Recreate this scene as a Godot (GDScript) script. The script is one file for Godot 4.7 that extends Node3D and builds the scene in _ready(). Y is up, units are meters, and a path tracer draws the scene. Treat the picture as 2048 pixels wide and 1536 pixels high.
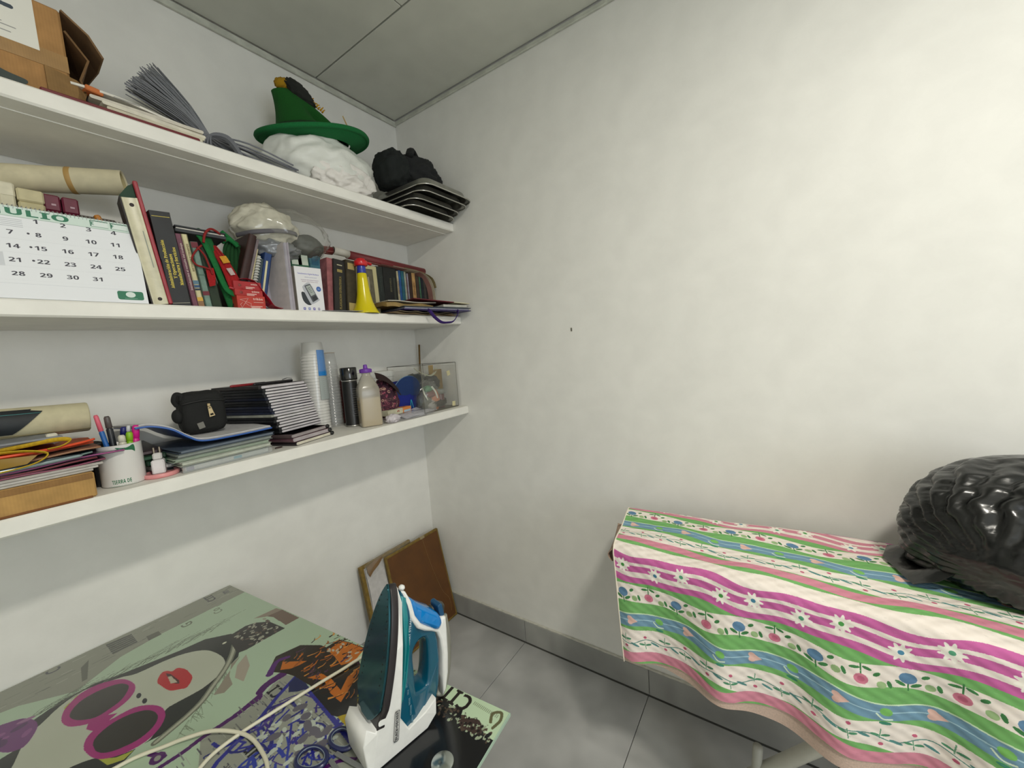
extends Node3D
# A corner of a small white room: three wall shelves full of books and bags, a printed glass table with an
# upright iron, and an ironing board under a flowered cloth. Units are metres; the room corner is x = 0, z = 0.

const CEIL := 2.5223
const T3 := 1.9635      # tops of the three shelves
const T2 := 1.5386
const T1 := 1.1142
const DEPTH := 0.3254   # how far the shelves stand out
const TABLE := 0.64     # table top
const BOARD := 0.80     # ironing board top

var mats := {}
var noises := {}
var rng := RandomNumberGenerator.new()


# ---------------------------------------------------------------- materials
func noise_image(kind: String) -> Image:
	var n := FastNoiseLite.new()
	n.seed = 7
	n.noise_type = FastNoiseLite.TYPE_SIMPLEX_SMOOTH
	n.fractal_octaves = 4
	n.frequency = {"paper": 0.02, "cloth": 0.09, "card": 0.012, "plaster": 0.012, "tile": 0.006, "crease": 0.012}[kind]
	if kind == "crease":
		n.fractal_type = FastNoiseLite.FRACTAL_RIDGED
	var im := n.get_seamless_image(256, 256)
	im.convert(Image.FORMAT_RGBA8)
	return im


func shade(kind: String, low: float) -> ImageTexture:
	var key := kind + str(low)
	if not noises.has(key):
		var im := noise_image(kind)
		for y in 256:
			for x in 256:
				var g := lerpf(low, 1.0, im.get_pixel(x, y).r)
				if kind == "card":
					g *= 1.0 - 0.02 * float((x / 3) % 2)
				im.set_pixel(x, y, Color(g, g, g))
		noises[key] = ImageTexture.create_from_image(im)
	return noises[key]


func bumps(kind: String) -> ImageTexture:
	var key := kind + "_bump"
	if not noises.has(key):
		var im := noise_image(kind)
		if kind == "cloth":
			for y in 256:
				for x in 256:
					var g := 0.5 + 0.2 * sin(x * TAU / 8.0) * sin(y * TAU / 8.0) + 0.3 * (im.get_pixel(x, y).r - 0.5)
					im.set_pixel(x, y, Color(g, g, g))
		im.bump_map_to_normal_map(4.0)
		noises[key] = ImageTexture.create_from_image(im)
	return noises[key]


# o: metal, tex, low, scale, bump, depth, alpha, glow, energy, coat, world
func mat(hex: String, rough := 0.6, o := {}) -> StandardMaterial3D:
	var key := hex + str(rough) + str(o)
	if mats.has(key):
		return mats[key]
	var s := StandardMaterial3D.new()
	s.albedo_color = Color(hex)
	s.roughness = rough
	s.metallic = o.get("metal", 0.0)
	s.cull_mode = BaseMaterial3D.CULL_DISABLED
	if o.has("tex"):
		s.albedo_texture = shade(o.tex, o.get("low", 0.86))
	if o.has("bump"):
		s.normal_enabled = true
		s.normal_texture = bumps(o.bump)
		s.normal_scale = o.get("depth", 0.4)
	if o.has("tex") or o.has("bump"):
		s.uv1_triplanar = true
		s.uv1_world_triplanar = o.get("world", false)
		var k: float = o.get("scale", 6.0)
		s.uv1_scale = Vector3(k, k, k)
	if o.has("alpha"):
		s.transparency = BaseMaterial3D.TRANSPARENCY_ALPHA
		s.albedo_color.a = o.alpha
	if o.has("coat"):
		s.clearcoat_enabled = true
		s.clearcoat = o.coat
		s.clearcoat_roughness = 0.15
	if o.has("back"):
		s.backlight_enabled = true
		s.backlight = Color(o.back)
	if o.has("glow"):
		s.emission_enabled = true
		s.emission = Color(o.glow)
		s.emission_energy_multiplier = o.get("energy", 1.0)
	mats[key] = s
	return s


func printed(im: Image, rough := 0.55) -> StandardMaterial3D:
	var s := StandardMaterial3D.new()
	s.albedo_texture = ImageTexture.create_from_image(im)
	s.roughness = rough
	s.cull_mode = BaseMaterial3D.CULL_DISABLED
	return s


func paper(hex: String) -> StandardMaterial3D:
	return mat(hex, 0.75, {"tex": "paper", "low": 0.9})


func cloth(hex: String) -> StandardMaterial3D:
	return mat(hex, 0.9, {"tex": "cloth", "low": 0.75, "bump": "cloth", "scale": 9.0})


func card(hex: String) -> StandardMaterial3D:
	return mat(hex, 0.85, {"tex": "card", "low": 0.84, "scale": 5.0})


func plastic(hex: String, rough := 0.35) -> StandardMaterial3D:
	return mat(hex, rough, {"tex": "paper", "low": 0.96})


# ---------------------------------------------------------------- nodes
func thing(called: String, label: String, category: String, at := Vector3.ZERO, turn := 0.0, group := "") -> Node3D:
	var o := Node3D.new()
	o.name = numbered(called)
	add_child(o)
	o.position = at
	o.rotation.y = turn
	return tag(o, label, category, group)


func tag(o: Node3D, label: String, category: String, group := "") -> Node3D:
	o.set_meta("label", label)
	o.set_meta("category", category)
	if group:
		o.set_meta("group", group)
	return o


func numbered(called: String) -> String:
	if not has_node(called):
		return called
	var k := 1
	while has_node("%s_%03d" % [called, k]):
		k += 1
	return "%s_%03d" % [called, k]


func part(called: String, mb: MB, m: Material, parent: Node = self) -> MeshInstance3D:
	var o := MeshInstance3D.new()
	o.name = numbered(called) if parent == self else called
	o.mesh = mb.done(m)
	parent.add_child(o, true)
	return o


func struct(called: String, mb: MB, m: Material, parent: Node = self) -> MeshInstance3D:
	var o := part(called, mb, m, parent)
	if parent == self:
		o.set_meta("kind", "structure")
	return o


func dup(root: Node3D, at: Vector3, turn: float, label: String) -> Node3D:
	var r: Node3D = root.duplicate()
	var base := str(root.name)
	if base.length() > 4 and base[-4] == "_" and base.right(3).is_valid_int():
		base = base.left(-4)
	r.name = numbered(base)
	add_child(r)
	r.position = at
	r.rotation.y = turn
	r.set_meta("label", label)
	return r


# ---------------------------------------------------------------- mesh building
class MB:
	var st := SurfaceTool.new()

	func _init():
		st.begin(Mesh.PRIMITIVE_TRIANGLES)
		flat()

	func flat():
		st.set_smooth_group(-1)

	func smooth():
		st.set_smooth_group(0)

	func v(p: Vector3, uv := Vector2.ZERO):
		st.set_uv(uv)
		st.add_vertex(p)

	func tri(a: Vector3, b: Vector3, c: Vector3, ua := Vector2.ZERO, ub := Vector2.ZERO, uc := Vector2.ZERO):
		v(a, ua)
		v(b, ub)
		v(c, uc)

	func quad(a: Vector3, b: Vector3, c: Vector3, d: Vector3):   # uv 0..1: a top left, b top right, c bottom right, d bottom left
		tri(a, b, c, Vector2(0, 0), Vector2(1, 0), Vector2(1, 1))
		tri(a, c, d, Vector2(0, 0), Vector2(1, 1), Vector2(0, 1))

	func done(m: Material) -> ArrayMesh:
		st.generate_normals()
		var a := st.commit()
		if m and a.get_surface_count():
			a.surface_set_material(0, m)
		return a

	# a chamfered box
	func box(size: Vector3, at := Transform3D(), bev := 0.002):
		flat()
		var h := size / 2.0
		bev = minf(bev, minf(h.x, minf(h.y, h.z)) * 0.45)
		var p := func(s: Vector3, face: int) -> Vector3:
			var q := Vector3(s.x * (h.x - bev), s.y * (h.y - bev), s.z * (h.z - bev))
			q[face] = s[face] * h[face]
			return q
		for f in 3:
			var g := (f + 1) % 3
			var k := (f + 2) % 3
			for s in [-1.0, 1.0]:
				var c := []
				for e in [[-1.0, -1.0], [1.0, -1.0], [1.0, 1.0], [-1.0, 1.0]]:
					var q := Vector3()
					q[f] = s
					q[g] = e[0]
					q[k] = e[1]
					c.append(p.call(q, f))
				out4(c[0], c[1], c[2], c[3], at)
				for r in [-1.0, 1.0]:      # the chamfer between faces f and g, along k
					var q0 := Vector3()
					q0[f] = s
					q0[g] = r
					q0[k] = -1.0
					var q1 := q0
					q1[k] = 1.0
					out4(p.call(q0, f), p.call(q1, f), p.call(q1, g), p.call(q0, g), at)
		for x in [-1.0, 1.0]:
			for y in [-1.0, 1.0]:
				for z in [-1.0, 1.0]:
					var q := Vector3(x, y, z)
					out3(p.call(q, 0), p.call(q, 1), p.call(q, 2), at)

	func out3(a: Vector3, b: Vector3, c: Vector3, at: Transform3D):
		if (b - a).cross(c - a).dot(a + b + c) > 0.0:
			var t := b
			b = c
			c = t
		tri(at * a, at * b, at * c)

	func out4(a: Vector3, b: Vector3, c: Vector3, d: Vector3, at: Transform3D):
		out3(a, b, c, at)
		out3(a, c, d, at)

	# an outline (with holes) in x, y pushed out along z; wide(x, y) gives the half thickness when it varies
	func slab(outer: PackedVector2Array, depth: float, at := Transform3D(), bev := 0.0, holes := [], wide = null, round_sides := false):
		var lo := outer[0]
		var hi := outer[0]
		for q in outer:
			lo = lo.min(q)
			hi = hi.max(q)
		var span := (hi - lo).max(Vector2(1e-6, 1e-6))
		var loops := []
		for k in holes.size() + 1:
			var l: PackedVector2Array = (outer if k == 0 else holes[k - 1]).duplicate()
			if Geometry2D.is_polygon_clockwise(l) != (k > 0):
				l.reverse()
			loops.append(l)
		var steps := [[1.0, 0.0]] if bev <= 0.0 else [[1.0, 1.0], [0.7, 0.3], [0.0, 0.0]]
		var rings := []               # from the front cap to the back cap: [inset, z as a share]
		for s in steps:
			rings.append([s[1] * bev if bev > 0.0 else 0.0, 1.0, (1.0 - s[0]) * bev if bev > 0.0 else 0.0])
		var back := rings.duplicate(true)
		back.reverse()
		for b in back:
			b[1] = -1.0
		rings.append_array(back)
		var at_ring := func(q: Vector2, n: Vector2, ring: Array) -> Vector3:
			var e: Vector2 = q + n * ring[0]
			var half: float = (wide.call(q) if wide != null else depth / 2.0) - ring[2]
			return at * Vector3(e.x, e.y, maxf(half, 0.0) * ring[1])
		var insets := []
		for l in loops:
			var ns := PackedVector2Array()
			for i in l.size():
				var a: Vector2 = (l[i] - l[i - 1]).normalized()
				var b: Vector2 = (l[(i + 1) % l.size()] - l[i]).normalized()
				var n := (a + b).orthogonal().normalized()
				n = -n
				var c := absf(n.dot(Vector2(-a.y, a.x)))
				ns.append(n / maxf(c, 0.5))
			insets.append(ns)
		if round_sides:
			smooth()
		else:
			flat()
		for k in loops.size():
			var l: PackedVector2Array = loops[k]
			for i in l.size():
				var j := (i + 1) % l.size()
				for r in rings.size() - 1:
					var a: Vector3 = at_ring.call(l[i], insets[k][i], rings[r])
					var b: Vector3 = at_ring.call(l[j], insets[k][j], rings[r])
					var c: Vector3 = at_ring.call(l[j], insets[k][j], rings[r + 1])
					var d: Vector3 = at_ring.call(l[i], insets[k][i], rings[r + 1])
					tri(a, b, c)
					tri(a, c, d)
		# caps
		flat()
		var poly := PackedVector2Array(loops[0])
		var pin := PackedVector2Array(insets[0])
		for k in range(1, loops.size()):
			var h: PackedVector2Array = loops[k]
			var best := 1e9
			var bi := 0
			var bj := 0
			for i in poly.size():
				for j in h.size():
					var dd := poly[i].distance_squared_to(h[j])
					if dd < best:
						best = dd
						bi = i
						bj = j
			var np := PackedVector2Array()
			var nn := PackedVector2Array()
			for i in bi + 1:
				np.append(poly[i])
				nn.append(pin[i])
			for j in h.size() + 1:
				np.append(h[(bj + j) % h.size()])
				nn.append(insets[k][(bj + j) % h.size()])
			for i in range(bi, poly.size()):
				np.append(poly[i])
				nn.append(pin[i])
			poly = np
			pin = nn
		var probe := PackedVector2Array()
		for i in poly.size():
			probe.append(poly[i] + pin[i] * maxf(rings[0][0], 0.00001))
		var t := Geometry2D.triangulate_polygon(probe)
		if t.is_empty():
			t = Geometry2D.triangulate_delaunay(poly)
		for i in range(0, t.size(), 3):
			var u := []
			for e in 3:
				var w := (poly[t[i + e]] - lo) / span
				u.append(Vector2(w.x, 1.0 - w.y))
			for front in [0, rings.size() - 1]:
				var a: Vector3 = at_ring.call(poly[t[i]], pin[t[i]], rings[front])
				var b: Vector3 = at_ring.call(poly[t[i + 1]], pin[t[i + 1]], rings[front])
				var c: Vector3 = at_ring.call(poly[t[i + 2]], pin[t[i + 2]], rings[front])
				if front == 0:
					tri(a, c, b, u[0], u[2], u[1])
				else:
					tri(a, b, c, u[0], u[1], u[2])

	# profile of (radius, height) turned round y
	func lathe(prof: PackedVector2Array, seg := 32, at := Transform3D(), smooth_it := true, squash := Vector2(1, 1)):
		if smooth_it:
			smooth()
		else:
			flat()
		for i in prof.size() - 1:
			for k in seg:
				var p := []
				for e in [[i, k], [i, k + 1], [i + 1, k + 1], [i + 1, k]]:
					var q: Vector2 = prof[e[0]]
					var a: float = TAU * e[1] / seg
					p.append(at * Vector3(q.x * cos(a) * squash.x, q.y, q.x * sin(a) * squash.y))
				var u0 := float(k) / seg
				var u1 := float(k + 1) / seg
				var v0 := float(i) / (prof.size() - 1)
				var v1 := float(i + 1) / (prof.size() - 1)
				if prof[i].x > 1e-6:
					tri(p[0], p[1], p[2], Vector2(u0, v0), Vector2(u1, v0), Vector2(u1, v1))
				if prof[i + 1].x > 1e-6:
					tri(p[0], p[2], p[3], Vector2(u0, v0), Vector2(u1, v1), Vector2(u0, v1))

	# a round (or flat: fat.y) strand along points
	func tube(pts: PackedVector3Array, r: float, seg := 8, taper := 1.0, closed := false, fat := Vector2(1, 1), first := Vector3.ZERO):
		smooth()
		var n := pts.size()
		var up := first
		var rings := []
		for i in n:
			var t: Vector3
			if closed:
				t = (pts[(i + 1) % n] - pts[(i - 1 + n) % n]).normalized()
			else:
				t = (pts[mini(i + 1, n - 1)] - pts[maxi(i - 1, 0)]).normalized()
			if up == Vector3.ZERO:
				up = Vector3.UP if absf(t.y) < 0.9 else Vector3.RIGHT
			up = (up - t * t.dot(up)).normalized()
			var side := t.cross(up)
			var rr := r * lerpf(1.0, taper, float(i) / maxf(n - 1, 1))
			var ring := PackedVector3Array()
			for k in seg:
				var a := TAU * k / seg
				ring.append(pts[i] + (side * cos(a) * fat.x + up * sin(a) * fat.y) * rr)
			rings.append(ring)
		for i in (n if closed else n - 1):
			var a: PackedVector3Array = rings[i]
			var b: PackedVector3Array = rings[(i + 1) % n]
			for k in seg:
				var k2 := (k + 1) % seg
				tri(a[k], b[k2], a[k2])
				tri(a[k], b[k], b[k2])
		if not closed:
			for e in [0, n - 1]:
				var ring: PackedVector3Array = rings[e]
				for k in seg:
					if e == 0:
						tri(pts[e], ring[k], ring[(k + 1) % seg])
					else:
						tri(pts[e], ring[(k + 1) % seg], ring[k])

	# a surface through rows of points, with thickness along its normals
	func sheet(rows: Array, thick := 0.0, smooth_it := true):
		if smooth_it:
			smooth()
		else:
			flat()
		var nr := rows.size()
		var nc: int = rows[0].size()
		var low := []
		if thick > 0.0:
			for i in nr:
				var r := PackedVector3Array()
				for j in nc:
					var du: Vector3 = rows[i][mini(j + 1, nc - 1)] - rows[i][maxi(j - 1, 0)]
					var dv: Vector3 = rows[mini(i + 1, nr - 1)][j] - rows[maxi(i - 1, 0)][j]
					r.append(rows[i][j] - du.cross(dv).normalized() * thick)
				low.append(r)
		for i in nr - 1:
			for j in nc - 1:
				var u := [Vector2(float(j) / (nc - 1), float(i) / (nr - 1)), Vector2(float(j + 1) / (nc - 1), float(i) / (nr - 1)), Vector2(float(j + 1) / (nc - 1), float(i + 1) / (nr - 1)), Vector2(float(j) / (nc - 1), float(i + 1) / (nr - 1))]
				tri(rows[i][j], rows[i + 1][j + 1], rows[i][j + 1], u[0], u[2], u[1])
				tri(rows[i][j], rows[i + 1][j], rows[i + 1][j + 1], u[0], u[3], u[2])
				if thick > 0.0:
					tri(low[i][j], low[i][j + 1], low[i + 1][j + 1], u[0], u[1], u[2])
					tri(low[i][j], low[i + 1][j + 1], low[i + 1][j], u[0], u[2], u[3])
		if thick > 0.0:
			flat()
			for i in nr - 1:
				for j in [0, nc - 1]:
					tri(rows[i][j], rows[i + 1][j], low[i + 1][j])
					tri(rows[i][j], low[i + 1][j], low[i][j])
			for j in nc - 1:
				for i in [0, nr - 1]:
					tri(rows[i][j], rows[i][j + 1], low[i][j + 1])
					tri(rows[i][j], low[i][j + 1], low[i][j])

	# a lump: shape(direction) gives its surface point
	func blob(shape: Callable, n := 40, smooth_it := true):
		if smooth_it:
			smooth()
		else:
			flat()
		var rows := []
		for i in n + 1:
			var r := PackedVector3Array()
			var th := PI * i / n
			for j in 2 * n:
				var ph := PI * j / n
				r.append(shape.call(Vector3(sin(th) * cos(ph), cos(th), sin(th) * sin(ph))))
			rows.append(r)
		for i in n:
			for j in 2 * n:
				var j2 := (j + 1) % (2 * n)
				if i > 0:
					tri(rows[i][j], rows[i][j2], rows[i + 1][j2])
				if i < n - 1:
					tri(rows[i][j], rows[i + 1][j2], rows[i + 1][j])


func mb() -> MB:
	return MB.new()


func boxed(size: Vector3, at := Vector3.ZERO, bev := 0.002, turn := Basis()) -> MB:
	var b := MB.new()
	b.box(size, Transform3D(turn, at), bev)
	return b


func rounded(w: float, h: float, r: float, steps := 6) -> PackedVector2Array:
	var p := PackedVector2Array()
	for c in 4:
		var o := Vector2((w / 2 - r) * (1 if c in [0, 3] else -1), (h / 2 - r) * (1 if c in [0, 1] else -1))
		for k in steps + 1:
			var a := PI / 2 * (c + float(k) / steps)
			p.append(o + Vector2(cos(a), sin(a)) * r)
	return p


func pts2(a: Array, k := 1.0) -> PackedVector2Array:
	var p := PackedVector2Array()
	for i in range(0, a.size(), 2):
		p.append(Vector2(a[i], a[i + 1]) * k)
	return p


func pts3(a: Array) -> PackedVector3Array:
	var p := PackedVector3Array()
	for i in range(0, a.size(), 3):
		p.append(Vector3(a[i], a[i + 1], a[i + 2]))
	return p


func curve(p: PackedVector3Array, per := 8) -> PackedVector3Array:   # a smooth line through points
	var out := PackedVector3Array()
	for i in p.size() - 1:
		var a := p[maxi(i - 1, 0)]
		var d := p[mini(i + 2, p.size() - 1)]
		for k in per:
			out.append(p[i].cubic_interpolate(p[i + 1], a, d, float(k) / per))
	out.append(p[-1])
	return out


func curve2(p: PackedVector2Array, per := 5) -> PackedVector2Array:   # a smooth closed outline
	var out := PackedVector2Array()
	var n := p.size()
	for i in n:
		for k in per:
			out.append(p[i].cubic_interpolate(p[(i + 1) % n], p[(i - 1 + n) % n], p[(i + 2) % n], float(k) / per))
	return out


# plane: a printed or painted face lying just on a surface, 0.3 mm thick; its middle at «at», facing basis.z
func face(called: String, w: float, h: float, at: Transform3D, m: Material, parent: Node, thick := 0.0006) -> MeshInstance3D:
	var b := MB.new()
	b.slab(PackedVector2Array([Vector2(-w / 2, -h / 2), Vector2(w / 2, -h / 2), Vector2(w / 2, h / 2), Vector2(-w / 2, h / 2)]), thick, at)
	return part(called, b, m, parent)


func lettering(text: String, size: float, at: Transform3D, m: Material, parent: Node, width := 0.0, font := "Droid Sans", weight := 700, called := "lettering") -> MeshInstance3D:
	var t := TextMesh.new()
	var f := SystemFont.new()
	f.font_names = [font]
	f.font_weight = weight
	t.font = f
	t.font_size = 48
	t.pixel_size = size / 36.0        # size: the height of a capital
	t.depth = 0.0006
	t.curve_step = 3.0
	t.text = text
	t.material = m
	var o := MeshInstance3D.new()
	o.name = called
	o.mesh = t
	o.transform = at
	if width > 0.0:
		var w := t.get_aabb().size.x
		o.transform = at * Transform3D(Basis.from_scale(Vector3(width / maxf(w, 1e-5), 1, 1)), Vector3.ZERO)
	parent.add_child(o, true)
	return o


func fr(at: Vector3, turn := Vector3.ZERO) -> Transform3D:     # place and turn in degrees
	return Transform3D(Basis.from_euler(turn * (PI / 180.0)), at)


func noise(sd: int, freq: float, ridged := false) -> FastNoiseLite:
	var n := FastNoiseLite.new()
	n.seed = sd
	n.frequency = freq
	n.noise_type = FastNoiseLite.TYPE_SIMPLEX_SMOOTH
	n.fractal_octaves = 3
	if ridged:
		n.fractal_type = FastNoiseLite.FRACTAL_RIDGED
	return n


# ---------------------------------------------------------------- flat print
class Ink:
	var im: Image
	var glyphs := {}

	func _init(w: int, h: int, c: Color):
		im = Image.create_empty(w, h, false, Image.FORMAT_RGBA8)
		im.fill(c)

	func poly(p: PackedVector2Array, c: Color):
		var y0 := 1e9
		var y1 := -1e9
		for q in p:
			y0 = minf(y0, q.y)
			y1 = maxf(y1, q.y)
		for y in range(maxi(0, int(floor(y0))), mini(im.get_height() - 1, int(ceil(y1))) + 1):
			var xs := []
			var yy := y + 0.5
			for i in p.size():
				var a := p[i]
				var b := p[(i + 1) % p.size()]
				if (a.y <= yy) != (b.y <= yy):
					xs.append(a.x + (yy - a.y) / (b.y - a.y) * (b.x - a.x))
			xs.sort()
			for k in range(0, xs.size() - 1, 2):
				var x0 := int(round(xs[k]))
				var w := int(round(xs[k + 1])) - x0
				if w > 0:
					im.fill_rect(Rect2i(x0, y, w, 1), c)

	func spot(at: Vector2, r: Vector2, turn: float, c: Color, n := 20):
		var p := PackedVector2Array()
		for k in n:
			p.append(at + (Vector2(cos(TAU * k / n), sin(TAU * k / n)) * r).rotated(turn))
		poly(p, c)

	func line(p: PackedVector2Array, w: float, c: Color, taper := 1.0):
		for i in p.size() - 1:
			var n := (p[i + 1] - p[i]).orthogonal().normalized() * w / 2.0
			var a := lerpf(1.0, taper, float(i) / (p.size() - 1))
			var b := lerpf(1.0, taper, float(i + 1) / (p.size() - 1))
			poly(PackedVector2Array([p[i] + n * a, p[i + 1] + n * b, p[i + 1] - n * b, p[i] - n * a]), c)
			if w > 3.0:
				spot(p[i + 1], Vector2(w, w) * b / 2.0, 0.0, c, 10)

	# size: height of a capital in pixels; «at» the middle of the word; turn in radians (0 reads to the right)
	func text(word: String, at: Vector2, size: float, c: Color, turn := 0.0, stretch := 1.0, font := "Droid Sans", weight := 700):
		var key := word + font + str(weight)
		if not glyphs.has(key):
			var t := TextMesh.new()
			var f := SystemFont.new()
			f.font_names = [font]
			f.font_weight = weight
			t.font = f
			t.font_size = 48
			t.pixel_size = 1.0
			t.depth = 0.0
			t.text = word
			glyphs[key] = t.get_mesh_arrays()
		var ar: Array = glyphs[key]
		var vs: PackedVector3Array = ar[Mesh.ARRAY_VERTEX]
		var ix: PackedInt32Array = ar[Mesh.ARRAY_INDEX] if ar[Mesh.ARRAY_INDEX] else PackedInt32Array(range(vs.size()))
		var k := size / 36.0
		for i in range(0, ix.size(), 3):
			var p := PackedVector2Array()
			for e in 3:
				var q := vs[ix[i + e]]
				p.append(at + Vector2(q.x * k * stretch, -q.y * k).rotated(turn))
			poly(p, c)


func _ready():
	rng.seed = 11
	# ---- camera: a wide phone lens, tipped a little down and rolled
	var cam := Camera3D.new()
	cam.name = "camera"
	add_child(cam)
	cam.position = Vector3(-1.4108, 1.3711, 1.5553)
	cam.basis = Basis.from_euler(Vector3(deg_to_rad(-5.1504), deg_to_rad(-55.5573), 0)) * Basis.from_euler(Vector3(0, 0, deg_to_rad(-4.1264)))
	cam.fov = 89.05
	cam.near = 0.02
	cam.current = true
	# ---- environment: a closed room, nothing of the sky gets in
	var we := WorldEnvironment.new()
	we.name = "environment"
	var e := Environment.new()
	e.background_mode = Environment.BG_COLOR
	e.background_color = Color(0.5, 0.55, 0.6)
	e.tonemap_mode = Environment.TONE_MAPPER_LINEAR
	e.tonemap_exposure = 1.0
	e.sdfgi_enabled = true
	e.ssao_enabled = true
	e.ssil_enabled = true
	we.environment = e
	add_child(we)
	# ---- the room's one lamp: a square LED panel on the ceiling, behind the camera
	ceiling_lamp(Vector3(-1.27, CEIL, 2.12))
	room()
	shelves()
	top_shelf()
	middle_shelf()
	lower_shelf()
	table()
	floor_things()
	ironing()


func ceiling_lamp(at: Vector3):
	var t := thing("ceiling_lamp", "white square LED panel lamp on the ceiling behind the camera", "lamp", at)
	part("housing", boxed(Vector3(0.24, 0.022, 0.24), Vector3(0, -0.011, 0), 0.004), mat("e8e8e4", 0.4), t)
	part("diffuser", boxed(Vector3(0.2, 0.004, 0.2), Vector3(0, -0.024, 0), 0.001), mat("f4f4f0", 0.5, {"glow": "fffaf0", "energy": 2.0}), t)
	var l := AreaLight3D.new()
	l.name = "panel_light"
	l.area_size = Vector2(0.2, 0.2)
	l.light_color = Color(1.0, 0.98, 0.93)
	l.light_energy = 2.55
	l.area_range = 8.0
	l.area_attenuation = 2.0
	l.shadow_enabled = true
	l.position = Vector3(0, -0.03, 0)
	l.rotation.x = -PI / 2
	t.add_child(l)


func room():
	var paint := mat("f0efe9", 0.55, {"tex": "plaster", "low": 0.97, "bump": "plaster", "depth": 0.05, "scale": 2.2, "world": true})
	var w := 2.45      # the room reaches from x = -w to 0
	var d := 3.7       # and from z = 0 to d
	struct("wall_left", boxed(Vector3(w + 0.2, CEIL + 0.3, 0.1), Vector3(-w / 2, CEIL / 2, -0.05), 0.0), paint)
	struct("wall_right", boxed(Vector3(0.1, CEIL + 0.3, d), Vector3(0.05, CEIL / 2, d / 2), 0.0), paint)
	struct("wall_side", boxed(Vector3(0.1, CEIL + 0.3, d), Vector3(-w - 0.05, CEIL / 2, d / 2), 0.0), paint)
	# the back wall, out of view behind the camera, holds an added frosted window, glowing as fill light
	var wx := -1.6
	var wall := mb()
	wall.slab(pts2([-w - 0.1, -0.15, 0.1, -0.15, 0.1, CEIL + 0.15, -w - 0.1, CEIL + 0.15]), 0.1, fr(Vector3(0, 0, d + 0.05)), 0.0, [pts2([wx - 0.6, 0.95, wx + 0.6, 0.95, wx + 0.6, 2.15, wx - 0.6, 2.15])])
	struct("wall_back", wall, paint)
	var fill_pane := struct("added_window_1", boxed(Vector3(1.2, 1.2, 0.02), Vector3(wx, 1.55, d + 0.075), 0.0), mat("e4ecf2", 0.4, {"glow": "dfeaf6", "energy": 1.3}))  # added pane, glows to brighten the room softly
	for q in [[Vector3(0.03, 1.2, 0.03), Vector3(wx, 1.55, d + 0.05)], [Vector3(0.04, 1.2, 0.03), Vector3(wx - 0.58, 1.55, d + 0.05)], [Vector3(0.04, 1.2, 0.03), Vector3(wx + 0.58, 1.55, d + 0.05)], [Vector3(1.2, 0.04, 0.03), Vector3(wx, 0.97, d + 0.05)], [Vector3(1.2, 0.04, 0.03), Vector3(wx, 2.13, d + 0.05)]]:
		part("frame", boxed(q[0], q[1], 0.004), mat("e8e8e6", 0.4), fill_pane)
	var l := AreaLight3D.new()
	l.name = "added_fill_light"  # added fill light in front of the pane, no real daylight behind
	l.area_size = Vector2(1.14, 1.14)
	l.light_color = Color(0.93, 0.96, 1.0)
	l.light_energy = 1.35
	l.area_range = 8.0
	l.area_attenuation = 2.0
	l.shadow_enabled = true
	l.position = Vector3(wx, 1.55, d + 0.03)
	add_child(l)
	# ceiling: boards with open joints below a dark void
	var board := mat("d6d7cc", 0.8, {"tex": "plaster", "low": 0.95, "scale": 1.4, "world": true})
	var ce := struct("ceiling", boxed(Vector3(w + 0.2, 0.06, d + 0.2), Vector3(-w / 2, CEIL + 0.055, d / 2), 0.0), mat("55564c", 0.9))
	var rows := [[-0.405, -0.012], [-1.015, -0.411], [-1.625, -1.021], [-2.235, -1.631], [-w, -2.241]]
	for i in rows.size():
		var cuts := [0.012, 1.32, 2.54, d] if i == 0 else [0.012, 0.533, 1.753, 2.973, d]
		for k in cuts.size() - 1:
			var x0: float = rows[i][0]
			var x1: float = rows[i][1]
			var z0: float = cuts[k] + (0.0 if k == 0 else 0.004)
			var z1: float = cuts[k + 1]
			var b := boxed(Vector3(x1 - x0, 0.024, z1 - z0), Vector3((x0 + x1) / 2, CEIL + 0.013, (z0 + z1) / 2), 0.001)
			part("panel", b, board, ce)
	# the plaster strip under the boards
	var strip := mat("d6d8cb", 0.7, {"tex": "plaster", "low": 0.85, "scale": 5.0, "world": true})
	struct("trim_1", boxed(Vector3(w, 0.022, 0.012), Vector3(-w / 2, CEIL - 0.0135, 0.006), 0.003), strip)
	struct("trim_2", boxed(Vector3(0.010, 0.016, d), Vector3(-0.005, CEIL - 0.0115, d / 2), 0.003), strip)
	# floor: large grey tiles with tight joints
	var fl := struct("floor", boxed(Vector3(w + 0.2, 0.1, d + 0.2), Vector3(-w / 2, -0.056, d / 2), 0.0), mat("6a6a64", 0.9))
	var tile := boxed(Vector3(0.5635, 0.008, 0.5635), Vector3.ZERO, 0.0012)
	var tones := ["c2c2c0", "c5c5c2", "bfbfbd"]
	var cuts := []
	for i in range(-1, 5):
		for k in range(-1, 7):
			var cx := -0.2655 - 0.5658 * i + 0.2655 - 0.297
			var cz := 0.5643 + 0.5658 * k + 0.283
			var x0 := maxf(cx - 0.28175, -w)
			var x1 := minf(cx + 0.28175, -0.009)
			var z0 := maxf(cz - 0.28175, 0.002)
			var z1 := minf(cz + 0.28175, d)
			if x1 - x0 < 0.02 or z1 - z0 < 0.02:
				continue
			var b := boxed(Vector3(x1 - x0, 0.008, z1 - z0), Vector3((x0 + x1) / 2, -0.004, (z0 + z1) / 2), 0.0012)
			part("tile", b, mat(tones[(i * 2 + k + 9) % 3], 0.5, {"tex": "tile", "low": 0.8, "scale": 1.6, "world": true}), fl)
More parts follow.
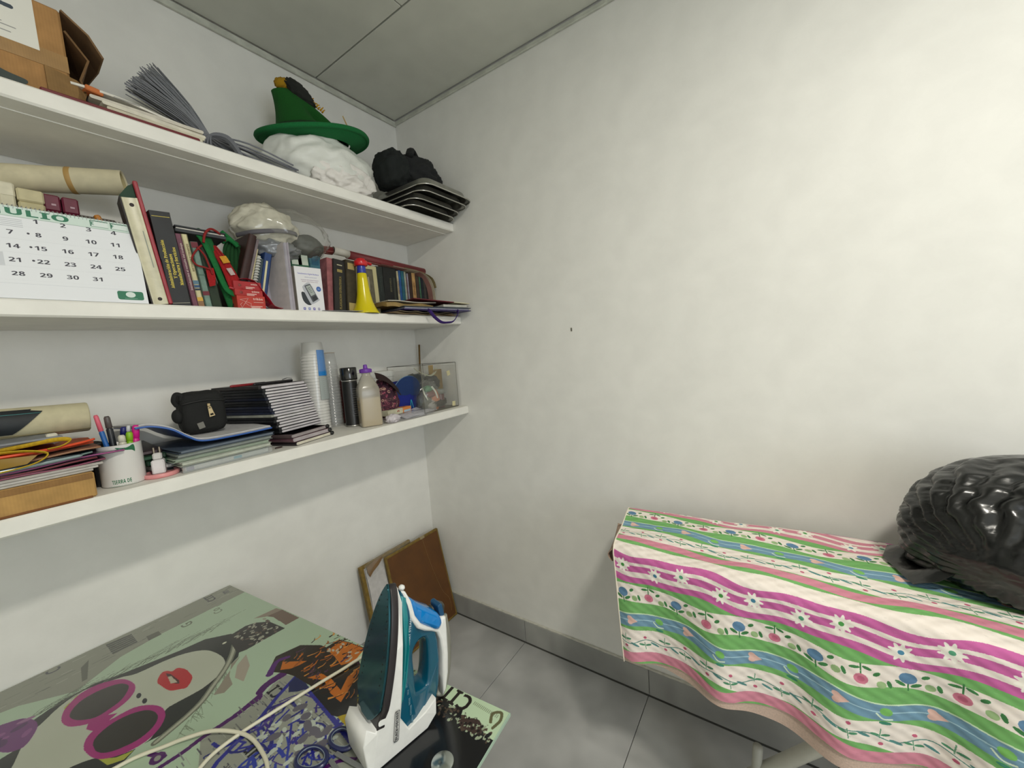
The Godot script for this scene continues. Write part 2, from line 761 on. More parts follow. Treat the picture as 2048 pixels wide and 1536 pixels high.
	# skirting tiles along the right wall and the shelf wall
	var skirt := [mat("aaaaa6", 0.55, {"tex": "tile", "low": 0.85, "scale": 2.0, "world": true}), mat("aeaea9", 0.55, {"tex": "tile", "low": 0.85, "scale": 2.0, "world": true})]
	var br := struct("baseboard_right", boxed(Vector3(0.002, 0.1, d), Vector3(-0.001, 0.05, d / 2), 0.0), mat("77776f", 0.9))
	var z := 0.01
	for k in 7:
		var z1 := minf(0.567 + 0.5658 * k, d)
		part("tile", boxed(Vector3(0.0085, 0.1035, z1 - z - 0.002), Vector3(-0.0055, 0.0525, (z + z1) / 2), 0.0015), skirt[k % 2], br)
		z = z1
	var grout := mat("d8d6ca", 0.8, {"tex": "plaster", "low": 0.85, "scale": 8.0, "world": true})
	struct("trim_3", boxed(Vector3(0.009, 0.007, d), Vector3(-0.0045, 0.1075, d / 2), 0.002), grout)
	var bl := struct("baseboard_left", boxed(Vector3(w, 0.1, 0.002), Vector3(-w / 2, 0.05, 0.001), 0.0), mat("77776f", 0.9))
	var x := -0.01
	for k in 5:
		var x1 := maxf(-0.58 - 0.5658 * k, -w)
		part("tile", boxed(Vector3(x - x1 - 0.002, 0.1035, 0.0085), Vector3((x + x1) / 2, 0.0525, 0.0055), 0.0015), skirt[k % 2], bl)
		x = x1
	# a dowel hole and scars in the right wall's plaster
	var t := thing("dowel", "small dark dowel hole in the bare right wall", "dowel", Vector3(0, 0.058 + 1.3711, 0.888))
	part("plug", slot_shape(0.005, 0.013), mat("5d5a52", 0.8), t)
	part("collar", slot_shape(0.008, 0.017, 0.0008), mat("c9c6ba", 0.8), t)


func slot_shape(w: float, h: float, thick := 0.0016) -> MB:
	var b := mb()
	b.slab(rounded(w, h, w * 0.48, 4), thick, Transform3D(Basis(Vector3.UP, -PI / 2), Vector3(-0.0005, 0, 0)))
	return b


func shelves():
	var paint := mat("f2f0e8", 0.55, {"tex": "plaster", "low": 0.96, "bump": "plaster", "depth": 0.06, "scale": 3.0, "world": true})
	var h := [[T3, 0.0369, "top", "uppermost white wall shelf, below the ceiling, carrying hat and bags"], [T2, 0.0353, "middle", "middle white wall shelf, carrying the calendar and the books"], [T1, 0.0363, "low", "lowest white wall shelf, carrying the notebooks and the bottle"]]
	for s in h:
		var t := thing("wall_shelf", s[3], "shelf", Vector3(0, s[0], 0), 0.0, "three wall shelves")
		part("board", boxed(Vector3(2.42, s[1], DEPTH), Vector3(-1.21, -s[1] / 2, DEPTH / 2), 0.004), paint, t)
		if s[2] == "top":       # a paint ridge along the underside
			part("ridge", boxed(Vector3(2.42, 0.003, 0.004), Vector3(-1.21, -s[1] - 0.0005, 0.272), 0.001), paint, t)


# a part whose mesh is given in room coordinates
func wpart(called: String, b: MB, m: Material, t: Node3D) -> MeshInstance3D:
	var o := part(called, b, m, t)
	o.position = -t.position
	return o


# a crumpled bag: an ellipsoid with pleats that run to a gathered point and creases all over
func bag_shape(at: Vector3, r: Vector3, sd: int, knot: Vector3, pleat := 0.1, crease := 0.08, floor_y := -1e9, count := 11.0) -> Callable_:
	return Callable_.new(at, r, sd, knot.normalized(), pleat, crease, floor_y, count)


class Callable_:      # the surface of a bag, direction by direction
	var at: Vector3
	var r: Vector3
	var knot: Vector3
	var pleat: float
	var crease: float
	var floor_y: float
	var count: float
	var n1 := FastNoiseLite.new()
	var n2 := FastNoiseLite.new()
	var bulges := []        # [direction, width, height]

	func _init(a: Vector3, rr: Vector3, sd: int, k: Vector3, p: float, c: float, f: float, cnt: float):
		at = a
		r = rr
		knot = k
		pleat = p
		crease = c
		floor_y = f
		count = cnt
		n1.seed = sd
		n1.noise_type = FastNoiseLite.TYPE_SIMPLEX_SMOOTH
		n1.fractal_type = FastNoiseLite.FRACTAL_RIDGED
		n1.fractal_octaves = 2
		n1.frequency = 0.5
		n2.seed = sd + 5
		n2.noise_type = FastNoiseLite.TYPE_SIMPLEX_SMOOTH
		n2.frequency = 0.8

	func point(d: Vector3) -> Vector3:
		var k := 1.0 + crease * (n1.get_noise_3d(d.x * 2.0, d.y * 2.0, d.z * 2.0) - 0.2) + 0.5 * crease * n2.get_noise_3d(d.x * 2.0, d.y * 2.0, d.z * 2.0)
		var c := d.dot(knot)
		var side := knot.cross(Vector3(0.31, 0.2, 0.93)).normalized()
		var up := knot.cross(side)
		var ang := atan2(d.dot(up), d.dot(side))
		var w := sqrt(maxf(0.0, 1.0 - c * c))
		var near := smoothstep(-0.75, 0.8, c)
		k += pleat * near * w * (absf(sin(ang * count * 0.5 + 2.0 * n2.get_noise_2d(c * 3.0, ang))) - 0.6)
		for b in bulges:
			k += b[2] * exp(-pow((d - b[0]).length() / b[1], 2.0))
		var p := at + d * r * k
		p.y = maxf(p.y, floor_y)
		return p


func top_shelf():
	var y := T3 + 0.0006
	# ---- the cardboard box at the left end
	var brown := card("b98b55")
	var dark := card("7d5c38")  # the brown card with shade put into its colour
	var t := thing("cardboard_box", "battered cardboard box with a white address label at the left of the top shelf", "box", Vector3(-1.34, y, 0.17))
	var b := boxed(Vector3(0.36, 0.2, 0.235), Vector3(-0.013, 0.1, -0.003), 0.004)
	part("body", b, brown, t)
	var tape := mat("a98350", 0.3, {"tex": "card", "low": 0.9})
	face("packing_tape", 0.36, 0.034, fr(Vector3(-0.013, 0.088, 0.1152)), tape, t)
	var label := Ink.new(256, 200, Color("e6e4da"))
	label.line(pts2([20, 30, 150, 34]), 16, Color("3a4652"))
	label.line(pts2([30, 64, 190, 68]), 16, Color("3a4652"))
	label.line(pts2([20, 96, 120, 98]), 14, Color("3a4652"))
	for i in 6:
		label.line(pts2([24, 124 + i * 11, 120 + (i * 37) % 90, 126 + i * 11]), 4, Color("9a9a96"))
	face("address_label", 0.12, 0.1, fr(Vector3(0.068, 0.147, 0.1155)), printed(label.im, 0.5), t)
	var stain := mb()
	stain.slab(curve2(pts2([-60, 0, -52, 28, -10, 38, 30, 24, 58, 18, 48, 6, 10, 10, -4, 0], 0.001)), 0.0006, fr(Vector3(0.045, 0.008, 0.1155)))
	part("ink_mark", stain, mat("34403c", 0.6), t)
	# the open right end: a flap bent out over a side flap painted dark for shade, torn paper below it
	var flap := mb()
	flap.sheet([pts3([0.167, 0.2, 0.115, 0.172, 0.202, 0.03, 0.167, 0.2, -0.11]), pts3([0.205, 0.172, 0.112, 0.21, 0.178, 0.03, 0.205, 0.175, -0.1]), pts3([0.226, 0.138, 0.105, 0.23, 0.14, 0.03, 0.22, 0.14, -0.09])], 0.004, false)
	part("flap", flap, card("8a6a48"), t)
	var side := mb()
	side.sheet([pts3([0.168, 0.16, 0.113, 0.18, 0.16, 0.0, 0.168, 0.16, -0.1]), pts3([0.2, 0.12, 0.105, 0.205, 0.12, 0.0, 0.19, 0.12, -0.1]), pts3([0.182, 0.07, 0.108, 0.19, 0.07, 0.0, 0.18, 0.07, -0.1]), pts3([0.186, 0.045, 0.112, 0.19, 0.045, 0.0, 0.18, 0.05, -0.1])], 0.004, false)
	part("side_flap", side, dark, t)
	var torn := mb()
	torn.sheet([pts3([0.13, 0.07, 0.116, 0.176, 0.062, 0.112, 0.194, 0.055, 0.1]), pts3([0.13, 0.03, 0.118, 0.175, 0.035, 0.116, 0.186, 0.033, 0.1]), pts3([0.13, 0.002, 0.12, 0.17, 0.01, 0.122, 0.19, 0.012, 0.1])], 0.003, false)
	part("torn_edge", torn, card("9a7748"), t)

	# ---- papers lying right of the box
	t = thing("red_folder", "thin dark red folder lying under the papers on the top shelf", "folder", Vector3(-1.09, y, 0.2))
	part("cover", boxed(Vector3(0.27, 0.010, 0.215), Vector3(0, 0.0055, 0.006), 0.002), mat("6d2026", 0.5), t)
	part("sheets", boxed(Vector3(0.262, 0.006, 0.2), Vector3(0.008, 0.0052, 0.004), 0.001), paper("d8d0b8"), t)
	t = thing("newspaper_pile", "folded cream newspapers with rounded folds, lying on the thin red folder", "newspaper", Vector3(-1.04, y + 0.0112, 0.19))
	for i in 4:
		var fold := mb()
		var w := 0.21 - 0.012 * ((i * 5) % 3)
		fold.slab(rounded(w, 0.0078, 0.0036, 4), 0.2, fr(Vector3(0.005 * ((i * 3) % 4) - 0.004, 0.0042 + i * 0.0079, 0), Vector3(0, 2.0 * (i % 3) - 2, 0)), 0.0, [], null, true)
		part("newspaper", fold, paper(["e6e0c8", "dcd6be", "e9e4d2", "d9d3c4"][i]), t)
	t = thing("envelope", "white padded envelope with an orange corner mark, on the papers beside the cardboard box", "envelope", Vector3(-1.075, y + 0.0436, 0.185))
	var env := mb()
	var rows := []
	for i in 5:
		var r := PackedVector3Array()
		for k in 9:
			var u := k / 8.0
			var v := i / 4.0
			r.append(Vector3(lerpf(-0.1, 0.1, u), 0.0105 - 0.006 * u * u + 0.004 * sin(u * 5.0) * (1.0 - v) - 0.0006, lerpf(0.105, -0.09, v)))
		rows.append(r)
	env.sheet(rows, 0.005)
	part("pouch", env, paper("e9e6da"), t)
	part("corner_mark", boxed(Vector3(0.03, 0.012, 0.03), Vector3(-0.066, 0.0085, 0.092), 0.002, Basis(Vector3.UP, 0.2)), mat("c8713a", 0.6), t)
	part("postmark", boxed(Vector3(0.045, 0.003, 0.003), Vector3(-0.01, 0.0085, 0.105), 0.0005), mat("a7a5a0", 0.7), t)

	# ---- the bundle of grey cords, fanned out to the left and looped to the right
	t = thing("cord_bundle", "bundle of grey cords tied in the middle, one end fanned up against the wall", "cord", Vector3(-0.86, y, 0.13))
	var st := mb()
	var knot := Vector3(-0.862, 2.06, 0.13)
	for i in 230:
		var a := rng.randf()
		var q := rng.randf()
		var tip := Vector3(-1.055, 2.095, 0.2).lerp(Vector3(-0.975, 2.225, 0.1), a) + Vector3(rng.randf_range(-0.012, 0.012), rng.randf_range(-0.01, 0.01), (q - 0.5) * 0.08)
		var mid := knot.lerp(tip, 0.5) + Vector3(0.01, 0.004 * sin(a * 9.0), (q - 0.5) * 0.03)
		st.tube(curve(PackedVector3Array([knot + Vector3(0.02, -0.012, (q - 0.5) * 0.03), knot + Vector3(0, (a - 0.5) * 0.02, (q - 0.5) * 0.03), mid, tip]), 3), 0.0021, 5, 0.6)
	var stuff := wpart("fanned_strands", st, mat("8b8d92", 0.85), t)
	stuff.set_meta("kind", "stuff")
	st = mb()
	for i in 80:
		var q := rng.randf()
		var h := rng.randf_range(0.006, 0.085) * (0.5 + 0.5 * q)
		var far := rng.randf_range(0.12, 0.2)
		st.tube(curve(PackedVector3Array([knot + Vector3(-0.01, (q - 0.5) * 0.03, 0.03 * (q - 0.5)), Vector3(-0.8, T3 + h + 0.01, 0.1 + 0.13 * q), Vector3(-0.86 + far, T3 + h * 0.5 + 0.004, 0.08 + 0.2 * q)]), 5), 0.0026, 5)
	stuff = wpart("laid_strands", st, mat("7f8188", 0.85), t)
	stuff.set_meta("kind", "stuff")
	st = mb()
	for i in 9:
		var o := Vector3(0.006 * (i - 4) * 0.5, 0, 0.01 * (i % 3))
		st.tube(curve(PackedVector3Array([Vector3(-0.905, T3 + 0.05, 0.19) + o, Vector3(-0.89, 2.042 + 0.001 * i, 0.2) + o * 0.4, Vector3(-0.855, 2.044 + 0.001 * i, 0.215) + o * 0.4, Vector3(-0.832, 2.015, 0.225) + o * 0.4, Vector3(-0.822, T3 + 0.004, 0.235) + o * 0.4]), 6), 0.003, 6)
	wpart("tie_loop", st, mat("75777d", 0.85), t)
	st = mb()
	st.tube(curve(pts3([-0.78, 1.99, 0.24, -0.7, 1.985, 0.27, -0.676, 1.98, 0.275, -0.672, 1.968, 0.28, -0.7, 1.967, 0.275]), 6), 0.003, 6)
	wpart("end_loop", st, mat("6d6f78", 0.85), t)

	# ---- white bags with the green hat on them
	t = thing("plastic_bag", "big stuffed white plastic carrier bag with the green hat resting on it", "plastic bag", Vector3(-0.53, y, 0.165))
	var sh := bag_shape(Vector3(0, 0.1, 0), Vector3(0.195, 0.112, 0.15), 3, Vector3(-0.9, -0.3, 0.4), 0.06, 0.1, 0.001, 11.0)
	b = mb()
	b.blob(sh.point, 44)
	var film := mat("e3e5de", 0.45, {"bump": "crease", "depth": 0.5, "scale": 5.0, "back": "3a3a36"})
	part("bag", b, film, t)
	var im := Ink.new(256, 64, Color("dfe6e2"))
	for i in 26:
		im.line(pts2([8 + i * 9, 14 + (i * 13) % 30, 16 + i * 9, 22 + (i * 13) % 30]), 3, Color("7f9ec4"))
	var print_ := mb()
	rows = []
	for i in 3:
		var r := PackedVector3Array()
		for k in 7:
			r.append(sh.point(Vector3(lerpf(0.45, 0.72, k / 6.0), lerpf(0.62, 0.48, k / 6.0) - i * 0.07, 0.5).normalized()) * 1.004)
		rows.append(r)
	print_.sheet(rows)
	part("blue_print", print_, printed(im.im, 0.5), t)
	t = thing("plastic_bag", "small crumpled white plastic bag pressed against the big bag under the hat", "plastic bag", Vector3(-0.505, y, 0.262))
	sh = bag_shape(Vector3(0.0, 0.052, 0), Vector3(0.118, 0.062, 0.052), 17, Vector3(-0.75, 0.55, 0.35), 0.26, 0.22, 0.001, 8.0)
	sh.bulges = [[Vector3(-0.72, 0.62, 0.3), 0.25, 0.3]]
	b = mb()
	b.blob(sh.point, 44)
	part("bag", b, mat("e8e4de", 0.5, {"bump": "crease", "depth": 0.6, "scale": 7.0, "back": "3a3a36"}), t)

	hat()

	# ---- baking trays upside down, and the black bundle on them
	var foil := mat("b4b3ab", 0.32, {"metal": 0.85, "tex": "paper", "low": 0.85})
	var labels := ["topmost upturned metal baking tray of the stack in the corner", "second upturned metal baking tray from the top of the stack", "third upturned metal baking tray from the top of the stack", "bottom metal baking tray of the stack, lying on the top shelf"]
	var spec := [[0.062, 0.296, 0.352, 0.0], [0.0435, 0.288, 0.33, -0.004], [0.0255, 0.282, 0.288, -0.01], [0.0075, 0.276, 0.262, -0.012]]
	for i in 4:
		var s: Array = spec[i]
		t = thing("baking_tray", labels[i], "baking tray", Vector3(-0.152 + s[3] * 0.4, y + s[0] - 0.0068, 0.11 + s[2] / 2), 0.0, "stacked baking trays")
		tray(t, s[1], s[2], foil)
	t = thing("black_cloth_bundle", "black cloth bundle in two lumps on the baking trays in the corner", "bundle", Vector3(-0.165, y + 0.1, 0.235))
	sh = bag_shape(Vector3(0.03, 0.076, 0), Vector3(0.125, 0.088, 0.1), 31, Vector3(-0.5, 0.6, 0.5), 0.16, 0.14, 0.001, 7.0)
	b = mb()
	b.blob(sh.point, 40)
	part("bundle", b, cloth("232526"), t)
	sh = bag_shape(Vector3(-0.1, 0.066, 0.01), Vector3(0.068, 0.082, 0.08), 9, Vector3(0.3, 0.8, 0.4), 0.14, 0.12, 0.001, 6.0)
	b = mb()
	b.blob(sh.point, 36)
	part("side_lump", b, cloth("1d2221"), t)
	b = mb()
	b.tube(curve(pts3([-0.05, 0.13, 0.07, -0.02, 0.168, 0.05, 0.03, 0.17, 0.02, 0.075, 0.16, 0.0]), 8), 0.014, 8, 0.7, false, Vector2(1.3, 0.8))
	part("fold", b, cloth("1c1e1e"), t)


func tray(t: Node3D, w: float, d: float, m: Material):
	# loops from the rolled rim, up the flared wall, to the flat bottom (now on top)
	var b := mb()
	b.smooth()
	var lo := [[0.0, 0.0, 0.05], [0.0, 0.003, 0.05], [0.012, 0.0042, 0.045], [0.015, 0.008, 0.044], [0.022, 0.03, 0.04], [0.026, 0.034, 0.036], [0.05, 0.0345, 0.02], [minf(w, d) * 0.49, 0.0345, 0.001]]
	var rings := []
	for l in lo:
		var r := PackedVector3Array()
		for q in rounded(w - 2 * l[0], d - 2 * l[0], maxf(minf(l[2], (minf(w, d) / 2 - l[0]) * 0.98), 0.0005), 6):
			r.append(Vector3(q.x, l[1] + 0.002, q.y))
		rings.append(r)
	for i in rings.size() - 1:
		var a: PackedVector3Array = rings[i]
		var c: PackedVector3Array = rings[i + 1]
		for k in a.size():
			var k2 := (k + 1) % a.size()
			b.tri(a[k], a[k2], c[k2])
			b.tri(a[k], c[k2], c[k])
	part("pan", b, m, t)
	b = mb()
	var line := PackedVector3Array()
	for q in rounded(w, d, 0.05, 6):
		line.append(Vector3(q.x, 0.0028, q.y))
	b.tube(line, 0.0026, 6, 1.0, true)
	part("rim", b, mat("c9c8c2", 0.25, {"metal": 0.9}), t)


func hat():
	var base := Vector3(-0.548, 2.157, 0.185)
	var t := thing("felt_hat", "green felt party hat with a yellow and black tuft, lying tilted on white bags", "hat", base)
	t.rotation = Vector3(deg_to_rad(4), deg_to_rad(-8), deg_to_rad(10))
	var felt := mat("0d7a3c", 0.95, {"tex": "cloth", "low": 0.7, "bump": "cloth", "scale": 12.0})
	var deep := mat("0a5d14", 0.95, {"tex": "cloth", "low": 0.7, "bump": "cloth", "scale": 12.0})
	# brim: a wide oval ring, curled up at the edge
	var b := mb()
	var seg := 72
	var rows := []
	for i in 9:
		var r := PackedVector3Array()
		var u := i / 8.0
		for k in seg + 1:
			var a := TAU * k / seg
			var rx := lerpf(0.118, 0.186, u)
			var rz := lerpf(0.098, 0.148, u)
			r.append(Vector3(rx * cos(a), 0.012 * u * u + 0.006 * sin(2 * a) * u - 0.006 * (1 - u), rz * sin(a)))
		rows.append(r)
	b.sheet(rows, 0.006)
	part("brim", b, felt, t)
	b = mb()
	var edge := PackedVector3Array()
	for k in seg:
		var a := TAU * k / seg
		edge.append(Vector3(0.187 * cos(a), 0.010 + 0.006 * sin(2 * a), 0.149 * sin(a)))
	b.tube(edge, 0.0085, 8, 1.0, true)
	part("rolled_edge", b, felt, t)
	# crown: a tall cone that leans over and has a dent in front
	b = mb()
	rows = []
	for i in 25:
		var u := i / 24.0
		var r := PackedVector3Array()
		var rad := lerpf(0.122, 0.03, pow(u, 1.15))
		for k in 49:
			var a := TAU * k / 48.0
			var dent := 0.035 * exp(-pow((u - 0.42) / 0.2, 2.0)) * exp(-pow(wrapf(a - 1.35, -PI, PI) / 0.28, 2.0)) + 0.012 * exp(-pow((u - 0.2) / 0.12, 2.0)) * (0.5 + 0.5 * sin(3 * a))
			r.append(Vector3(rad * cos(a) - 0.012 - 0.058 * u * u - 0.006 * u, -0.004 + 0.15 * u, (rad * 0.84 - dent) * sin(a)))
		rows.append(r)
	b.sheet(rows, 0.004)
	part("crown", b, deep, t)
	b = mb()
	rows = []
	for i in 4:
		var r := PackedVector3Array()
		var u := i / 3.0
		for k in 49:
			var a := TAU * k / 48.0
			r.append(Vector3((0.124 - 0.012 * u) * cos(a) - 0.014 - 0.006 * u, 0.006 + 0.03 * u, (0.106 - 0.012 * u) * sin(a)))
		rows.append(r)
	b.sheet(rows, 0.002)
	part("hat_band", b, mat("0a3a10", 0.9, {"tex": "cloth", "low": 0.7}), t)
	# square buckle on the band, seen edge-on at the right
	b = mb()
	b.slab(pts2([-32, -28, 32, -28, 32, 28, -32, 28], 0.001), 0.004, Transform3D(Basis(Vector3.UP, 0.95) * Basis(Vector3.RIGHT, -0.25), Vector3(0.1, 0.045, 0.066)), 0.001, [pts2([-18, -15, 18, -15, 18, 15, -18, 15], 0.001)])
	part("buckle", b, mat("b79a62", 0.6), t)
	# the tuft at the tip and the dark clump down its right side
	b = mb()
	var n := noise(4, 3.0)
	b.blob(func(d: Vector3): return Vector3(-0.068, 0.166, 0.01) + d * Vector3(0.03, 0.019, 0.022) * (1.0 + 0.25 * n.get_noise_3dv(d * 2.0)), 18)
	part("yellow_tuft", b, mat("c99a12", 0.95, {"tex": "cloth", "low": 0.6, "scale": 30.0}), t)
	b = mb()
	b.blob(func(d: Vector3): return Vector3(-0.03, 0.139, 0.03) + Basis(Vector3.FORWARD, 0.75) * (d * Vector3(0.052, 0.024, 0.022) * (1.0 + 0.3 * n.get_noise_3dv(d * 2.4))), 20)
	part("dark_tuft", b, mat("2b2d28", 0.95, {"tex": "cloth", "low": 0.6, "scale": 30.0}), t)
	b = mb()
	for i in 16:
		var u := i / 15.0
		var p := Vector3(-0.052, 0.166, 0.03).lerp(Vector3(0.03, 0.092, 0.036), u)
		b.tube(PackedVector3Array([p, p + Vector3(0.006, 0.006, 0.004 * sin(i * 2.3)), p + Vector3(0.012, 0.008 + 0.003 * sin(i), 0.006 * sin(i * 2.3))]), 0.0035, 6, 0.4)
	part("yellow_fringe", b, mat("c08f1a", 0.95), t)


# a standing book: its spine looks at +z, it leans to the left by «lean» degrees; base is the middle of its foot
func book(called: String, label: String, at: Vector3, w: float, h: float, d: float, lean: float, cover: Material, group := "", spine_round := 0.0, pages := "e4dcc4") -> Node3D:
	var t := thing(called, label, "book", at + Vector3(0, w * 0.5 * sin(absf(deg_to_rad(lean))), 0), 0.0, group)
	t.rotation.z = deg_to_rad(lean)
	var k := minf(0.0022, w * 0.16)
	var b := mb()
	b.box(Vector3(k, h, d), fr(Vector3(-w / 2 + k / 2, h / 2, -d / 2)), 0.0005)
	b.box(Vector3(k, h, d), fr(Vector3(w / 2 - k / 2, h / 2, -d / 2)), 0.0005)
	if spine_round > 0.0:
		var arc := PackedVector2Array()
		for i in 9:
			var a := PI * i / 8.0
			arc.append(Vector2(cos(a) * w / 2, sin(a) * spine_round))
		for i in 9:
			var a := PI * (8 - i) / 8.0
			arc.append(Vector2(cos(a) * (w / 2 - k), sin(a) * spine_round - k))
		b.slab(arc, h, Transform3D(Basis(Vector3(1, 0, 0), Vector3(0, 0, 1), Vector3(0, 1, 0)), Vector3(0, h / 2, -0.0005)), 0.0, [], null, true)
	else:
		b.box(Vector3(w - 0.0004, h, k), fr(Vector3(0, h / 2, -k / 2)), 0.0005)
	part("cover", b, cover, t)
	part("pages", boxed(Vector3(maxf(w - 2 * k - 0.0004, 0.001), h - 0.006, d - k - 0.004), Vector3(0, h / 2, -d / 2 - k / 2 + 0.001), 0.0004), paper(pages), t)
	return t


# a band of another colour round the spine; y from the foot
func spine_band(t: Node3D, w: float, y0: float, y1: float, m: Material, called := "spine_band"):
	face(called, w * 0.98, y1 - y0, fr(Vector3(0, (y0 + y1) / 2, 0.0004)), m, t)


# writing that runs up the spine
func spine_title(t: Node3D, words: String, x: float, y: float, size: float, m: Material, width := 0.0, font := "Droid Sans"):
	lettering(words, size, Transform3D(Basis(Vector3.BACK, PI / 2), Vector3(x, y, 0.0008)), m, t, width, font, 700, "title")


func middle_shelf():
	var y := T2 + 0.0006
	calendar(Vector3(-1.249, y, 0.3215))
	behind_calendar(y)
	binder(y)
	# ---- leaning books
	var gold := mat("e9d65c", 0.5)
	var black := mat("25272b", 0.45, {"tex": "paper", "low": 0.85, "coat": 0.2})
	var t := book("textbook", "thick black textbook with yellow title on its spine, leaning against the red-edged binder", Vector3(-1.0365, y, 0.29), 0.041, 0.233, 0.18, 4.6, black)
	spine_title(t, "Administración de Producción", -0.0095, 0.104, 0.0068, gold, 0.118, "Droid Serif")
	spine_title(t, "Y Operaciones", 0.0005, 0.1, 0.0068, gold, 0.06, "Droid Serif")
	spine_title(t, "Manufactura y Servicios", 0.0105, 0.1, 0.0068, gold, 0.094, "Droid Serif")
	spine_band(t, 0.036, 0.2195, 0.2205, gold, "gilt_line")
	spine_band(t, 0.036, 0.0075, 0.0085, mat("b9b4a0", 0.5), "gilt_line")
	t = book("paperback", "narrow mauve book standing right beside the thick black textbook", Vector3(-1.0046, y, 0.28), 0.0135, 0.189, 0.15, 5.2, mat("7d4a5c", 0.6, {"tex": "paper", "low": 0.8}))
	spine_title(t, "Introduccion al estudio del trabajo", 0.0008, 0.105, 0.0045, mat("c9b4ae", 0.6), 0.12)
	t = book("paperback", "cream book with blue bands and a yellow foot on its spine", Vector3(-0.9912, y, 0.28), 0.0128, 0.19, 0.15, 5.2, paper("d9d0a4"))
	spine_band(t, 0.0128, 0.062, 0.072, mat("58788c", 0.6))
	spine_band(t, 0.0128, 0.053, 0.06, mat("2f4f74", 0.6))
	spine_band(t, 0.0128, 0.046, 0.051, mat("22303f", 0.6))
	spine_band(t, 0.0128, 0.018, 0.028, mat("d6a94a", 0.6))
	spine_band(t, 0.0128, 0.001, 0.018, mat("8d6a4a", 0.6))
	spine_title(t, "METODOS Y TIEMPOS", 0.0012, 0.13, 0.0045, mat("8a7c58", 0.6), 0.07)
	t = book("paperback", "grey-green book with dark red bands, beside the green cloth strap", Vector3(-0.9745, y, 0.28), 0.0155, 0.174, 0.15, 5.0, mat("7d9a8c", 0.6, {"tex": "paper", "low": 0.8}))
	spine_band(t, 0.0155, 0.034, 0.045, mat("6b2530", 0.6))
	spine_band(t, 0.0155, 0.158, 0.173, mat("6b2530", 0.6))
	spine_band(t, 0.0155, 0.086, 0.09, mat("4e6a5c", 0.6))
	t = book("paperback", "dark green book almost hidden behind the green cloth strap", Vector3(-0.9525, y, 0.272), 0.024, 0.165, 0.14, 5.0, mat("22381f", 0.6, {"tex": "paper", "low": 0.7}))
	# a black notebook lying across the tops of the leaning books
	t = thing("notebook", "black notebook lying flat across the tops of the leaning books", "notebook", Vector3(-0.962, 1.7335, 0.2), deg_to_rad(-4))
	t.rotation.z = deg_to_rad(-1.5)
	part("cover", boxed(Vector3(0.112, 0.004, 0.145), Vector3(0, 0.0165, 0), 0.001), mat("1f2328", 0.5), t)
	part("pages", boxed(Vector3(0.106, 0.0045, 0.14), Vector3(0, 0.0122, -0.001), 0.0008), paper("d9d6cc"), t)
	part("back_cover", boxed(Vector3(0.112, 0.0085, 0.145), Vector3(0, 0.0055, 0), 0.001), mat("262a30", 0.5), t)

	cloth_bundle(y)
	red_packets(y)
	leaning_stack(y)
	clear_bag(y)
	monitor_box(y)

	# ---- books right of the white box
	t = book("hardcover", "green and white hardcover standing behind the white monitor box", Vector3(-0.672, y, 0.22), 0.06, 0.199, 0.14, 2.0, mat("2f6a4a", 0.6, {"tex": "paper", "low": 0.8}))
	spine_band(t, 0.056, 0.165, 0.198, mat("c9d3c4", 0.6))
	spine_band(t, 0.012, 0.165, 0.198, mat("2c5a40", 0.6))
	t = book("hardcover", "teal-blue book standing behind the white box, left of the pink one", Vector3(-0.613, y, 0.205), 0.042, 0.209, 0.14, 1.0, mat("4c8494", 0.6, {"tex": "paper", "low": 0.8}))
	spine_band(t, 0.026, 0.175, 0.198, mat("2c5f78", 0.6))
	t = book("hardcover", "faded pink hardcover between the teal-blue book and the black volume", Vector3(-0.5985, y, 0.248), 0.032, 0.196, 0.17, -5.0, mat("b06a6c", 0.7, {"tex": "paper", "low": 0.75}))
	t = book("hardcover", "black hardcover with a golden title beside the faded pink one", Vector3(-0.5705, y, 0.255), 0.048, 0.193, 0.17, -5.0, mat("211f1d", 0.45, {"tex": "paper", "low": 0.8}))
	var brass := mat("a08f52", 0.5, {"metal": 0.2})
	spine_title(t, "PLANEACION ESTRATEGICA", 0.001, 0.074, 0.0085, brass, 0.118, "Droid Serif")
	spine_band(t, 0.02, 0.148, 0.158, brass, "gilt_mark")
	spine_band(t, 0.02, 0.172, 0.175, mat("c9c2a0", 0.5), "gilt_line")
	t = book("hardcover", "dark brown hardcover with two tan patches on its spine, left of the horn", Vector3(-0.5265, y, 0.262), 0.04, 0.196, 0.17, -4.2, mat("4c4330", 0.6, {"tex": "paper", "low": 0.75}))
	spine_band(t, 0.028, 0.162, 0.185, mat("b5a268", 0.6))
	spine_band(t, 0.028, 0.012, 0.04, mat("b5a268", 0.6))
	t = book("hardcover", "olive book with cream borders standing behind the yellow horn", Vector3(-0.418, y, 0.215), 0.108, 0.199, 0.12, 1.0, mat("6b6450", 0.6, {"tex": "paper", "low": 0.8}))
	spine_band(t, 0.109, 0.186, 0.198, mat("c2b98c", 0.6), "cream_border")
	face("cream_border", 0.018, 0.187, fr(Vector3(0.044, 0.0935, 0.0005)), mat("c2b98c", 0.6), t)
	face("cream_border", 0.014, 0.187, fr(Vector3(-0.046, 0.0935, 0.0005)), mat("c2b98c", 0.6), t)
	face("pale_panel", 0.03, 0.05, fr(Vector3(0.0, 0.13, 0.0005)), mat("9c947c", 0.6), t)
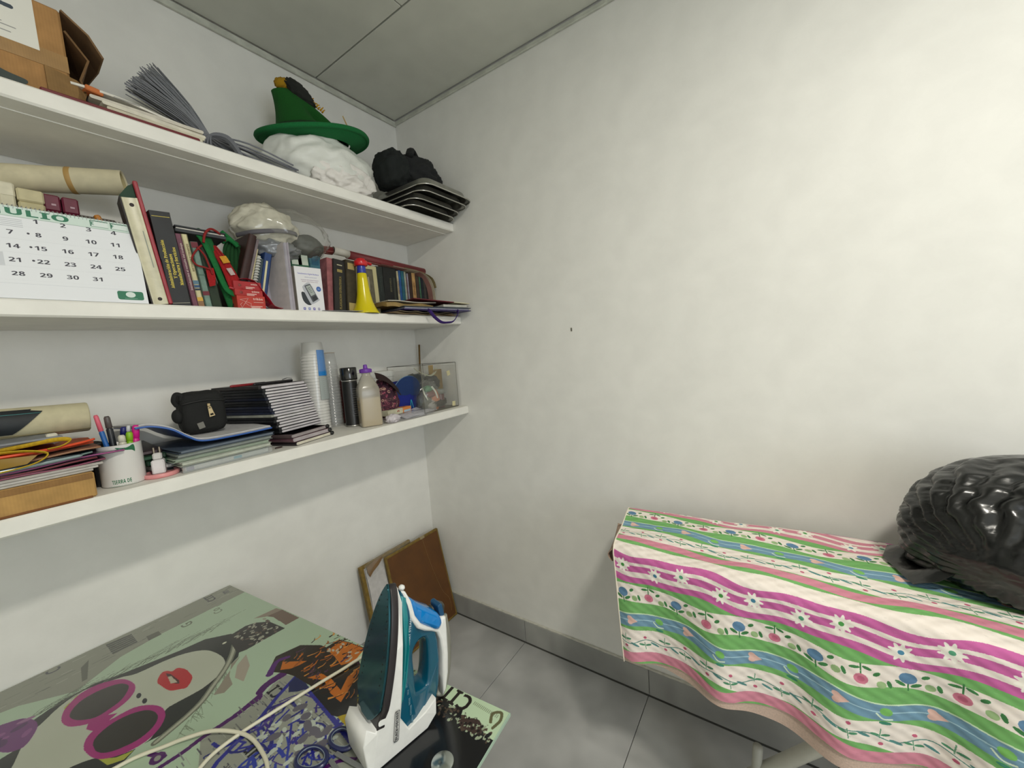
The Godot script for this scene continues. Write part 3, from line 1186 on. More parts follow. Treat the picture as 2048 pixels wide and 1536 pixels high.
	# the row that runs to the right wall: [width, height, colour, label]
	var row := [
		[0.033, 0.219, "2b332f", "dark grey-green hardcover right of the olive book, first of the row", "3f4a44"],
		[0.073, 0.221, "1b1d1b", "very thick black volume with faint lettering, right of the grey-green hardcover", "6e6a50"],
		[0.011, 0.212, "d6cba6", "thin cream book between the thick black volume and the blue book", "8a4a40"],
		[0.014, 0.216, "2a62a8", "bright blue book in the right-hand row", ""],
		[0.018, 0.215, "2a6f80", "teal book touching the bright blue book", ""],
		[0.011, 0.213, "b9c0ae", "pale grey-green booklet right of the teal book", ""],
		[0.0045, 0.19, "6a3040", "thin dark red booklet between two pale ones", ""],
		[0.009, 0.208, "a8a4b4", "thin lilac-grey booklet in the right-hand row", ""],
		[0.02, 0.213, "3a2218", "dark brown book left of the peach one", ""],
		[0.022, 0.214, "d0a468", "peach-coloured book, lightest of the right end of the row", "8a5a30"],
		[0.021, 0.202, "4a3a30", "brown book right of the peach one", ""],
		[0.010, 0.2, "4a7a5c", "thin green book near the right end of the row", ""],
		[0.016, 0.199, "232a36", "blue-black book right of the thin green one", ""],
		[0.018, 0.198, "4c4a46", "dark grey book near the right end of the row", ""],
		[0.018, 0.197, "332c2c", "brown-black book, second from the right wall", ""],
		[0.016, 0.196, "7a7d52", "olive book at the right end of the row, against the wall", ""]]
	var x := -0.3255
	for r in row:
		t = book("paperback", r[3], Vector3(x + r[0] / 2, y, 0.16), r[0] - 0.0006, r[1], 0.13, 0.0, mat(r[2], 0.6, {"tex": "paper", "low": 0.75}), "books of the right-hand row")
		if r[4]:
			if r[0] > 0.05:
				face("title_panel", 0.011, 0.1, fr(Vector3(0.02, 0.13, 0.0005)), mat("35382f", 0.6), t)
			spine_title(t, "HISTORIA", 0.0, r[1] * 0.66, minf(r[0] * 0.3, 0.008), mat(r[4], 0.6), 0.06, "Droid Serif")
		x += r[0]

	rolls(y)
	horn(y)
	folder_pile(y)


func calendar(at: Vector3):
	var t := thing("calendar", "white JULIO desk calendar with green heading, standing at the front edge of the middle shelf", "calendar", at)
	t.rotation.x = deg_to_rad(-8)
	var w := 0.28
	var h := 0.188
	var k := 3.6       # pixels per millimetre
	var ink := Ink.new(1008, 678, Color("e9ebee"))
	var p := func(x: float, yy: float) -> Vector2: return Vector2((280.0 + x) * k, (188.0 - yy) * k)     # mm left of the right edge, mm above the foot
	var green := Color("2f7558")
	ink.poly(PackedVector2Array([p.call(-280, 188), p.call(0, 188), p.call(0, 167), p.call(-280, 167)]), Color("d3e3da"))
	ink.line(PackedVector2Array([p.call(-280, 167), p.call(0, 167)]), 4, Color("a3b8ae"))
	ink.text("JULIO", p.call(-154, 177), 50, green, 0.0, 2.0)
	ink.text("JULIO", p.call(-153, 177), 50, green, 0.0, 2.0)
	# two tiny month grids
	for i in 2:
		var x := -72.0 + 32.0 * i
		ink.poly(PackedVector2Array([p.call(x, 184), p.call(x + 27, 184), p.call(x + 27, 171), p.call(x, 171)]), Color("dfe9e4"))
		ink.line(PackedVector2Array([p.call(x, 171), p.call(x, 184), p.call(x + 27, 184)]), 7, Color("4d7d68"))
		ink.text("EF"[i], p.call(x + 3, 178), 26, green)
		ink.line(PackedVector2Array([p.call(x, 171), p.call(x + 27, 171)]), 4, Color("7a9c8c"))
	for i in 5:
		ink.line(PackedVector2Array([p.call(-280, 161 - i * 3.6), p.call(-170, 161 - i * 3.6)]), 3, Color("a9adb4"))
	ink.poly(PackedVector2Array([p.call(-240, 92), p.call(-202, 92), p.call(-202, 64), p.call(-240, 64)]), Color("cfd2d6"))
	var dark := Color("3b3a44")
	var xs := [-226.0, -188.0, -152.0, -115.0, -77.0, -38.0]
	for r in 5:
		for c in 6:
			var day: int = r * 7 + c - 1
			if day >= 1 and day <= 31:
				ink.text(str(day), p.call(xs[c], 162 - 28 * r), 32, dark, 0.0, 1.4)
			ink.line(PackedVector2Array([p.call(xs[c] - 18, 149 - 28 * r), p.call(xs[c] + 18, 149 - 28 * r)]), 1.5, Color("dcdee2"))
	for r in 3:
		ink.spot(p.call(-165, 135 - 28 * r), Vector2(7, 7), 0.0, dark)
	ink.line(PackedVector2Array([p.call(-280, 30), p.call(0, 30)]), 2, Color("cfd2d8"))
	ink.poly(transformed(rounded(44 * k, 20 * k, 4 * k), p.call(-29, 17)), green)
	ink.spot(p.call(-29, 19), Vector2(8.4, 6.6) * k, 0.0, Color("d9e4de"))
	ink.line(PackedVector2Array([p.call(-40, 10), p.call(-18, 10)]), 3, Color("8fb5a4"))
	for i in 6:
		part("page", boxed(Vector3(w, h - 0.001, 0.0005), Vector3(0, h / 2, -0.0012 - i * 0.0009), 0.0001), paper("e6e6e4"), t)
	face("month_page", w, h, fr(Vector3(0, h / 2, 0)), printed(ink.im, 0.6), t)
	# stand and wire binding
	var st := mb()
	st.sheet([pts3([-w / 2, h, -0.008, w / 2, h, -0.008]), pts3([-w / 2, 0.006, -0.06, w / 2, 0.006, -0.06])], 0.0016, false)
	part("stand", st, card("b9b4a6"), t)
	var wire := mb()
	for i in 46:
		var x := -w / 2 + 0.006 + i * 0.00596
		var ring := PackedVector3Array()
		for a in 10:
			ring.append(Vector3(x + 0.0006 * sin(TAU * a / 10.0), h - 0.001 + 0.0052 * cos(TAU * a / 10.0), -0.0035 + 0.0052 * sin(TAU * a / 10.0)))
		wire.tube(ring, 0.0006, 5, 1.0, true)
	part("wire_binding", wire, mat("c9cbcc", 0.3, {"metal": 0.7}), t)


func transformed(p: PackedVector2Array, by: Vector2) -> PackedVector2Array:
	var o := PackedVector2Array()
	for q in p:
		o.append(q + by)
	return o


func behind_calendar(y: float):
	# boxes whose tops show over the calendar, and a paper roll lying on them
	var t := thing("small_box", "tall cream box behind the calendar, at the left edge of the picture", "box", Vector3(-1.2845, y, 0.19))
	part("body", boxed(Vector3(0.023, 0.256, 0.05), Vector3(0, 0.128, 0), 0.003), paper("e2dcc0"), t)
	part("lid", boxed(Vector3(0.0245, 0.03, 0.052), Vector3(0, 0.243, 0), 0.003), paper("ece6cc"), t)
	t = thing("small_box", "wide pale yellow box behind the calendar, left of the maroon boxes", "box", Vector3(-1.252, y, 0.19))
	part("body", boxed(Vector3(0.038, 0.222, 0.06), Vector3(0, 0.111, 0), 0.003), paper("cfc59a"), t)
	part("lid", boxed(Vector3(0.0385, 0.027, 0.061), Vector3(0, 0.236, 0), 0.003), paper("d6cca4"), t)
	for i in 2:
		t = thing("maroon_box", ["left one of the two maroon boxes behind the calendar", "right one of the two maroon boxes behind the calendar"][i], "box", Vector3(-1.221 + i * 0.0285, y, 0.185), 0.0, "maroon boxes behind the calendar")
		part("body", boxed(Vector3(0.0255, 0.215, 0.05), Vector3(0, 0.1075, 0), 0.003), mat("6a1c34", 0.5, {"tex": "paper", "low": 0.85}), t)
		part("lid", boxed(Vector3(0.0262, 0.036, 0.051), Vector3(0, 0.232, 0), 0.003), mat("74203a", 0.5, {"tex": "paper", "low": 0.85}), t)
		face("pale_mark", 0.007, 0.004, fr(Vector3(0.002, 0.228, 0.026)), mat("b99aa4", 0.6), t)
	t = thing("tape_dispenser", "small orange clip standing right of the maroon boxes behind the calendar", "clip", Vector3(-1.146, y, 0.19))
	part("body", boxed(Vector3(0.011, 0.2, 0.02), Vector3(0, 0.1, 0), 0.003), mat("8a8478", 0.6), t)
	part("clip", boxed(Vector3(0.012, 0.026, 0.02), Vector3(0, 0.213, 0), 0.004, Basis(Vector3.BACK, 0.35)), mat("c9822e", 0.5), t)
	t = thing("file_box", "grey-brown file box behind the calendar, under the open end of the paper roll", "box", Vector3(-1.145, y, 0.118))
	part("body", boxed(Vector3(0.07, 0.228, 0.1), Vector3(0, 0.114, 0), 0.003), card("6d665e"), t)
	part("label_tab", boxed(Vector3(0.013, 0.009, 0.004), Vector3(0.013, 0.212, 0.05), 0.001), mat("2f5a44", 0.6), t)
	# the roll
	var a := Vector3(-1.43, 1.822, 0.05)
	var e := Vector3(-1.094, 1.8495, 0.215)
	t = thing("paper_roll", "cream paper roll held by a rubber band, lying on the boxes behind the calendar", "paper roll", a.lerp(e, 0.5))
	var dir := (e - a).normalized()
	var bas := Basis(dir.cross(Vector3.BACK).normalized(), dir, Vector3.BACK).orthonormalized()
	var l := a.distance_to(e)
	var b := mb()
	b.smooth()
	b.lathe(pts2([0.0285, -l / 2, 0.0285, l / 2, 0.0265, l / 2, 0.0265, -l / 2]), 40, Transform3D(bas, Vector3.ZERO))
	b.lathe(pts2([0.0255, l / 2 - 0.004, 0.0255, -l / 2]), 40, Transform3D(bas, Vector3.ZERO))
	part("sheets", b, paper("d8cfae"), t)
	b = mb()
	b.lathe(pts2([0.0245, l / 2 - 0.003, 0.0245, -l / 2]), 40, Transform3D(bas, Vector3.ZERO))
	part("inner_sheet", b, paper("c2b586"), t)
	b = mb()
	b.lathe(pts2([0.0287, l / 2 - 0.098, 0.0294, l / 2 - 0.097, 0.0294, l / 2 - 0.089, 0.0287, l / 2 - 0.088]), 40, Transform3D(bas, Vector3.ZERO))
	part("rubber_band", b, mat("b08d52", 0.6), t)


func binder(y: float):
	var t := thing("ring_binder", "tall red-edged ring binder with a cream spine and two dark holes, beside the calendar", "binder", Vector3(-1.077, y + 0.002, 0.312), deg_to_rad(-8))
	t.rotation.z = deg_to_rad(6.6)
	var red := mat("a93440", 0.5, {"tex": "paper", "low": 0.85})
	part("cover", boxed(Vector3(0.0085, 0.287, 0.064), Vector3(0.0118, 0.1435, -0.032), 0.003), red, t)
	part("left_cover", boxed(Vector3(0.003, 0.25, 0.06), Vector3(-0.0225, 0.125, -0.032), 0.001), mat("2c2626", 0.6), t)
	var sp := mb()
	var arc := PackedVector2Array()
	for i in 9:
		var u := i / 8.0
		arc.append(Vector2(lerpf(-0.021, 0.0072, u), 0.003 - 0.012 * u * (1.0 - u) * 0.6))
	for i in 9:
		var u := 1.0 - i / 8.0
		arc.append(Vector2(lerpf(-0.021, 0.0072, u), 0.0 - 0.012 * u * (1.0 - u) * 0.6))
	sp.slab(arc, 0.247, Transform3D(Basis(Vector3(1, 0, 0), Vector3(0, 0, 1), Vector3(0, 1, 0)), Vector3(0, 0.1235, -0.002)), 0.0, [], null, true)
	part("spine", sp, mat("d9d3b4", 0.3, {"tex": "paper", "low": 0.9}), t)
	for v in [0.231, 0.013]:
		var hole := mb()
		hole.lathe(pts2([0.0001, 0.0008, 0.0038, 0.0008, 0.0042, 0.0004, 0.0042, -0.0008]), 20, fr(Vector3(-0.006, v, -0.0006), Vector3(90, 0, 0)))
		part("eyelet", hole, mat("2c2220", 0.6), t)
	face("spine_strip", 0.005, 0.085, fr(Vector3(0.0015, 0.13, -0.0005)), mat("8d9284", 0.5), t)
	for i in 2:
		face("faint_lettering", 0.0022, 0.15 - i * 0.05, fr(Vector3(-0.0135 + i * 0.005, 0.12, -0.0012)), mat("bdb89c", 0.5), t)
	var fill := mb()
	fill.slab(pts2([-0.021, 0.0, 0.0072, 0.0, 0.0072, 0.281, -0.002, 0.276, -0.021, 0.254]), 0.05, fr(Vector3(0, 0.001, -0.034)), 0.001)
	part("green_dividers", fill, mat("1f3f2c", 0.7), t)


# folded green and red cloth pieces with red cords, stuffed between the books
func cloth_bundle(y: float):
	var t := thing("cloth_bundle", "bundle of folded green and red cloth pieces with red cords, stuffed between the books", "cloth", Vector3(-0.92, y, 0.262))
	var green := cloth("0f7a3a")
	var deep := cloth("0c4a1c")
	var red := cloth("b3161a")
	var b := mb()
	# strap coming down and turning right at the foot
	var path := curve(pts3([-0.975, 1.752, 0.235, -0.966, 1.727, 0.268, -0.95, 1.67, 0.278, -0.934, 1.61, 0.28, -0.922, 1.588, 0.28, -0.9, 1.579, 0.278]), 7)
	b.tube(path, 0.0105, 10, 0.9, false, Vector2(1.0, 0.45), Vector3(0.3, 0, 1))
	wpart("front_strap", b, green, t)
	b = mb()
	b.tube(curve(pts3([-0.968, 1.755, 0.24, -0.952, 1.735, 0.255, -0.944, 1.68, 0.262, -0.932, 1.63, 0.262, -0.92, 1.58, 0.262, -0.912, 1.545, 0.262]), 7), 0.013, 10, 0.9, false, Vector2(1.0, 0.5), Vector3(0.3, 0, 1))
	wpart("back_strap", b, cloth("0f6a30"), t)
	# the gathered fan at the right, running down to a point
	var rows := []
	for i in 13:
		var u := i / 12.0
		var r := PackedVector3Array()
		var c := Vector3(-0.872, 1.742, 0.225).lerp(Vector3(-0.889, 1.632, 0.25), u)
		var half := 0.006 + 0.026 * sin(PI * clampf(u * 0.85 + 0.12, 0, 1))
		for k in 25:
			var q := k / 24.0 - 0.5
			r.append(c + Vector3(q * 2 * half, -0.012 * q * (1 - u), 0.006 * sin(k * 1.55 + i * 0.15)))
		rows.append(r)
	b = mb()
	b.sheet(rows, 0.003)
	wpart("gathered_fan", b, deep, t)
	b = mb()
	b.tube(curve(pts3([-0.905, 1.765, 0.235, -0.892, 1.752, 0.24, -0.88, 1.742, 0.24, -0.868, 1.737, 0.238]), 6), 0.009, 8, 0.6, false, Vector2(1, 0.7))
	b.tube(curve(pts3([-0.91, 1.735, 0.24, -0.896, 1.745, 0.242, -0.882, 1.738, 0.244, -0.872, 1.727, 0.244]), 6), 0.007, 8, 0.8)
	wpart("leafy_folds", b, green, t)
	# the red piece with a yellow and a white patch
	rows = []
	for i in 15:
		var u := i / 14.0
		var r := PackedVector3Array()
		var c := curve(pts3([-0.938, 1.716, 0.25, -0.925, 1.68, 0.268, -0.912, 1.64, 0.274, -0.9, 1.605, 0.275, -0.872, 1.592, 0.277]), 8)[int(u * 31)]
		for k in 11:
			var q := k / 10.0 - 0.5
			r.append(c + Vector3(q * lerpf(0.02, 0.034, u), q * lerpf(-0.004, 0.016, u), 0.008 * cos(q * PI) + 0.002 * sin(k * 2.0)))
		rows.append(r)
	b = mb()
	b.sheet(rows, 0.003)
	wpart("red_piece", b, red, t)
	b = mb()
	b.sheet([pts3([-0.936, 1.682, 0.281, -0.921, 1.686, 0.284]), pts3([-0.93, 1.663, 0.286, -0.914, 1.668, 0.288])], 0.0015)
	wpart("yellow_patch", b, mat("d99a16", 0.7, {"tex": "cloth", "low": 0.8}), t)
	b = mb()
	b.sheet([pts3([-0.926, 1.65, 0.288, -0.914, 1.653, 0.29]), pts3([-0.917, 1.632, 0.289, -0.906, 1.635, 0.29])], 0.0015)
	wpart("white_patch", b, mat("c9b4b0", 0.7, {"tex": "cloth", "low": 0.8}), t)
	b = mb()
	b.tube(curve(pts3([-0.97, 1.713, 0.286, -0.963, 1.738, 0.284, -0.948, 1.754, 0.28, -0.932, 1.751, 0.276, -0.914, 1.742, 0.262, -0.905, 1.738, 0.25]), 7), 0.0032, 8)
	b.tube(curve(pts3([-0.974, 1.706, 0.282, -0.988, 1.69, 0.284, -1.0, 1.668, 0.286, -0.994, 1.652, 0.287, -0.978, 1.647, 0.288, -0.962, 1.643, 0.288]), 7), 0.0024, 8)
	b.tube(curve(pts3([-0.985, 1.7, 0.283, -0.972, 1.68, 0.286, -0.966, 1.655, 0.288, -0.96, 1.63, 0.288]), 6), 0.0024, 8)
	wpart("red_cords", b, mat("9c1f1c", 0.8, {"tex": "cloth", "low": 0.7}), t)
	b = mb()
	b.sheet([pts3([-0.972, 1.645, 0.282, -0.955, 1.648, 0.284]), pts3([-0.972, 1.625, 0.284, -0.953, 1.625, 0.285]), pts3([-0.968, 1.598, 0.28, -0.955, 1.602, 0.282])], 0.002)
	wpart("red_tag", b, red, t)


func red_packets(y: float):
	var white := mat("e9c9c0", 0.5)
	for i in 3:
		var at := Vector3([-0.876, -0.877, -0.877][i], y + [0.0, 0.0385, 0.0565][i] - (0.0 if i == 0 else 0.0), [0.298, 0.292, 0.288][i])
		var h: float = [0.038, 0.0175, 0.0235][i]
		var t := thing("red_packet", ["bottom red packet with white lettering at the front of the middle shelf", "middle red packet of the pile of three, showing half its face", "topmost red packet of the pile of three"][i], "packet", at, deg_to_rad([0, 2, 3][i]), "pile of red packets")
		part("carton", boxed(Vector3(0.074, h, 0.034), Vector3(0, h / 2, -0.017), 0.001), mat(["c03a2e", "b52c2c", "b02a30"][i], 0.4, {"tex": "paper", "low": 0.9}), t)
		var sz: float = [0.0062, 0.005, 0.004][i]
		lettering("tritón", sz, fr(Vector3(0.017, h * [0.76, 0.68, 0.68][i], 0.0004)), white, t, [0.025, 0.02, 0.017][i])
		for k in 2:
			face("small_print", [0.03, 0.026, 0.024][i] - k * 0.006, 0.002, fr(Vector3(0.012 - k * 0.003 - (0.006 if i > 0 else 0.0), h * (0.2 if i == 0 else 0.3) - k * 0.0036, 0.0003)), white, t)
		if i == 0:
			face("white_line", 0.026, 0.001, fr(Vector3(0.018, 0.0195, 0.0003)), white, t)
			var net := mb()
			for l in [[-0.03, 0.026, -0.008, 0.03], [-0.008, 0.03, -0.026, 0.004], [-0.03, 0.026, -0.02, 0.022], [-0.02, 0.022, -0.002, 0.016], [-0.002, 0.016, -0.004, 0.006], [-0.024, 0.018, -0.03, 0.012], [-0.03, 0.012, -0.026, 0.002], [-0.018, 0.018, -0.004, 0.006]]:
				net.tube(PackedVector3Array([Vector3(l[0], l[1], 0.0003), Vector3(l[2], l[3], 0.0003)]), 0.0004, 5)
			part("white_outline", net, white, t)
		else:
			var dot := mb()
			dot.lathe(pts2([0.0001, 0.0, 0.0042, 0.0, 0.0042, 0.0003, 0.0001, 0.0003]), 18, fr(Vector3(-0.021, h * 0.5, 0.0001), Vector3(90, 0, 0)))
			part("dark_seal", dot, mat("8c3c38", 0.5), t)
	var t := thing("red_plastic_bag", "thin red plastic bag trailing from the red packets to the right", "plastic bag", Vector3(-0.85, y, 0.29))
	var b := mb()
	var rows := []
	for i in 13:
		var u := i / 12.0
		var p := curve(pts3([-0.9, 1.6225, 0.288, -0.87, 1.626, 0.29, -0.848, 1.612, 0.292, -0.832, 1.578, 0.297, -0.818, 1.552, 0.302, -0.79, 1.5425, 0.304]), 8)[int(u * 40)]
		var r := PackedVector3Array()
		for k in 6:
			r.append(p + Vector3(0.0015 * sin(k * 2.1 + i), 0.002 * sin(i * 1.7 + k * 0.9) * 0.5 + 0.0012, -0.05 * k / 5.0 + 0.002 * sin(i * 0.9 + k)))
		rows.append(r)
	b.sheet(rows, 0.0006)
	wpart("sheet", b, mat("b01f34", 0.25, {"back": "601018"}), t)
	b = mb()
	b.tube(curve(pts3([-0.92, 1.6, 0.276, -0.905, 1.596, 0.282, -0.89, 1.6, 0.281, -0.875, 1.607, 0.272]), 6), 0.009, 8, 0.8, false, Vector2(1, 0.6))
	wpart("gathered_end", b, mat("a01c24", 0.3), t)


func leaning_stack(y: float):
	# things leaning to the right, between the red packets and the white box: their feet to the left
	var t := book("hardcover", "dark maroon hardcover leaning to the right, behind the red packets", Vector3(-0.905, y + 0.003, 0.272), 0.022, 0.225, 0.16, -17.0, mat("3a1c18", 0.6, {"tex": "paper", "low": 0.75}), "", 0.006)
	t = book("notebook", "thin grey-mauve notebook leaning right beside the dark maroon hardcover", Vector3(-0.889, y + 0.002, 0.27), 0.007, 0.218, 0.16, -17.0, mat("7d7074", 0.6, {"tex": "paper", "low": 0.85}))
	t.set_meta("category", "notebook")
	t = book("paperback", "thin cream-edged booklet leaning right, left of the spiral notebook", Vector3(-0.88, y + 0.002, 0.264), 0.006, 0.19, 0.15, -16.0, paper("d2c69c"))
	t = thing("spiral_notebook", "spiral notebook with white coils leaning right, left of the blue folder", "notebook", Vector3(-0.868, y + 0.002, 0.262))
	t.rotation.z = deg_to_rad(-15)
	part("cover", boxed(Vector3(0.012, 0.172, 0.14), Vector3(0, 0.086, -0.07), 0.002), mat("34403c", 0.6), t)
	part("pages", boxed(Vector3(0.009, 0.168, 0.14), Vector3(0, 0.086, -0.0685), 0.001), paper("c9c6bc"), t)
	var b := mb()
	for i in 18:
		b.tube(curve(pts3([-0.005, 0.014 + i * 0.0085, 0.0, -0.005, 0.015 + i * 0.0085, 0.006, 0.004, 0.0165 + i * 0.0085, 0.006, 0.004, 0.017 + i * 0.0085, 0.0]), 3), 0.0017, 6)
	part("coil", b, mat("d3d6d2", 0.4), t)
	t = book("paperback", "dark grey-green book leaning right between the spiral notebook and the blue folder", Vector3(-0.853, y + 0.003, 0.255), 0.016, 0.16, 0.14, -14.0, mat("3f4f52", 0.6, {"tex": "paper", "low": 0.8}))
	t = book("folder", "blue folder with a pale cream edge, leaning right before the bent paper", Vector3(-0.834, y + 0.003, 0.256), 0.022, 0.178, 0.16, -13.0, mat("23437c", 0.5, {"tex": "paper", "low": 0.85}))
	t.set_meta("category", "folder")
	face("cream_edge", 0.0055, 0.15, fr(Vector3(-0.001, 0.078, 0.0006)), mat("d9d2a8", 0.6), t)
	# the bent sheets of lilac-white paper
	t = thing("paper_sheets", "bent lilac-white paper sheets standing open left of the white monitor box", "paper", Vector3(-0.79, y, 0.25))
	for s in 3:
		var rows := []
		for i in 15:
			var v := i / 14.0
			var r := PackedVector3Array()
			for k in 11:
				var u := k / 10.0
				var bend := pow(1.0 - v, 2.2)
				var x := lerpf(-0.805 + 0.02 * v, -0.748 - 0.006 * s, u * u * 0.5 + u * 0.5) - 0.012 * bend * (1 - u)
				var h := lerpf(0.004 + 0.02 * (1.0 - u), 0.214 - 0.045 * (1.0 - u), v)
				r.append(Vector3(x, T2 + h + 0.001, 0.2 + 0.09 * u - 0.03 * sin(PI * u) * (1.0 - 0.5 * bend) - s * 0.004))
			rows.append(r)
		b = mb()
		b.sheet(rows, 0.0008)
		wpart("sheet", b, paper(["c9c2cc", "d6d2dc", "bdb6b4"][s]), t)


func clear_bag(y: float):
	# a see-through bag of white and grey things, lying on the leaning books right up to the shelf above
	var t := thing("clear_plastic_bag", "clear plastic bag of white and grey pieces lying on top of the leaning books", "plastic bag", Vector3(-0.72, 1.755, 0.17))
	var sh := bag_shape(Vector3(-0.035, 0.062, 0), Vector3(0.095, 0.07, 0.075), 13, Vector3(0.8, 0.5, 0.2), 0.1, 0.16, 0.0, 7.0)
	var b := mb()
	b.blob(sh.point, 34)
	part("white_cloth", b, mat("d9d5c2", 0.8, {"tex": "paper", "low": 0.85, "bump": "crease", "depth": 0.4}), t)
	b = mb()
	b.tube(curve(pts3([-0.128, 0.022, 0.02, -0.1, 0.026, 0.072, -0.03, 0.04, 0.083, 0.03, 0.048, 0.062, 0.05, 0.05, 0.02]), 8), 0.007, 8, 1.0, false, Vector2(0.6, 1.0))
	part("grey_strap", b, mat("5c5a60", 0.7), t)
	sh = bag_shape(Vector3(0.085, 0.022, 0.005), Vector3(0.062, 0.042, 0.06), 23, Vector3(-0.6, 0.2, 0.6), 0.08, 0.1, -0.02, 5.0)
	b = mb()
	b.blob(sh.point, 26)
	part("grey_piece", b, mat("4e524e", 0.6, {"tex": "paper", "low": 0.7}), t)
	sh = bag_shape(Vector3(-0.03, -0.012, 0.035), Vector3(0.075, 0.034, 0.05), 29, Vector3(0.2, -0.6, 0.6), 0.2, 0.2, -0.05, 9.0)
	b = mb()
	b.blob(sh.point, 26)
	part("crumpled_foil", b, mat("85888c", 0.35, {"metal": 0.3, "bump": "crease", "depth": 0.6}), t)
	sh = bag_shape(Vector3(0.02, 0.045, 0.008), Vector3(0.148, 0.086, 0.098), 37, Vector3(0.9, -0.2, 0.3), 0.1, 0.1, -0.03, 9.0)
	b = mb()
	b.blob(sh.point, 34)
	part("clear_film", b, mat("d9d9cc", 0.12, {"alpha": 0.07}), t)


func monitor_box(y: float):
	var t := thing("monitor_box", "upright white box picturing a wrist blood pressure monitor, on the middle shelf", "box", Vector3(-0.706, y, 0.31), deg_to_rad(-3))
	var w := 0.086
	var h := 0.139
	part("carton", boxed(Vector3(w, h, 0.07), Vector3(0, h / 2, -0.035), 0.0012), paper("8d8880"), t)
	var ink := Ink.new(430, 695, Color("e4e3e6"))
	var blue := Color("5a5ab4")
	ink.text("Tensiómetro Digital Muñeca", Vector2(215, 108), 22, blue, 0.0, 0.86)
	ink.text("Monitor de presión arterial", Vector2(250, 160), 11, Color("7a7aa8"))
	ink.text("Automatic Wrist Blood Pressure", Vector2(230, 205), 14, Color("8c6a90"), 0.0, 1.0)
	ink.text("Monitor, large display screen", Vector2(230, 232), 14, Color("9a7a8c"), 0.0, 1.0)
	ink.spot(Vector2(360, 338), Vector2(40, 42), 0.0, Color("3a62a8"))
	ink.text("USB", Vector2(360, 338), 14, Color("c9d6ea"))
	# cuff and device
	ink.poly(curve2(pts2([70, 420, 110, 400, 190, 470, 240, 540, 210, 600, 150, 600, 90, 540]), 4), Color("2b3038"))
	ink.poly(curve2(pts2([110, 300, 220, 250, 330, 470, 352, 520, 230, 590, 190, 560, 105, 360]), 3), Color("b4b6be"))
	ink.poly(pts2([130, 300, 224, 262, 338, 500, 240, 560]), Color("4c4e54"))
	ink.poly(pts2([150, 310, 222, 280, 292, 424, 222, 462]), Color("a5aca8"))
	ink.poly(pts2([234, 480, 300, 446, 328, 500, 260, 540]), Color("2a2c32"))
	for i in 4:
		ink.line(pts2([180 + i * 12, 340 + i * 22, 214 + i * 12, 324 + i * 22]), 8, Color("5c645e"))
	for i in 4:
		ink.poly(transformed(rounded(36, 40, 6), Vector2(96 + i * 78, 664)), Color(["4a4aa0", "6a78b4", "5a4aa4", "8a84a0"][i]))
		ink.spot(Vector2(96 + i * 78, 662), Vector2(9, 10), 0.0, Color("c9cbe0"))
	face("front_print", w - 0.0014, h - 0.0014, fr(Vector3(0, h / 2, 0.0004)), printed(ink.im, 0.4), t)


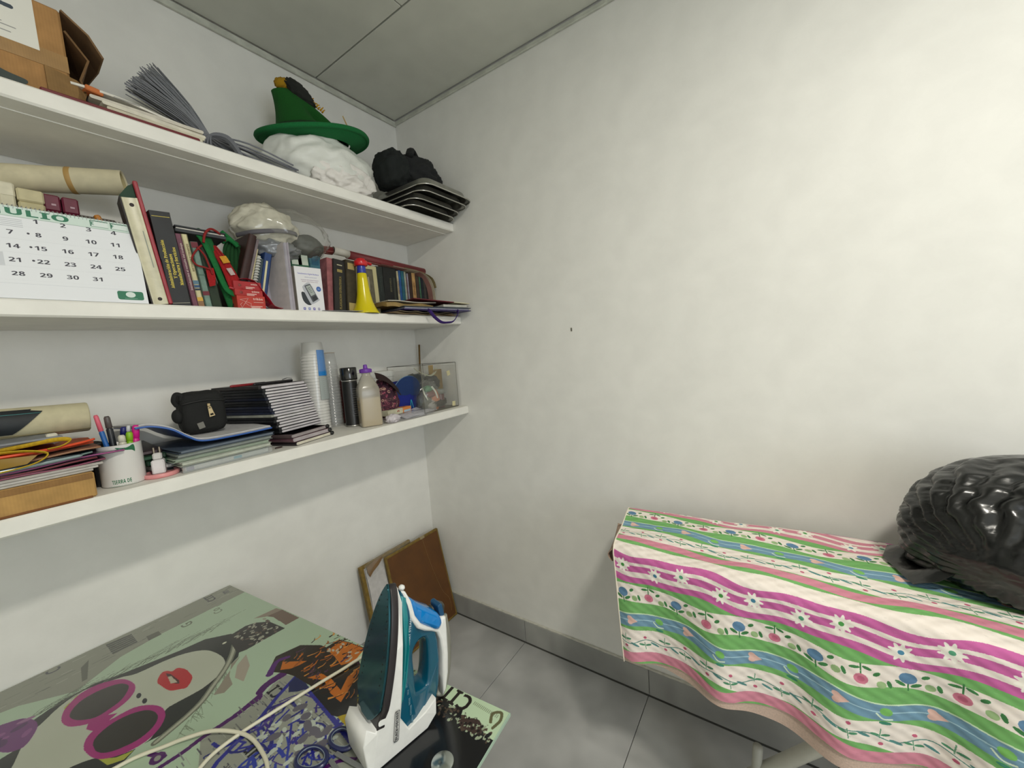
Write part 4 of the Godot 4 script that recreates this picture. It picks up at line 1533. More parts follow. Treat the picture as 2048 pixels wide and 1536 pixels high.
func rolls(y: float):
	var red := Ink.new(512, 128, Color("7a2c2e"))
	var r := RandomNumberGenerator.new()
	r.seed = 3
	for i in 60:
		red.spot(Vector2(r.randf() * 512, r.randf() * 128), Vector2(r.randf_range(6, 22), r.randf_range(5, 14)), r.randf() * 3, Color(["8f3c3c", "a86a62", "6a2226", "c9a898"][i % 4]))
	var m := printed(red.im, 0.6)
	# [from, to, radius, label, white]
	var spec := [
		[Vector3(-0.437, 1.7925, 0.135), Vector3(-0.03, 1.7725, 0.135), 0.0165, "long dark red patterned wrapping paper roll lying on the right-hand books"],
		[Vector3(-0.62, 1.786, 0.155), Vector3(-0.515, 1.79, 0.155), 0.0145, "short dark red paper roll beside the clear bag"]]
	for s in spec:
		var a: Vector3 = s[0]
		var e: Vector3 = s[1]
		var t := thing("wrapping_roll", s[3], "paper roll", a.lerp(e, 0.5))
		var d := (e - a).normalized()
		var bas := Basis(d.cross(Vector3.BACK).normalized(), d, Vector3.BACK).orthonormalized()
		var l := a.distance_to(e)
		var b := mb()
		b.lathe(pts2([s[2], -l / 2, s[2], l / 2, s[2] - 0.0012, l / 2, s[2] - 0.0012, -l / 2, s[2], -l / 2]), 30, Transform3D(bas, Vector3.ZERO))
		part("sheets", b, m, t)
		b = mb()
		b.lathe(pts2([s[2] - 0.0016, -l / 2 + 0.001, s[2] - 0.0016, l / 2 - 0.001]), 30, Transform3D(bas, Vector3.ZERO))
		part("pale_back", b, paper("c9c0b4"), t)
	# white roll lying between the two red ones
	var t := thing("white_roll", "short white paper roll lying between the two dark red rolls", "paper roll", Vector3(-0.484, 1.7885, 0.165))
	var b := mb()
	b.lathe(pts2([0.014, -0.032, 0.0145, 0.032, 0.013, 0.032, 0.0125, -0.032, 0.014, -0.032]), 26, fr(Vector3.ZERO, Vector3(0, 0, 86)))
	part("sheets", b, paper("d3cfc4"), t)
	# the loose sheets that unroll at the right and droop before the books
	t = thing("loose_sheets", "loose pink-brown paper sheets drooping over the right end of the book row", "paper", Vector3(-0.1, 1.74, 0.16))
	var under := [paper("a87a70"), paper("cfc6ac"), paper("9a8c62")]
	for s in 3:
		var rows := []
		for i in 17:
			var u := i / 16.0
			var q := PackedVector3Array()
			var c := curve(pts3([-0.3 + 0.06 * s, 1.7625, 0.16, -0.2 + 0.04 * s, 1.758, 0.165, -0.11 + 0.01 * s, 1.757 - 0.002 * s, 0.168, -0.066 + 0.016 * s, 1.735, 0.172, -0.043 + 0.014 * s, 1.69, 0.176, -0.037 + 0.013 * s, 1.625, 0.178]), 6)[int(u * (30 if s < 2 else 24))]
			for k in 5:
				q.append(c + Vector3(0.004 * sin(k + i * 0.3), 0.005 * (1.0 - u) * (k - 2) / 2.0, (k - 4) * 0.028 + 0.012 + 0.004 * s))
			rows.append(q)
		b = mb()
		b.sheet(rows, 0.0007)
		wpart("sheet", b, under[s], t)


func horn(y: float):
	var t := thing("horn", "yellow plastic fan horn with a blue ring and red mouthpiece, standing on its bell", "horn", Vector3(-0.49, y, 0.288))
	var b := mb()
	b.lathe(pts2([0.047, 0.0, 0.0495, 0.001, 0.0495, 0.003, 0.044, 0.011, 0.036, 0.026, 0.0295, 0.045, 0.025, 0.068, 0.0215, 0.095, 0.0185, 0.125, 0.0165, 0.1465, 0.015, 0.148, 0.013, 0.148]), 48)
	b.lathe(pts2([0.047, 0.0, 0.042, 0.011, 0.034, 0.026, 0.0275, 0.045, 0.023, 0.068, 0.0195, 0.095, 0.0165, 0.125, 0.0145, 0.1465]), 48)
	part("bell", b, mat("e3d000", 0.28, {"tex": "paper", "low": 0.96, "coat": 0.4}), t)
	b = mb()
	b.lathe(pts2([0.0125, 0.1478, 0.0152, 0.1478, 0.0156, 0.15, 0.0152, 0.172, 0.0148, 0.174, 0.0125, 0.174]), 40)
	part("ring", b, mat("22359c", 0.35, {"coat": 0.3}), t)
	b = mb()
	b.lathe(pts2([0.0001, 0.174, 0.021, 0.174, 0.0235, 0.1765, 0.0238, 0.189, 0.022, 0.1925, 0.0165, 0.196, 0.0155, 0.2, 0.012, 0.201, 0.0001, 0.2005]), 40)
	part("mouthpiece", b, mat("cf1420", 0.3, {"coat": 0.4}), t)
	part("nozzle", boxed(Vector3(0.026, 0.009, 0.011), Vector3(0.034, 0.188, 0.0), 0.003, Basis(Vector3.UP, 0.2) * Basis(Vector3.BACK, -0.12)), mat("c01420", 0.3), t)


func folder_pile(y: float):
	# flat papers lying at the right end, jutting out over the shelf's edge
	var t := thing("torn_papers", "crumpled brown papers lying at the bottom of the folder pile", "paper", Vector3(-0.2, y, 0.27))
	for s in 2:
		var rows := []
		for i in 5:
			var r := PackedVector3Array()
			for k in 23:
				var u := k / 22.0
				r.append(Vector3(lerpf(-0.225 + 0.05 * s, 0.15, u), 0.003 + 0.007 * s + 0.0022 * sin(u * 23.0 + s * 2.0) * (1.0 if i == 0 else 0.4), lerpf(0.072 + 0.006 * sin(u * 9.0), -0.1, i / 4.0)))
			rows.append(r)
		var b := mb()
		b.sheet(rows, 0.0012)
		part("sheet", b, paper(["8a7250", "a39478"][s]), t)
	t = thing("purple_folder", "purple folder with a cloth strap hanging over the shelf edge, in the flat pile", "folder", Vector3(-0.175, y + 0.0145, 0.268), deg_to_rad(-8))
	part("back_cover", boxed(Vector3(0.35, 0.003, 0.225), Vector3(0.0, 0.0018, 0.0), 0.001), mat("2b1c5c", 0.5), t)
	part("contents", boxed(Vector3(0.335, 0.008, 0.215), Vector3(0.0, 0.0075, 0.0), 0.002), paper("9a9aa8"), t)
	part("front_cover", boxed(Vector3(0.35, 0.0025, 0.225), Vector3(0.0, 0.013, 0.0), 0.001), mat("35404c", 0.4), t)
	var s := mb()
	s.tube(curve(pts3([-0.058, 0.001, 0.105, -0.056, -0.006, 0.117, -0.035, -0.03, 0.118, -0.005, -0.05, 0.12, 0.03, -0.0515, 0.12, 0.06, -0.046, 0.12, 0.085, -0.022, 0.118, 0.098, -0.002, 0.112, 0.1, 0.002, 0.1]), 7), 0.0075, 8, 1.0, false, Vector2(0.25, 1.0), Vector3(0, 1, 0.1))
	part("strap", s, cloth("3f1f78"), t)
	t = thing("padded_envelope", "brown kraft envelope with wavy edges, on the folder pile right of the horn", "envelope", Vector3(-0.305, y + 0.0305, 0.262), deg_to_rad(-4))
	var rows := []
	for i in 7:
		var r := PackedVector3Array()
		for k in 21:
			var u := k / 20.0
			var f := 1.0 if i == 0 else 0.4
			r.append(Vector3(lerpf(-0.11, 0.12, u), 0.017 + 0.0035 * sin(u * 11.0) * f - (0.006 if i == 0 else 0.0), lerpf(0.07, -0.1, i / 6.0)))
		rows.append(r)
	var b := mb()
	b.sheet(rows, 0.0155)
	part("pouch", b, card("a98d58"), t)
	rows = []
	for i in 3:
		var r := PackedVector3Array()
		for k in 15:
			var u := k / 14.0
			r.append(Vector3(lerpf(-0.1, 0.14, u), 0.0215 + 0.0015 * sin(u * 8.0), lerpf(0.066, -0.1, i / 2.0)))
		rows.append(r)
	b = mb()
	b.sheet(rows, 0.003)
	part("white_sheets", b, paper("cfcbbe"), t)
	t = thing("white_folder", "white papers in a thin folder on top of the purple folder, near the wall", "folder", Vector3(-0.08, y + 0.0305, 0.283), deg_to_rad(-10))
	part("papers", boxed(Vector3(0.13, 0.012, 0.2), Vector3(0.003, 0.0064, 0.0), 0.003), paper("c9c8be"), t)
	t = thing("red_folder", "dark red folder with a cream corner, lying on top of the flat pile", "folder", Vector3(-0.135, y + 0.055, 0.268), deg_to_rad(-12))
	t.rotation.z = deg_to_rad(-3)
	part("cover", boxed(Vector3(0.2, 0.0036, 0.2), Vector3(-0.04, 0.002, 0.0), 0.001), mat("6a1c28", 0.5), t)
	part("cream_corner", boxed(Vector3(0.085, 0.0042, 0.19), Vector3(0.1, 0.002, 0.008), 0.001), paper("dcd6b8"), t)
	t = thing("leaflet", "grey leaflet lying at the front edge before the dark books", "paper", Vector3(-0.585, y, 0.285))
	b = mb()
	b.sheet([pts3([-0.09, 0.0018, 0.039, 0.0, 0.004, 0.038, 0.1, 0.008, 0.036]), pts3([-0.09, 0.0018, -0.02, 0.0, 0.003, -0.02, 0.1, 0.004, -0.02])], 0.0012)
	part("sheet", b, paper("a5a4a6"), t)


func lower_shelf():
	var y := T1 + 0.0006
	# ---- the kraft box and the pile on it, at the left end
	var t := thing("kraft_box", "flat kraft cardboard box under the pile at the left end of the lowest shelf", "box", Vector3(-1.4, y, 0.19))
	part("body", boxed(Vector3(0.316, 0.055, 0.25), Vector3(0, 0.0275, 0), 0.003), card("c79c5c"), t)
	face("upper_fold", 0.31, 0.013, fr(Vector3(0, 0.0475, 0.1254)), card("9c7443"), t)
	var b := mb()
	b.sheet([pts3([-0.15, 0.003, 0.126, 0.15, 0.003, 0.126]), pts3([-0.15, 0.0, 0.1305, 0.15, 0.0, 0.13])], 0.0012)
	part("bottom_flap", b, card("8a5a34"), t)
	var top := y + 0.0555
	t = thing("paper_pile", "thick pile of grey-white papers lying on the kraft box", "paper", Vector3(-1.4, top, 0.195), deg_to_rad(2))
	for i in 3:
		part("sheets", boxed(Vector3(0.31 + 0.01 * i, 0.0052, 0.235), Vector3(0.003 * i, 0.003 + i * 0.0056, 0.002 * i), 0.001), paper(["c2bdb4", "cbc6c0", "b9b3ac"][i]), t)
	# plastic sleeves, sagging at the right
	var sleeves := [
		["purple_sleeve", "dark purple-pink plastic sleeve folder, lowest sleeve of the pile", "5a1f3c", 0.0185, 0.0, 0.2],
		["maroon_sleeve", "glossy maroon plastic sleeve folder in the middle of the pile", "4a1a28", 0.0245, 0.012, 0.2],
		["violet_sleeve", "violet plastic sleeve folder sticking out right towards the mug", "5c1a55", 0.0305, -0.035, 0.22],
		["teal_folder", "dark teal folder with a pale edge, above the violet sleeve", "2a4248", 0.0385, 0.018, 0.5],
		["brown_folder", "brown card folder under the orange plastic folder", "8a5c44", 0.047, 0.004, 0.7]]
	for s in sleeves:
		t = thing(s[0], s[1], "folder", Vector3(-1.385, top, 0.19))
		b = mb()
		var rows := []
		for i in 6:
			var r := PackedVector3Array()
			for k in 17:
				var u := k / 16.0
				r.append(Vector3(lerpf(-0.17, 0.165 - s[4], u), s[3] + 0.0045 * u * u + 0.0016 * sin(u * 14.0 + s[3] * 300.0) * (1.0 if i < 2 else 0.3), lerpf(0.122 - 0.02 * u * u * (1.0 if s[4] < 0 else 0.3), -0.11, i / 5.0)))
			rows.append(r)
		b.sheet(rows, 0.0044)
		part("sleeve", b, mat(s[2], s[5], {"tex": "paper", "low": 0.8, "coat": 0.5 if s[5] < 0.4 else 0.0}), t)
		b = mb()
		var line := PackedVector3Array()
		for k in 17:
			line.append(rows[0][k] + Vector3(0, -0.0022, 0.0006))
		b.tube(line, 0.001, 5)
		part("front_edge", b, mat({"5a1f3c": "a85a74", "4a1a28": "8c3040", "5c1a55": "c86aa4", "2a4248": "9ab4a8", "8a5c44": "b48a68"}[s[2]], 0.4), t)
	# a metal pen with a pale barrel between the folders
	t = thing("pen", "shiny grey pen sticking out of the pile above the violet sleeve", "pen", Vector3(-1.29, top + 0.0365, 0.305), deg_to_rad(4))
	b = mb()
	b.lathe(pts2([0.0001, -0.07, 0.004, -0.068, 0.0045, -0.06, 0.0045, 0.05, 0.003, 0.056, 0.0001, 0.057]), 14, fr(Vector3(-0.02, 0, 0.004), Vector3(0, 0, -88)))
	part("barrel", b, mat("9fb0b4", 0.25, {"metal": 0.6}), t)
	b = mb()
	b.tube(pts3([-0.06, 0.005, 0.006, 0.0, 0.0065, 0.007, 0.034, 0.005, 0.006]), 0.0014, 6)
	part("clip", b, mat("454a50", 0.3, {"metal": 0.6}), t)
	t = thing("orange_folder", "glossy orange plastic folder with a pointed end, on the pile", "folder", Vector3(-1.36, top, 0.19))
	b = mb()
	b.sheet([pts3([-0.2, 0.064, 0.112, -0.08, 0.062, 0.115, 0.04, 0.058, 0.11, 0.13, 0.062, 0.09]), pts3([-0.2, 0.066, 0.02, -0.08, 0.064, 0.02, 0.03, 0.064, 0.02, 0.128, 0.068, 0.05]), pts3([-0.2, 0.066, -0.08, -0.08, 0.064, -0.08, 0.02, 0.064, -0.08, 0.08, 0.066, -0.06])], 0.004)
	part("sleeve", b, mat("b8401c", 0.25, {"coat": 0.5, "tex": "paper", "low": 0.8}), t)
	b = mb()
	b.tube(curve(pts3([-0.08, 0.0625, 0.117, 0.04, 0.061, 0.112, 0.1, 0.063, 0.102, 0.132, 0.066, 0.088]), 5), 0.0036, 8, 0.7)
	part("bright_edge", b, mat("e2502a", 0.3), t)  # edge strip in a brighter orange than the sleeve
	t = thing("yellow_lanyard", "yellow ribbon looped over the front of the pile", "ribbon", Vector3(-1.33, top + 0.068, 0.29))
	b = mb()
	b.tube(curve(pts3([-0.08, -0.004, 0.0, -0.04, 0.001, 0.012, 0.0, -0.001, 0.022, 0.028, -0.012, 0.03, 0.01, -0.027, 0.032, -0.03, -0.033, 0.033, -0.08, -0.034, 0.03]), 7), 0.006, 8, 1.0, false, Vector2(0.25, 1.0), Vector3(0, 0.6, 1))
	b.tube(curve(pts3([-0.05, 0.003, -0.01, 0.0, 0.007, -0.005, 0.045, 0.0105, 0.0, 0.064, 0.006, 0.006, 0.05, -0.003, 0.012, 0.03, -0.005, 0.014]), 7), 0.005, 8, 1.0, false, Vector2(0.3, 1.0), Vector3(0, 1, 0.3))
	part("ribbon", b, mat("d8b21c", 0.7, {"tex": "cloth", "low": 0.8}), t)
	b = mb()
	b.sheet([pts3([-0.07, -0.008, 0.012, 0.015, -0.012, 0.029]), pts3([-0.07, -0.03, 0.03, 0.0, -0.026, 0.031])], 0.002)
	part("amber_sleeve", b, mat("8a6a14", 0.3, {"coat": 0.4}), t)
	t = thing("white_papers", "loose white and grey papers between the orange folder and the dark roll", "paper", Vector3(-1.4, top + 0.0705, 0.18))
	for i in 3:
		part("sheet", boxed(Vector3(0.24 - 0.012 * i, 0.0045, 0.2), Vector3(0.0 + 0.006 * i, 0.003 + 0.005 * i, 0.01 * i - 0.005), 0.001, Basis(Vector3.UP, 0.03 * i)), paper(["d6d2c6", "a9a8a6", "8f9296"][i]), t)
	part("white_clip", boxed(Vector3(0.016, 0.009, 0.02), Vector3(0.112, 0.0165, 0.09), 0.003), paper("e2dcc8"), t)
	# ---- the roll with the dark sheet
	var a := Vector3(-1.5, 1.292, 0.17)
	var e := Vector3(-1.217, 1.2815, 0.17)
	t = thing("paper_roll", "wide cream paper roll partly wrapped in a dark sheet, on the pile beside the wall", "paper roll", a.lerp(e, 0.5))
	var d := (e - a).normalized()
	var bas := Basis(d.cross(Vector3.BACK).normalized(), d, Vector3.BACK).orthonormalized()
	var l := a.distance_to(e)
	b = mb()
	b.lathe(pts2([0.0345, -l / 2, 0.0345, l / 2 - 0.003, 0.0335, l / 2, 0.0315, l / 2, 0.0315, -l / 2]), 40, Transform3D(bas, Vector3.ZERO))
	part("sheets", b, paper("d3cba8"), t)
	b = mb()      # the loose outer edge, seen as a line along the roll
	b.tube(PackedVector3Array([bas * Vector3(0.024, -l / 2, 0.0262), bas * Vector3(0.0265, l / 2, 0.0235)]), 0.0011, 5)
	part("loose_edge", b, mat("8a7f5c", 0.7), t)
	b = mb()
	var rows := []
	for i in 15:
		var ang := lerpf(-0.95, 0.62, i / 14.0)
		var r := PackedVector3Array()
		for k in 11:
			var reach := lerpf(-l / 2, 0.075 - 0.05 * pow(i / 14.0, 1.2) - (0.02 if i < 2 else 0.0), k / 10.0)
			r.append(bas * Vector3(-sin(-ang) * 0.0362, reach, cos(ang) * 0.0362))
		rows.append(r)
	b.sheet(rows, 0.001)
	part("dark_sheet", b, mat("20262a", 0.6, {"tex": "paper", "low": 0.8}), t)
	b = mb()
	var line2 := PackedVector3Array()
	for k in 11:
		line2.append(rows[3][k] + Vector3(0, 0.0004, 0.0008))
	b.tube(line2, 0.0008, 5)
	part("teal_line", b, mat("3c8080", 0.5), t)

	mug(y)
	# ---- black cable tangle behind the mug
	t = thing("cable_coil", "small coil of black cable behind the mug, beside the pile", "cable", Vector3(-1.215, y + 0.062, 0.2))
	part("stand", boxed(Vector3(0.035, 0.062, 0.05), Vector3(0.005, -0.031, 0.0), 0.004), mat("2a2a2a", 0.7), t)
	b = mb()
	for i in 6:
		var ring := PackedVector3Array()
		for k in 20:
			var q := TAU * k / 20.0
			ring.append(Vector3(0.02 * cos(q), 0.006 + 0.006 * i + 0.004 * sin(q * 2 + i), 0.024 * sin(q)))
		b.tube(ring, 0.0042, 7, 1.0, true)
	part("coil", b, mat("1e201f", 0.6), t)
	# ---- charger on a pink lid
	t = thing("pink_lid", "round pink lid lying on the lowest shelf under the white charger", "lid", Vector3(-1.119, y, 0.255))
	b = mb()
	b.lathe(pts2([0.0001, 0.0, 0.035, 0.0, 0.0365, 0.002, 0.0365, 0.0085, 0.034, 0.0105, 0.0305, 0.0105, 0.029, 0.007, 0.0001, 0.0068]), 44)
	part("lid", b, plastic("e79a9a"), t)
	t = thing("charger", "white wall charger standing on the pink lid with its prongs up", "charger", Vector3(-1.123, y + 0.0074, 0.262), deg_to_rad(-20))
	part("body", boxed(Vector3(0.0255, 0.036, 0.0255), Vector3(0, 0.018, 0), 0.003), plastic("e6e2e2"), t)
	part("neck", boxed(Vector3(0.018, 0.017, 0.016), Vector3(0, 0.0445, 0), 0.003), plastic("d6d2d0"), t)
	for s in [-1, 1]:
		b = mb()
		b.lathe(pts2([0.0022, 0.052, 0.0022, 0.066, 0.0012, 0.068, 0.0001, 0.068]), 10, fr(Vector3(0.0055 * s, 0, 0)))
		part("prong", b, mat("8c8274", 0.3, {"metal": 0.8}), t)
	t = thing("cable_plug", "small white cable plug lying between the mug and the pink lid", "plug", Vector3(-1.162, y + 0.005, 0.265), deg_to_rad(30))
	part("body", boxed(Vector3(0.018, 0.008, 0.01), Vector3.ZERO, 0.002), plastic("dcd8d4"), t)
	b = mb()
	b.tube(pts3([-0.009, 0, 0, -0.018, 0.001, -0.004, -0.026, 0.0, -0.012]), 0.0018, 6)
	part("lead", b, plastic("d0ccc8"), t)

	folders(y)
	pouch(y)
	notebooks(y)
	planners(y)
	t = thing("magnet", "small dark oval magnet at the shelf edge before the black-edged planners", "magnet", Vector3(-0.838, y, 0.262), deg_to_rad(10))
	b = mb()
	b.lathe(pts2([0.0001, 0.0, 0.011, 0.0, 0.012, 0.0012, 0.011, 0.003, 0.0001, 0.0034]), 24, Transform3D(), true, Vector2(1.0, 0.6))
	part("disc", b, mat("4a3c38", 0.5), t)
	cups(y)
	cans(y)
	bottle(y)
	right_end(y)


func mug(y: float):
	var t := thing("mug", "white mug with green leaves and green lettering, full of pens", "mug", Vector3(-1.184, y, 0.241), deg_to_rad(-14))
	var ink := Ink.new(1024, 384, Color("dedcd8"))
	var g := Color("1f6a45")
	var k := 1024.0 / TAU
	# u runs round the mug from +x towards +z; the front is at a quarter turn
	for o in [0.0, 512.0]:
		var c: float = 256.0 + o
		ink.poly(curve2(pts2([c - 120, 356, c - 60, 322, c + 40, 312, c + 128, 318, c + 60, 340, c - 20, 368, c - 90, 382]), 4), g)
		ink.line(curve_flat(pts2([c - 108, 362, c - 20, 344, c + 110, 322])), 5, Color("9cc4ac"))
		ink.poly(curve2(pts2([c - 20, 8, c + 60, 14, c + 118, 4, c + 124, 40, c + 96, 30, c + 20, 22]), 4), g)
		ink.text("TIERRA DE", Vector2(c - 8, 176), 20, g, 0.0, 1.1)
		ink.text("ESMERALDA", Vector2(c + 14, 206), 24, g, 0.0, 1.25)
	var b := mb()
	b.smooth()
	var prof := pts2([0.0385, 0.001, 0.0395, 0.004, 0.0395, 0.0965])
	b.lathe(prof, 56)
	var o := part("body", b, printed(flip_x(ink.im), 0.2), t)
	b = mb()
	b.lathe(pts2([0.0395, 0.0965, 0.0385, 0.098, 0.037, 0.0965, 0.0365, 0.006, 0.0001, 0.005]), 56)
	b.lathe(pts2([0.0001, 0.0, 0.037, 0.0, 0.0385, 0.001]), 56)
	part("inside", b, plastic("d9d7d2", 0.2), t)
	b = mb()
	b.tube(curve(pts3([-0.0385, 0.08, 0, -0.052, 0.082, 0, -0.064, 0.066, 0, -0.064, 0.036, 0, -0.052, 0.02, 0, -0.0385, 0.024, 0]), 6), 0.0052, 10)
	var hd := part("handle", b, plastic("dedcd8", 0.2), t)
	hd.rotation.y = deg_to_rad(-70)
	# pens: [label, foot offset, top offset (room axes), radius, colour, tip colour]
	var pens := [
		["pen", "blue pen with a pink rubber top, leaning left in the mug", Vector3(-0.012, 0.02, 0.006), Vector3(-0.03, 0.172, -0.004), 0.0048, "2766b0", "e0667a", 0.72],
		["pen", "black pen with a thin tip, beside the blue one in the mug", Vector3(-0.006, 0.02, 0.0), Vector3(-0.012, 0.166, -0.006), 0.0062, "23262c", "5a5250", 0.78],
		["marker", "dark blue marker at the back of the mug", Vector3(0.002, 0.02, -0.012), Vector3(0.016, 0.134, -0.018), 0.0066, "242a72", "242a72", 0.8],
		["glue_stick", "short white marker cap in front in the mug", Vector3(0.004, 0.02, 0.012), Vector3(0.004, 0.118, 0.014), 0.0074, "dbd8c4", "dbd8c4", 0.8],
		["highlighter", "lime green highlighter in the mug", Vector3(0.012, 0.02, 0.008), Vector3(0.02, 0.122, 0.006), 0.0072, "8cc224", "8cc224", 0.75],
		["highlighter", "magenta highlighter at the right side of the mug", Vector3(0.02, 0.02, 0.004), Vector3(0.034, 0.136, 0.004), 0.0076, "d8148c", "d8148c", 0.7],
		["pen", "grey pen between the blue marker and the lime highlighter", Vector3(0.01, 0.02, -0.006), Vector3(0.024, 0.136, -0.012), 0.0045, "8d8f96", "d9dcdc", 0.85]]
	for p in pens:
		var at := Vector3(-1.184, y, 0.241)
		var q := thing(p[0], p[1], "pen" if p[0] == "pen" else "marker", at + p[2])
		var v: Vector3 = p[3] - p[2]
		var dir := v.normalized()
		var bas := Basis(dir.cross(Vector3.BACK).normalized(), dir, Vector3.BACK).orthonormalized()
		var l := v.length()
		var m := mb()
		var r: float = p[4]
		m.lathe(pts2([0.0001, 0, r * 0.8, 0, r, 0.006, r, l * p[7], r * 0.75, l * p[7] + 0.003]), 16, Transform3D(bas, Vector3.ZERO))
		part("barrel", m, plastic(p[5]), q)
		m = mb()
		m.lathe(pts2([r * 0.75, l * p[7] + 0.003, r * 0.98, l * p[7] + 0.004, r * 0.9, l - 0.004, r * 0.6, l, 0.0001, l]), 16, Transform3D(bas, Vector3.ZERO))
		part("cap", m, plastic(p[6]), q)


func flip_x(im: Image) -> Image:
	im.flip_x()
	im.flip_y()
	return im


func curve_flat(p: PackedVector2Array) -> PackedVector2Array:
	var out := PackedVector2Array()
	for i in p.size() - 1:
		for k in 8:
			out.append(p[i].cubic_interpolate(p[i + 1], p[maxi(i - 1, 0)], p[mini(i + 2, p.size() - 1)], k / 8.0))
	out.append(p[-1])
	return out


func folders(y: float):
	# the middle pile: [name, label, colour, width, thickness, x, turn]
	var spec := [
		["clear_folder", "clear plastic folder with papers, at the bottom of the middle pile", "a9b0b0", 0.21, 0.016, -0.985, 2.0, "d0d4d0"],
		["paper_stack", "pale stack of papers above the clear folder in the middle pile", "b9bdb0", 0.225, 0.0125, -0.985, 3.0, "c5cabb"],
		["green_folder", "pale green folder in the middle pile", "a8b8a4", 0.23, 0.0085, -0.99, 1.0, "b9c4b2"],
		["grey_folder", "grey card folder in the middle of the pile below the pouch", "7d8580", 0.235, 0.0105, -0.985, 2.5, "9aa09a"],
		["slate_folder", "slate-blue folder near the top of the middle pile", "5a6878", 0.235, 0.0085, -0.98, 3.5, "8a95a0"]]
	var h := y
	for s in spec:
		var t := thing(s[0], s[1], "paper" if s[0] == "paper_stack" else "folder", Vector3(s[5], h + 0.0003, 0.175), deg_to_rad(s[6]))
		part("cover", boxed(Vector3(s[3], 0.0016, 0.235), Vector3(0, s[4] - 0.0014, 0), 0.0006), mat(s[2], 0.45, {"tex": "paper", "low": 0.85}), t)
		part("back_cover", boxed(Vector3(s[3], 0.0016, 0.235), Vector3(0, 0.0009, 0), 0.0006), mat(s[2], 0.45, {"tex": "paper", "low": 0.85}), t)
		part("papers", boxed(Vector3(s[3] - 0.008, s[4] - 0.0042, 0.228), Vector3(0.002, s[4] / 2 - 0.0001, 0), 0.0006), paper(s[7]), t)
		if s[0] == "clear_folder":
			face("blue_clip", 0.02, 0.007, fr(Vector3(0.02, 0.008, 0.1176)), mat("5aa0b4", 0.4), t)
			face("violet_patch", 0.016, 0.009, fr(Vector3(-0.09, 0.0075, 0.1176)), mat("7d8098", 0.4), t)
			part("film", boxed(Vector3(0.216, 0.015, 0.01), Vector3(0, 0.0078, 0.124), 0.002), mat("d4dad8", 0.1, {"alpha": 0.22}), t)
		h += s[4] + 0.0004
	# the left, darker pile: green folders with rounded spines
	var left := [
		["dark_folder", "black folder at the bottom of the dark pile behind the charger", "22262a", 0.012],
		["white_papers", "grey-white papers in the dark pile behind the charger", "a9aca6", 0.013],
		["dark_green_folder", "dark green folder, lower one behind the charger", "1a3a26", 0.0145],
		["dark_green_folder", "dark green folder, upper one behind the charger", "16321f", 0.0145],
		["brown_folder", "brown-black folder on top of the dark green ones", "33282a", 0.0125]]
	var hh := y
	for i in left.size():
		var s: Array = left[i]
		var t := thing(s[0], s[1], "folder" if i != 1 else "paper", Vector3(-1.118, hh + 0.0003, 0.135), deg_to_rad(4.0 - 2 * i))
		part("cover", boxed(Vector3(0.05 + 0.0 * i, s[3], 0.22), Vector3(0.008 - 0.004 * i, s[3] / 2, 0), 0.003), mat(s[2], 0.4, {"tex": "paper", "low": 0.8}), t)
		part("spine", boxed(Vector3(0.034, s[3] * 0.55, 0.004), Vector3(0.006 - 0.004 * i, s[3] / 2, 0.111), 0.0015), mat({"22262a": "32373c", "a9aca6": "c2c4be", "1a3a26": "24503a", "16321f": "1f4a30", "33282a": "4a3c40"}[s[2]], 0.5), t)
		hh += s[3] + 0.0004
	# the big blue folder arching over both piles, white sheets on it
	var t := thing("blue_folder", "blue-edged folder of white sheets arching over the dark pile, under the pouch", "folder", Vector3(-1.02, h, 0.16))
	var c := curve(pts3([-1.155, 1.243, 0.0, -1.125, 1.242, 0.0, -1.09, 1.228, 0.0, -1.06, 1.202, 0.0, -1.03, 1.1862, 0.0, -0.95, 1.184, 0.0, -0.862, 1.186, 0.0]), 8)
	var lift := 0.0
	for part_i in 3:
		var rows := []
		for i in 7:
			var r := PackedVector3Array()
			for q in c:
				var back := 1.0 - smoothstep(-1.15, -1.0, q.x)
				r.append(Vector3(q.x, maxf(q.y, h + 0.0024) + 0.0028 * part_i + 0.001 - 0.012 * back * (i / 6.0) + 0.03 * smoothstep(-1.0, -1.15, q.x) * 0.0, lerpf(0.276 + 0.012 * smoothstep(-1.14, -1.06, q.x) - 0.02 * smoothstep(-1.0, -1.14, q.x), 0.04, i / 6.0) - 0.004 * part_i))
			rows.append(r)
		var b := mb()
		b.sheet(rows, 0.0024)
		wpart(["cover", "sheets", "top_sheet"][part_i], b, [mat("2c4f96", 0.35, {"tex": "paper", "low": 0.85}), paper("b9b8b8"), paper("d3d2d4")][part_i], t)
		if part_i == 0:
			b = mb()
			var line := PackedVector3Array()
			for q in rows[0]:
				line.append(q + Vector3(0, -0.001, 0.001))
			b.tube(line, 0.0026, 6)
			wpart("blue_edge", b, mat("3560ac", 0.35), t)


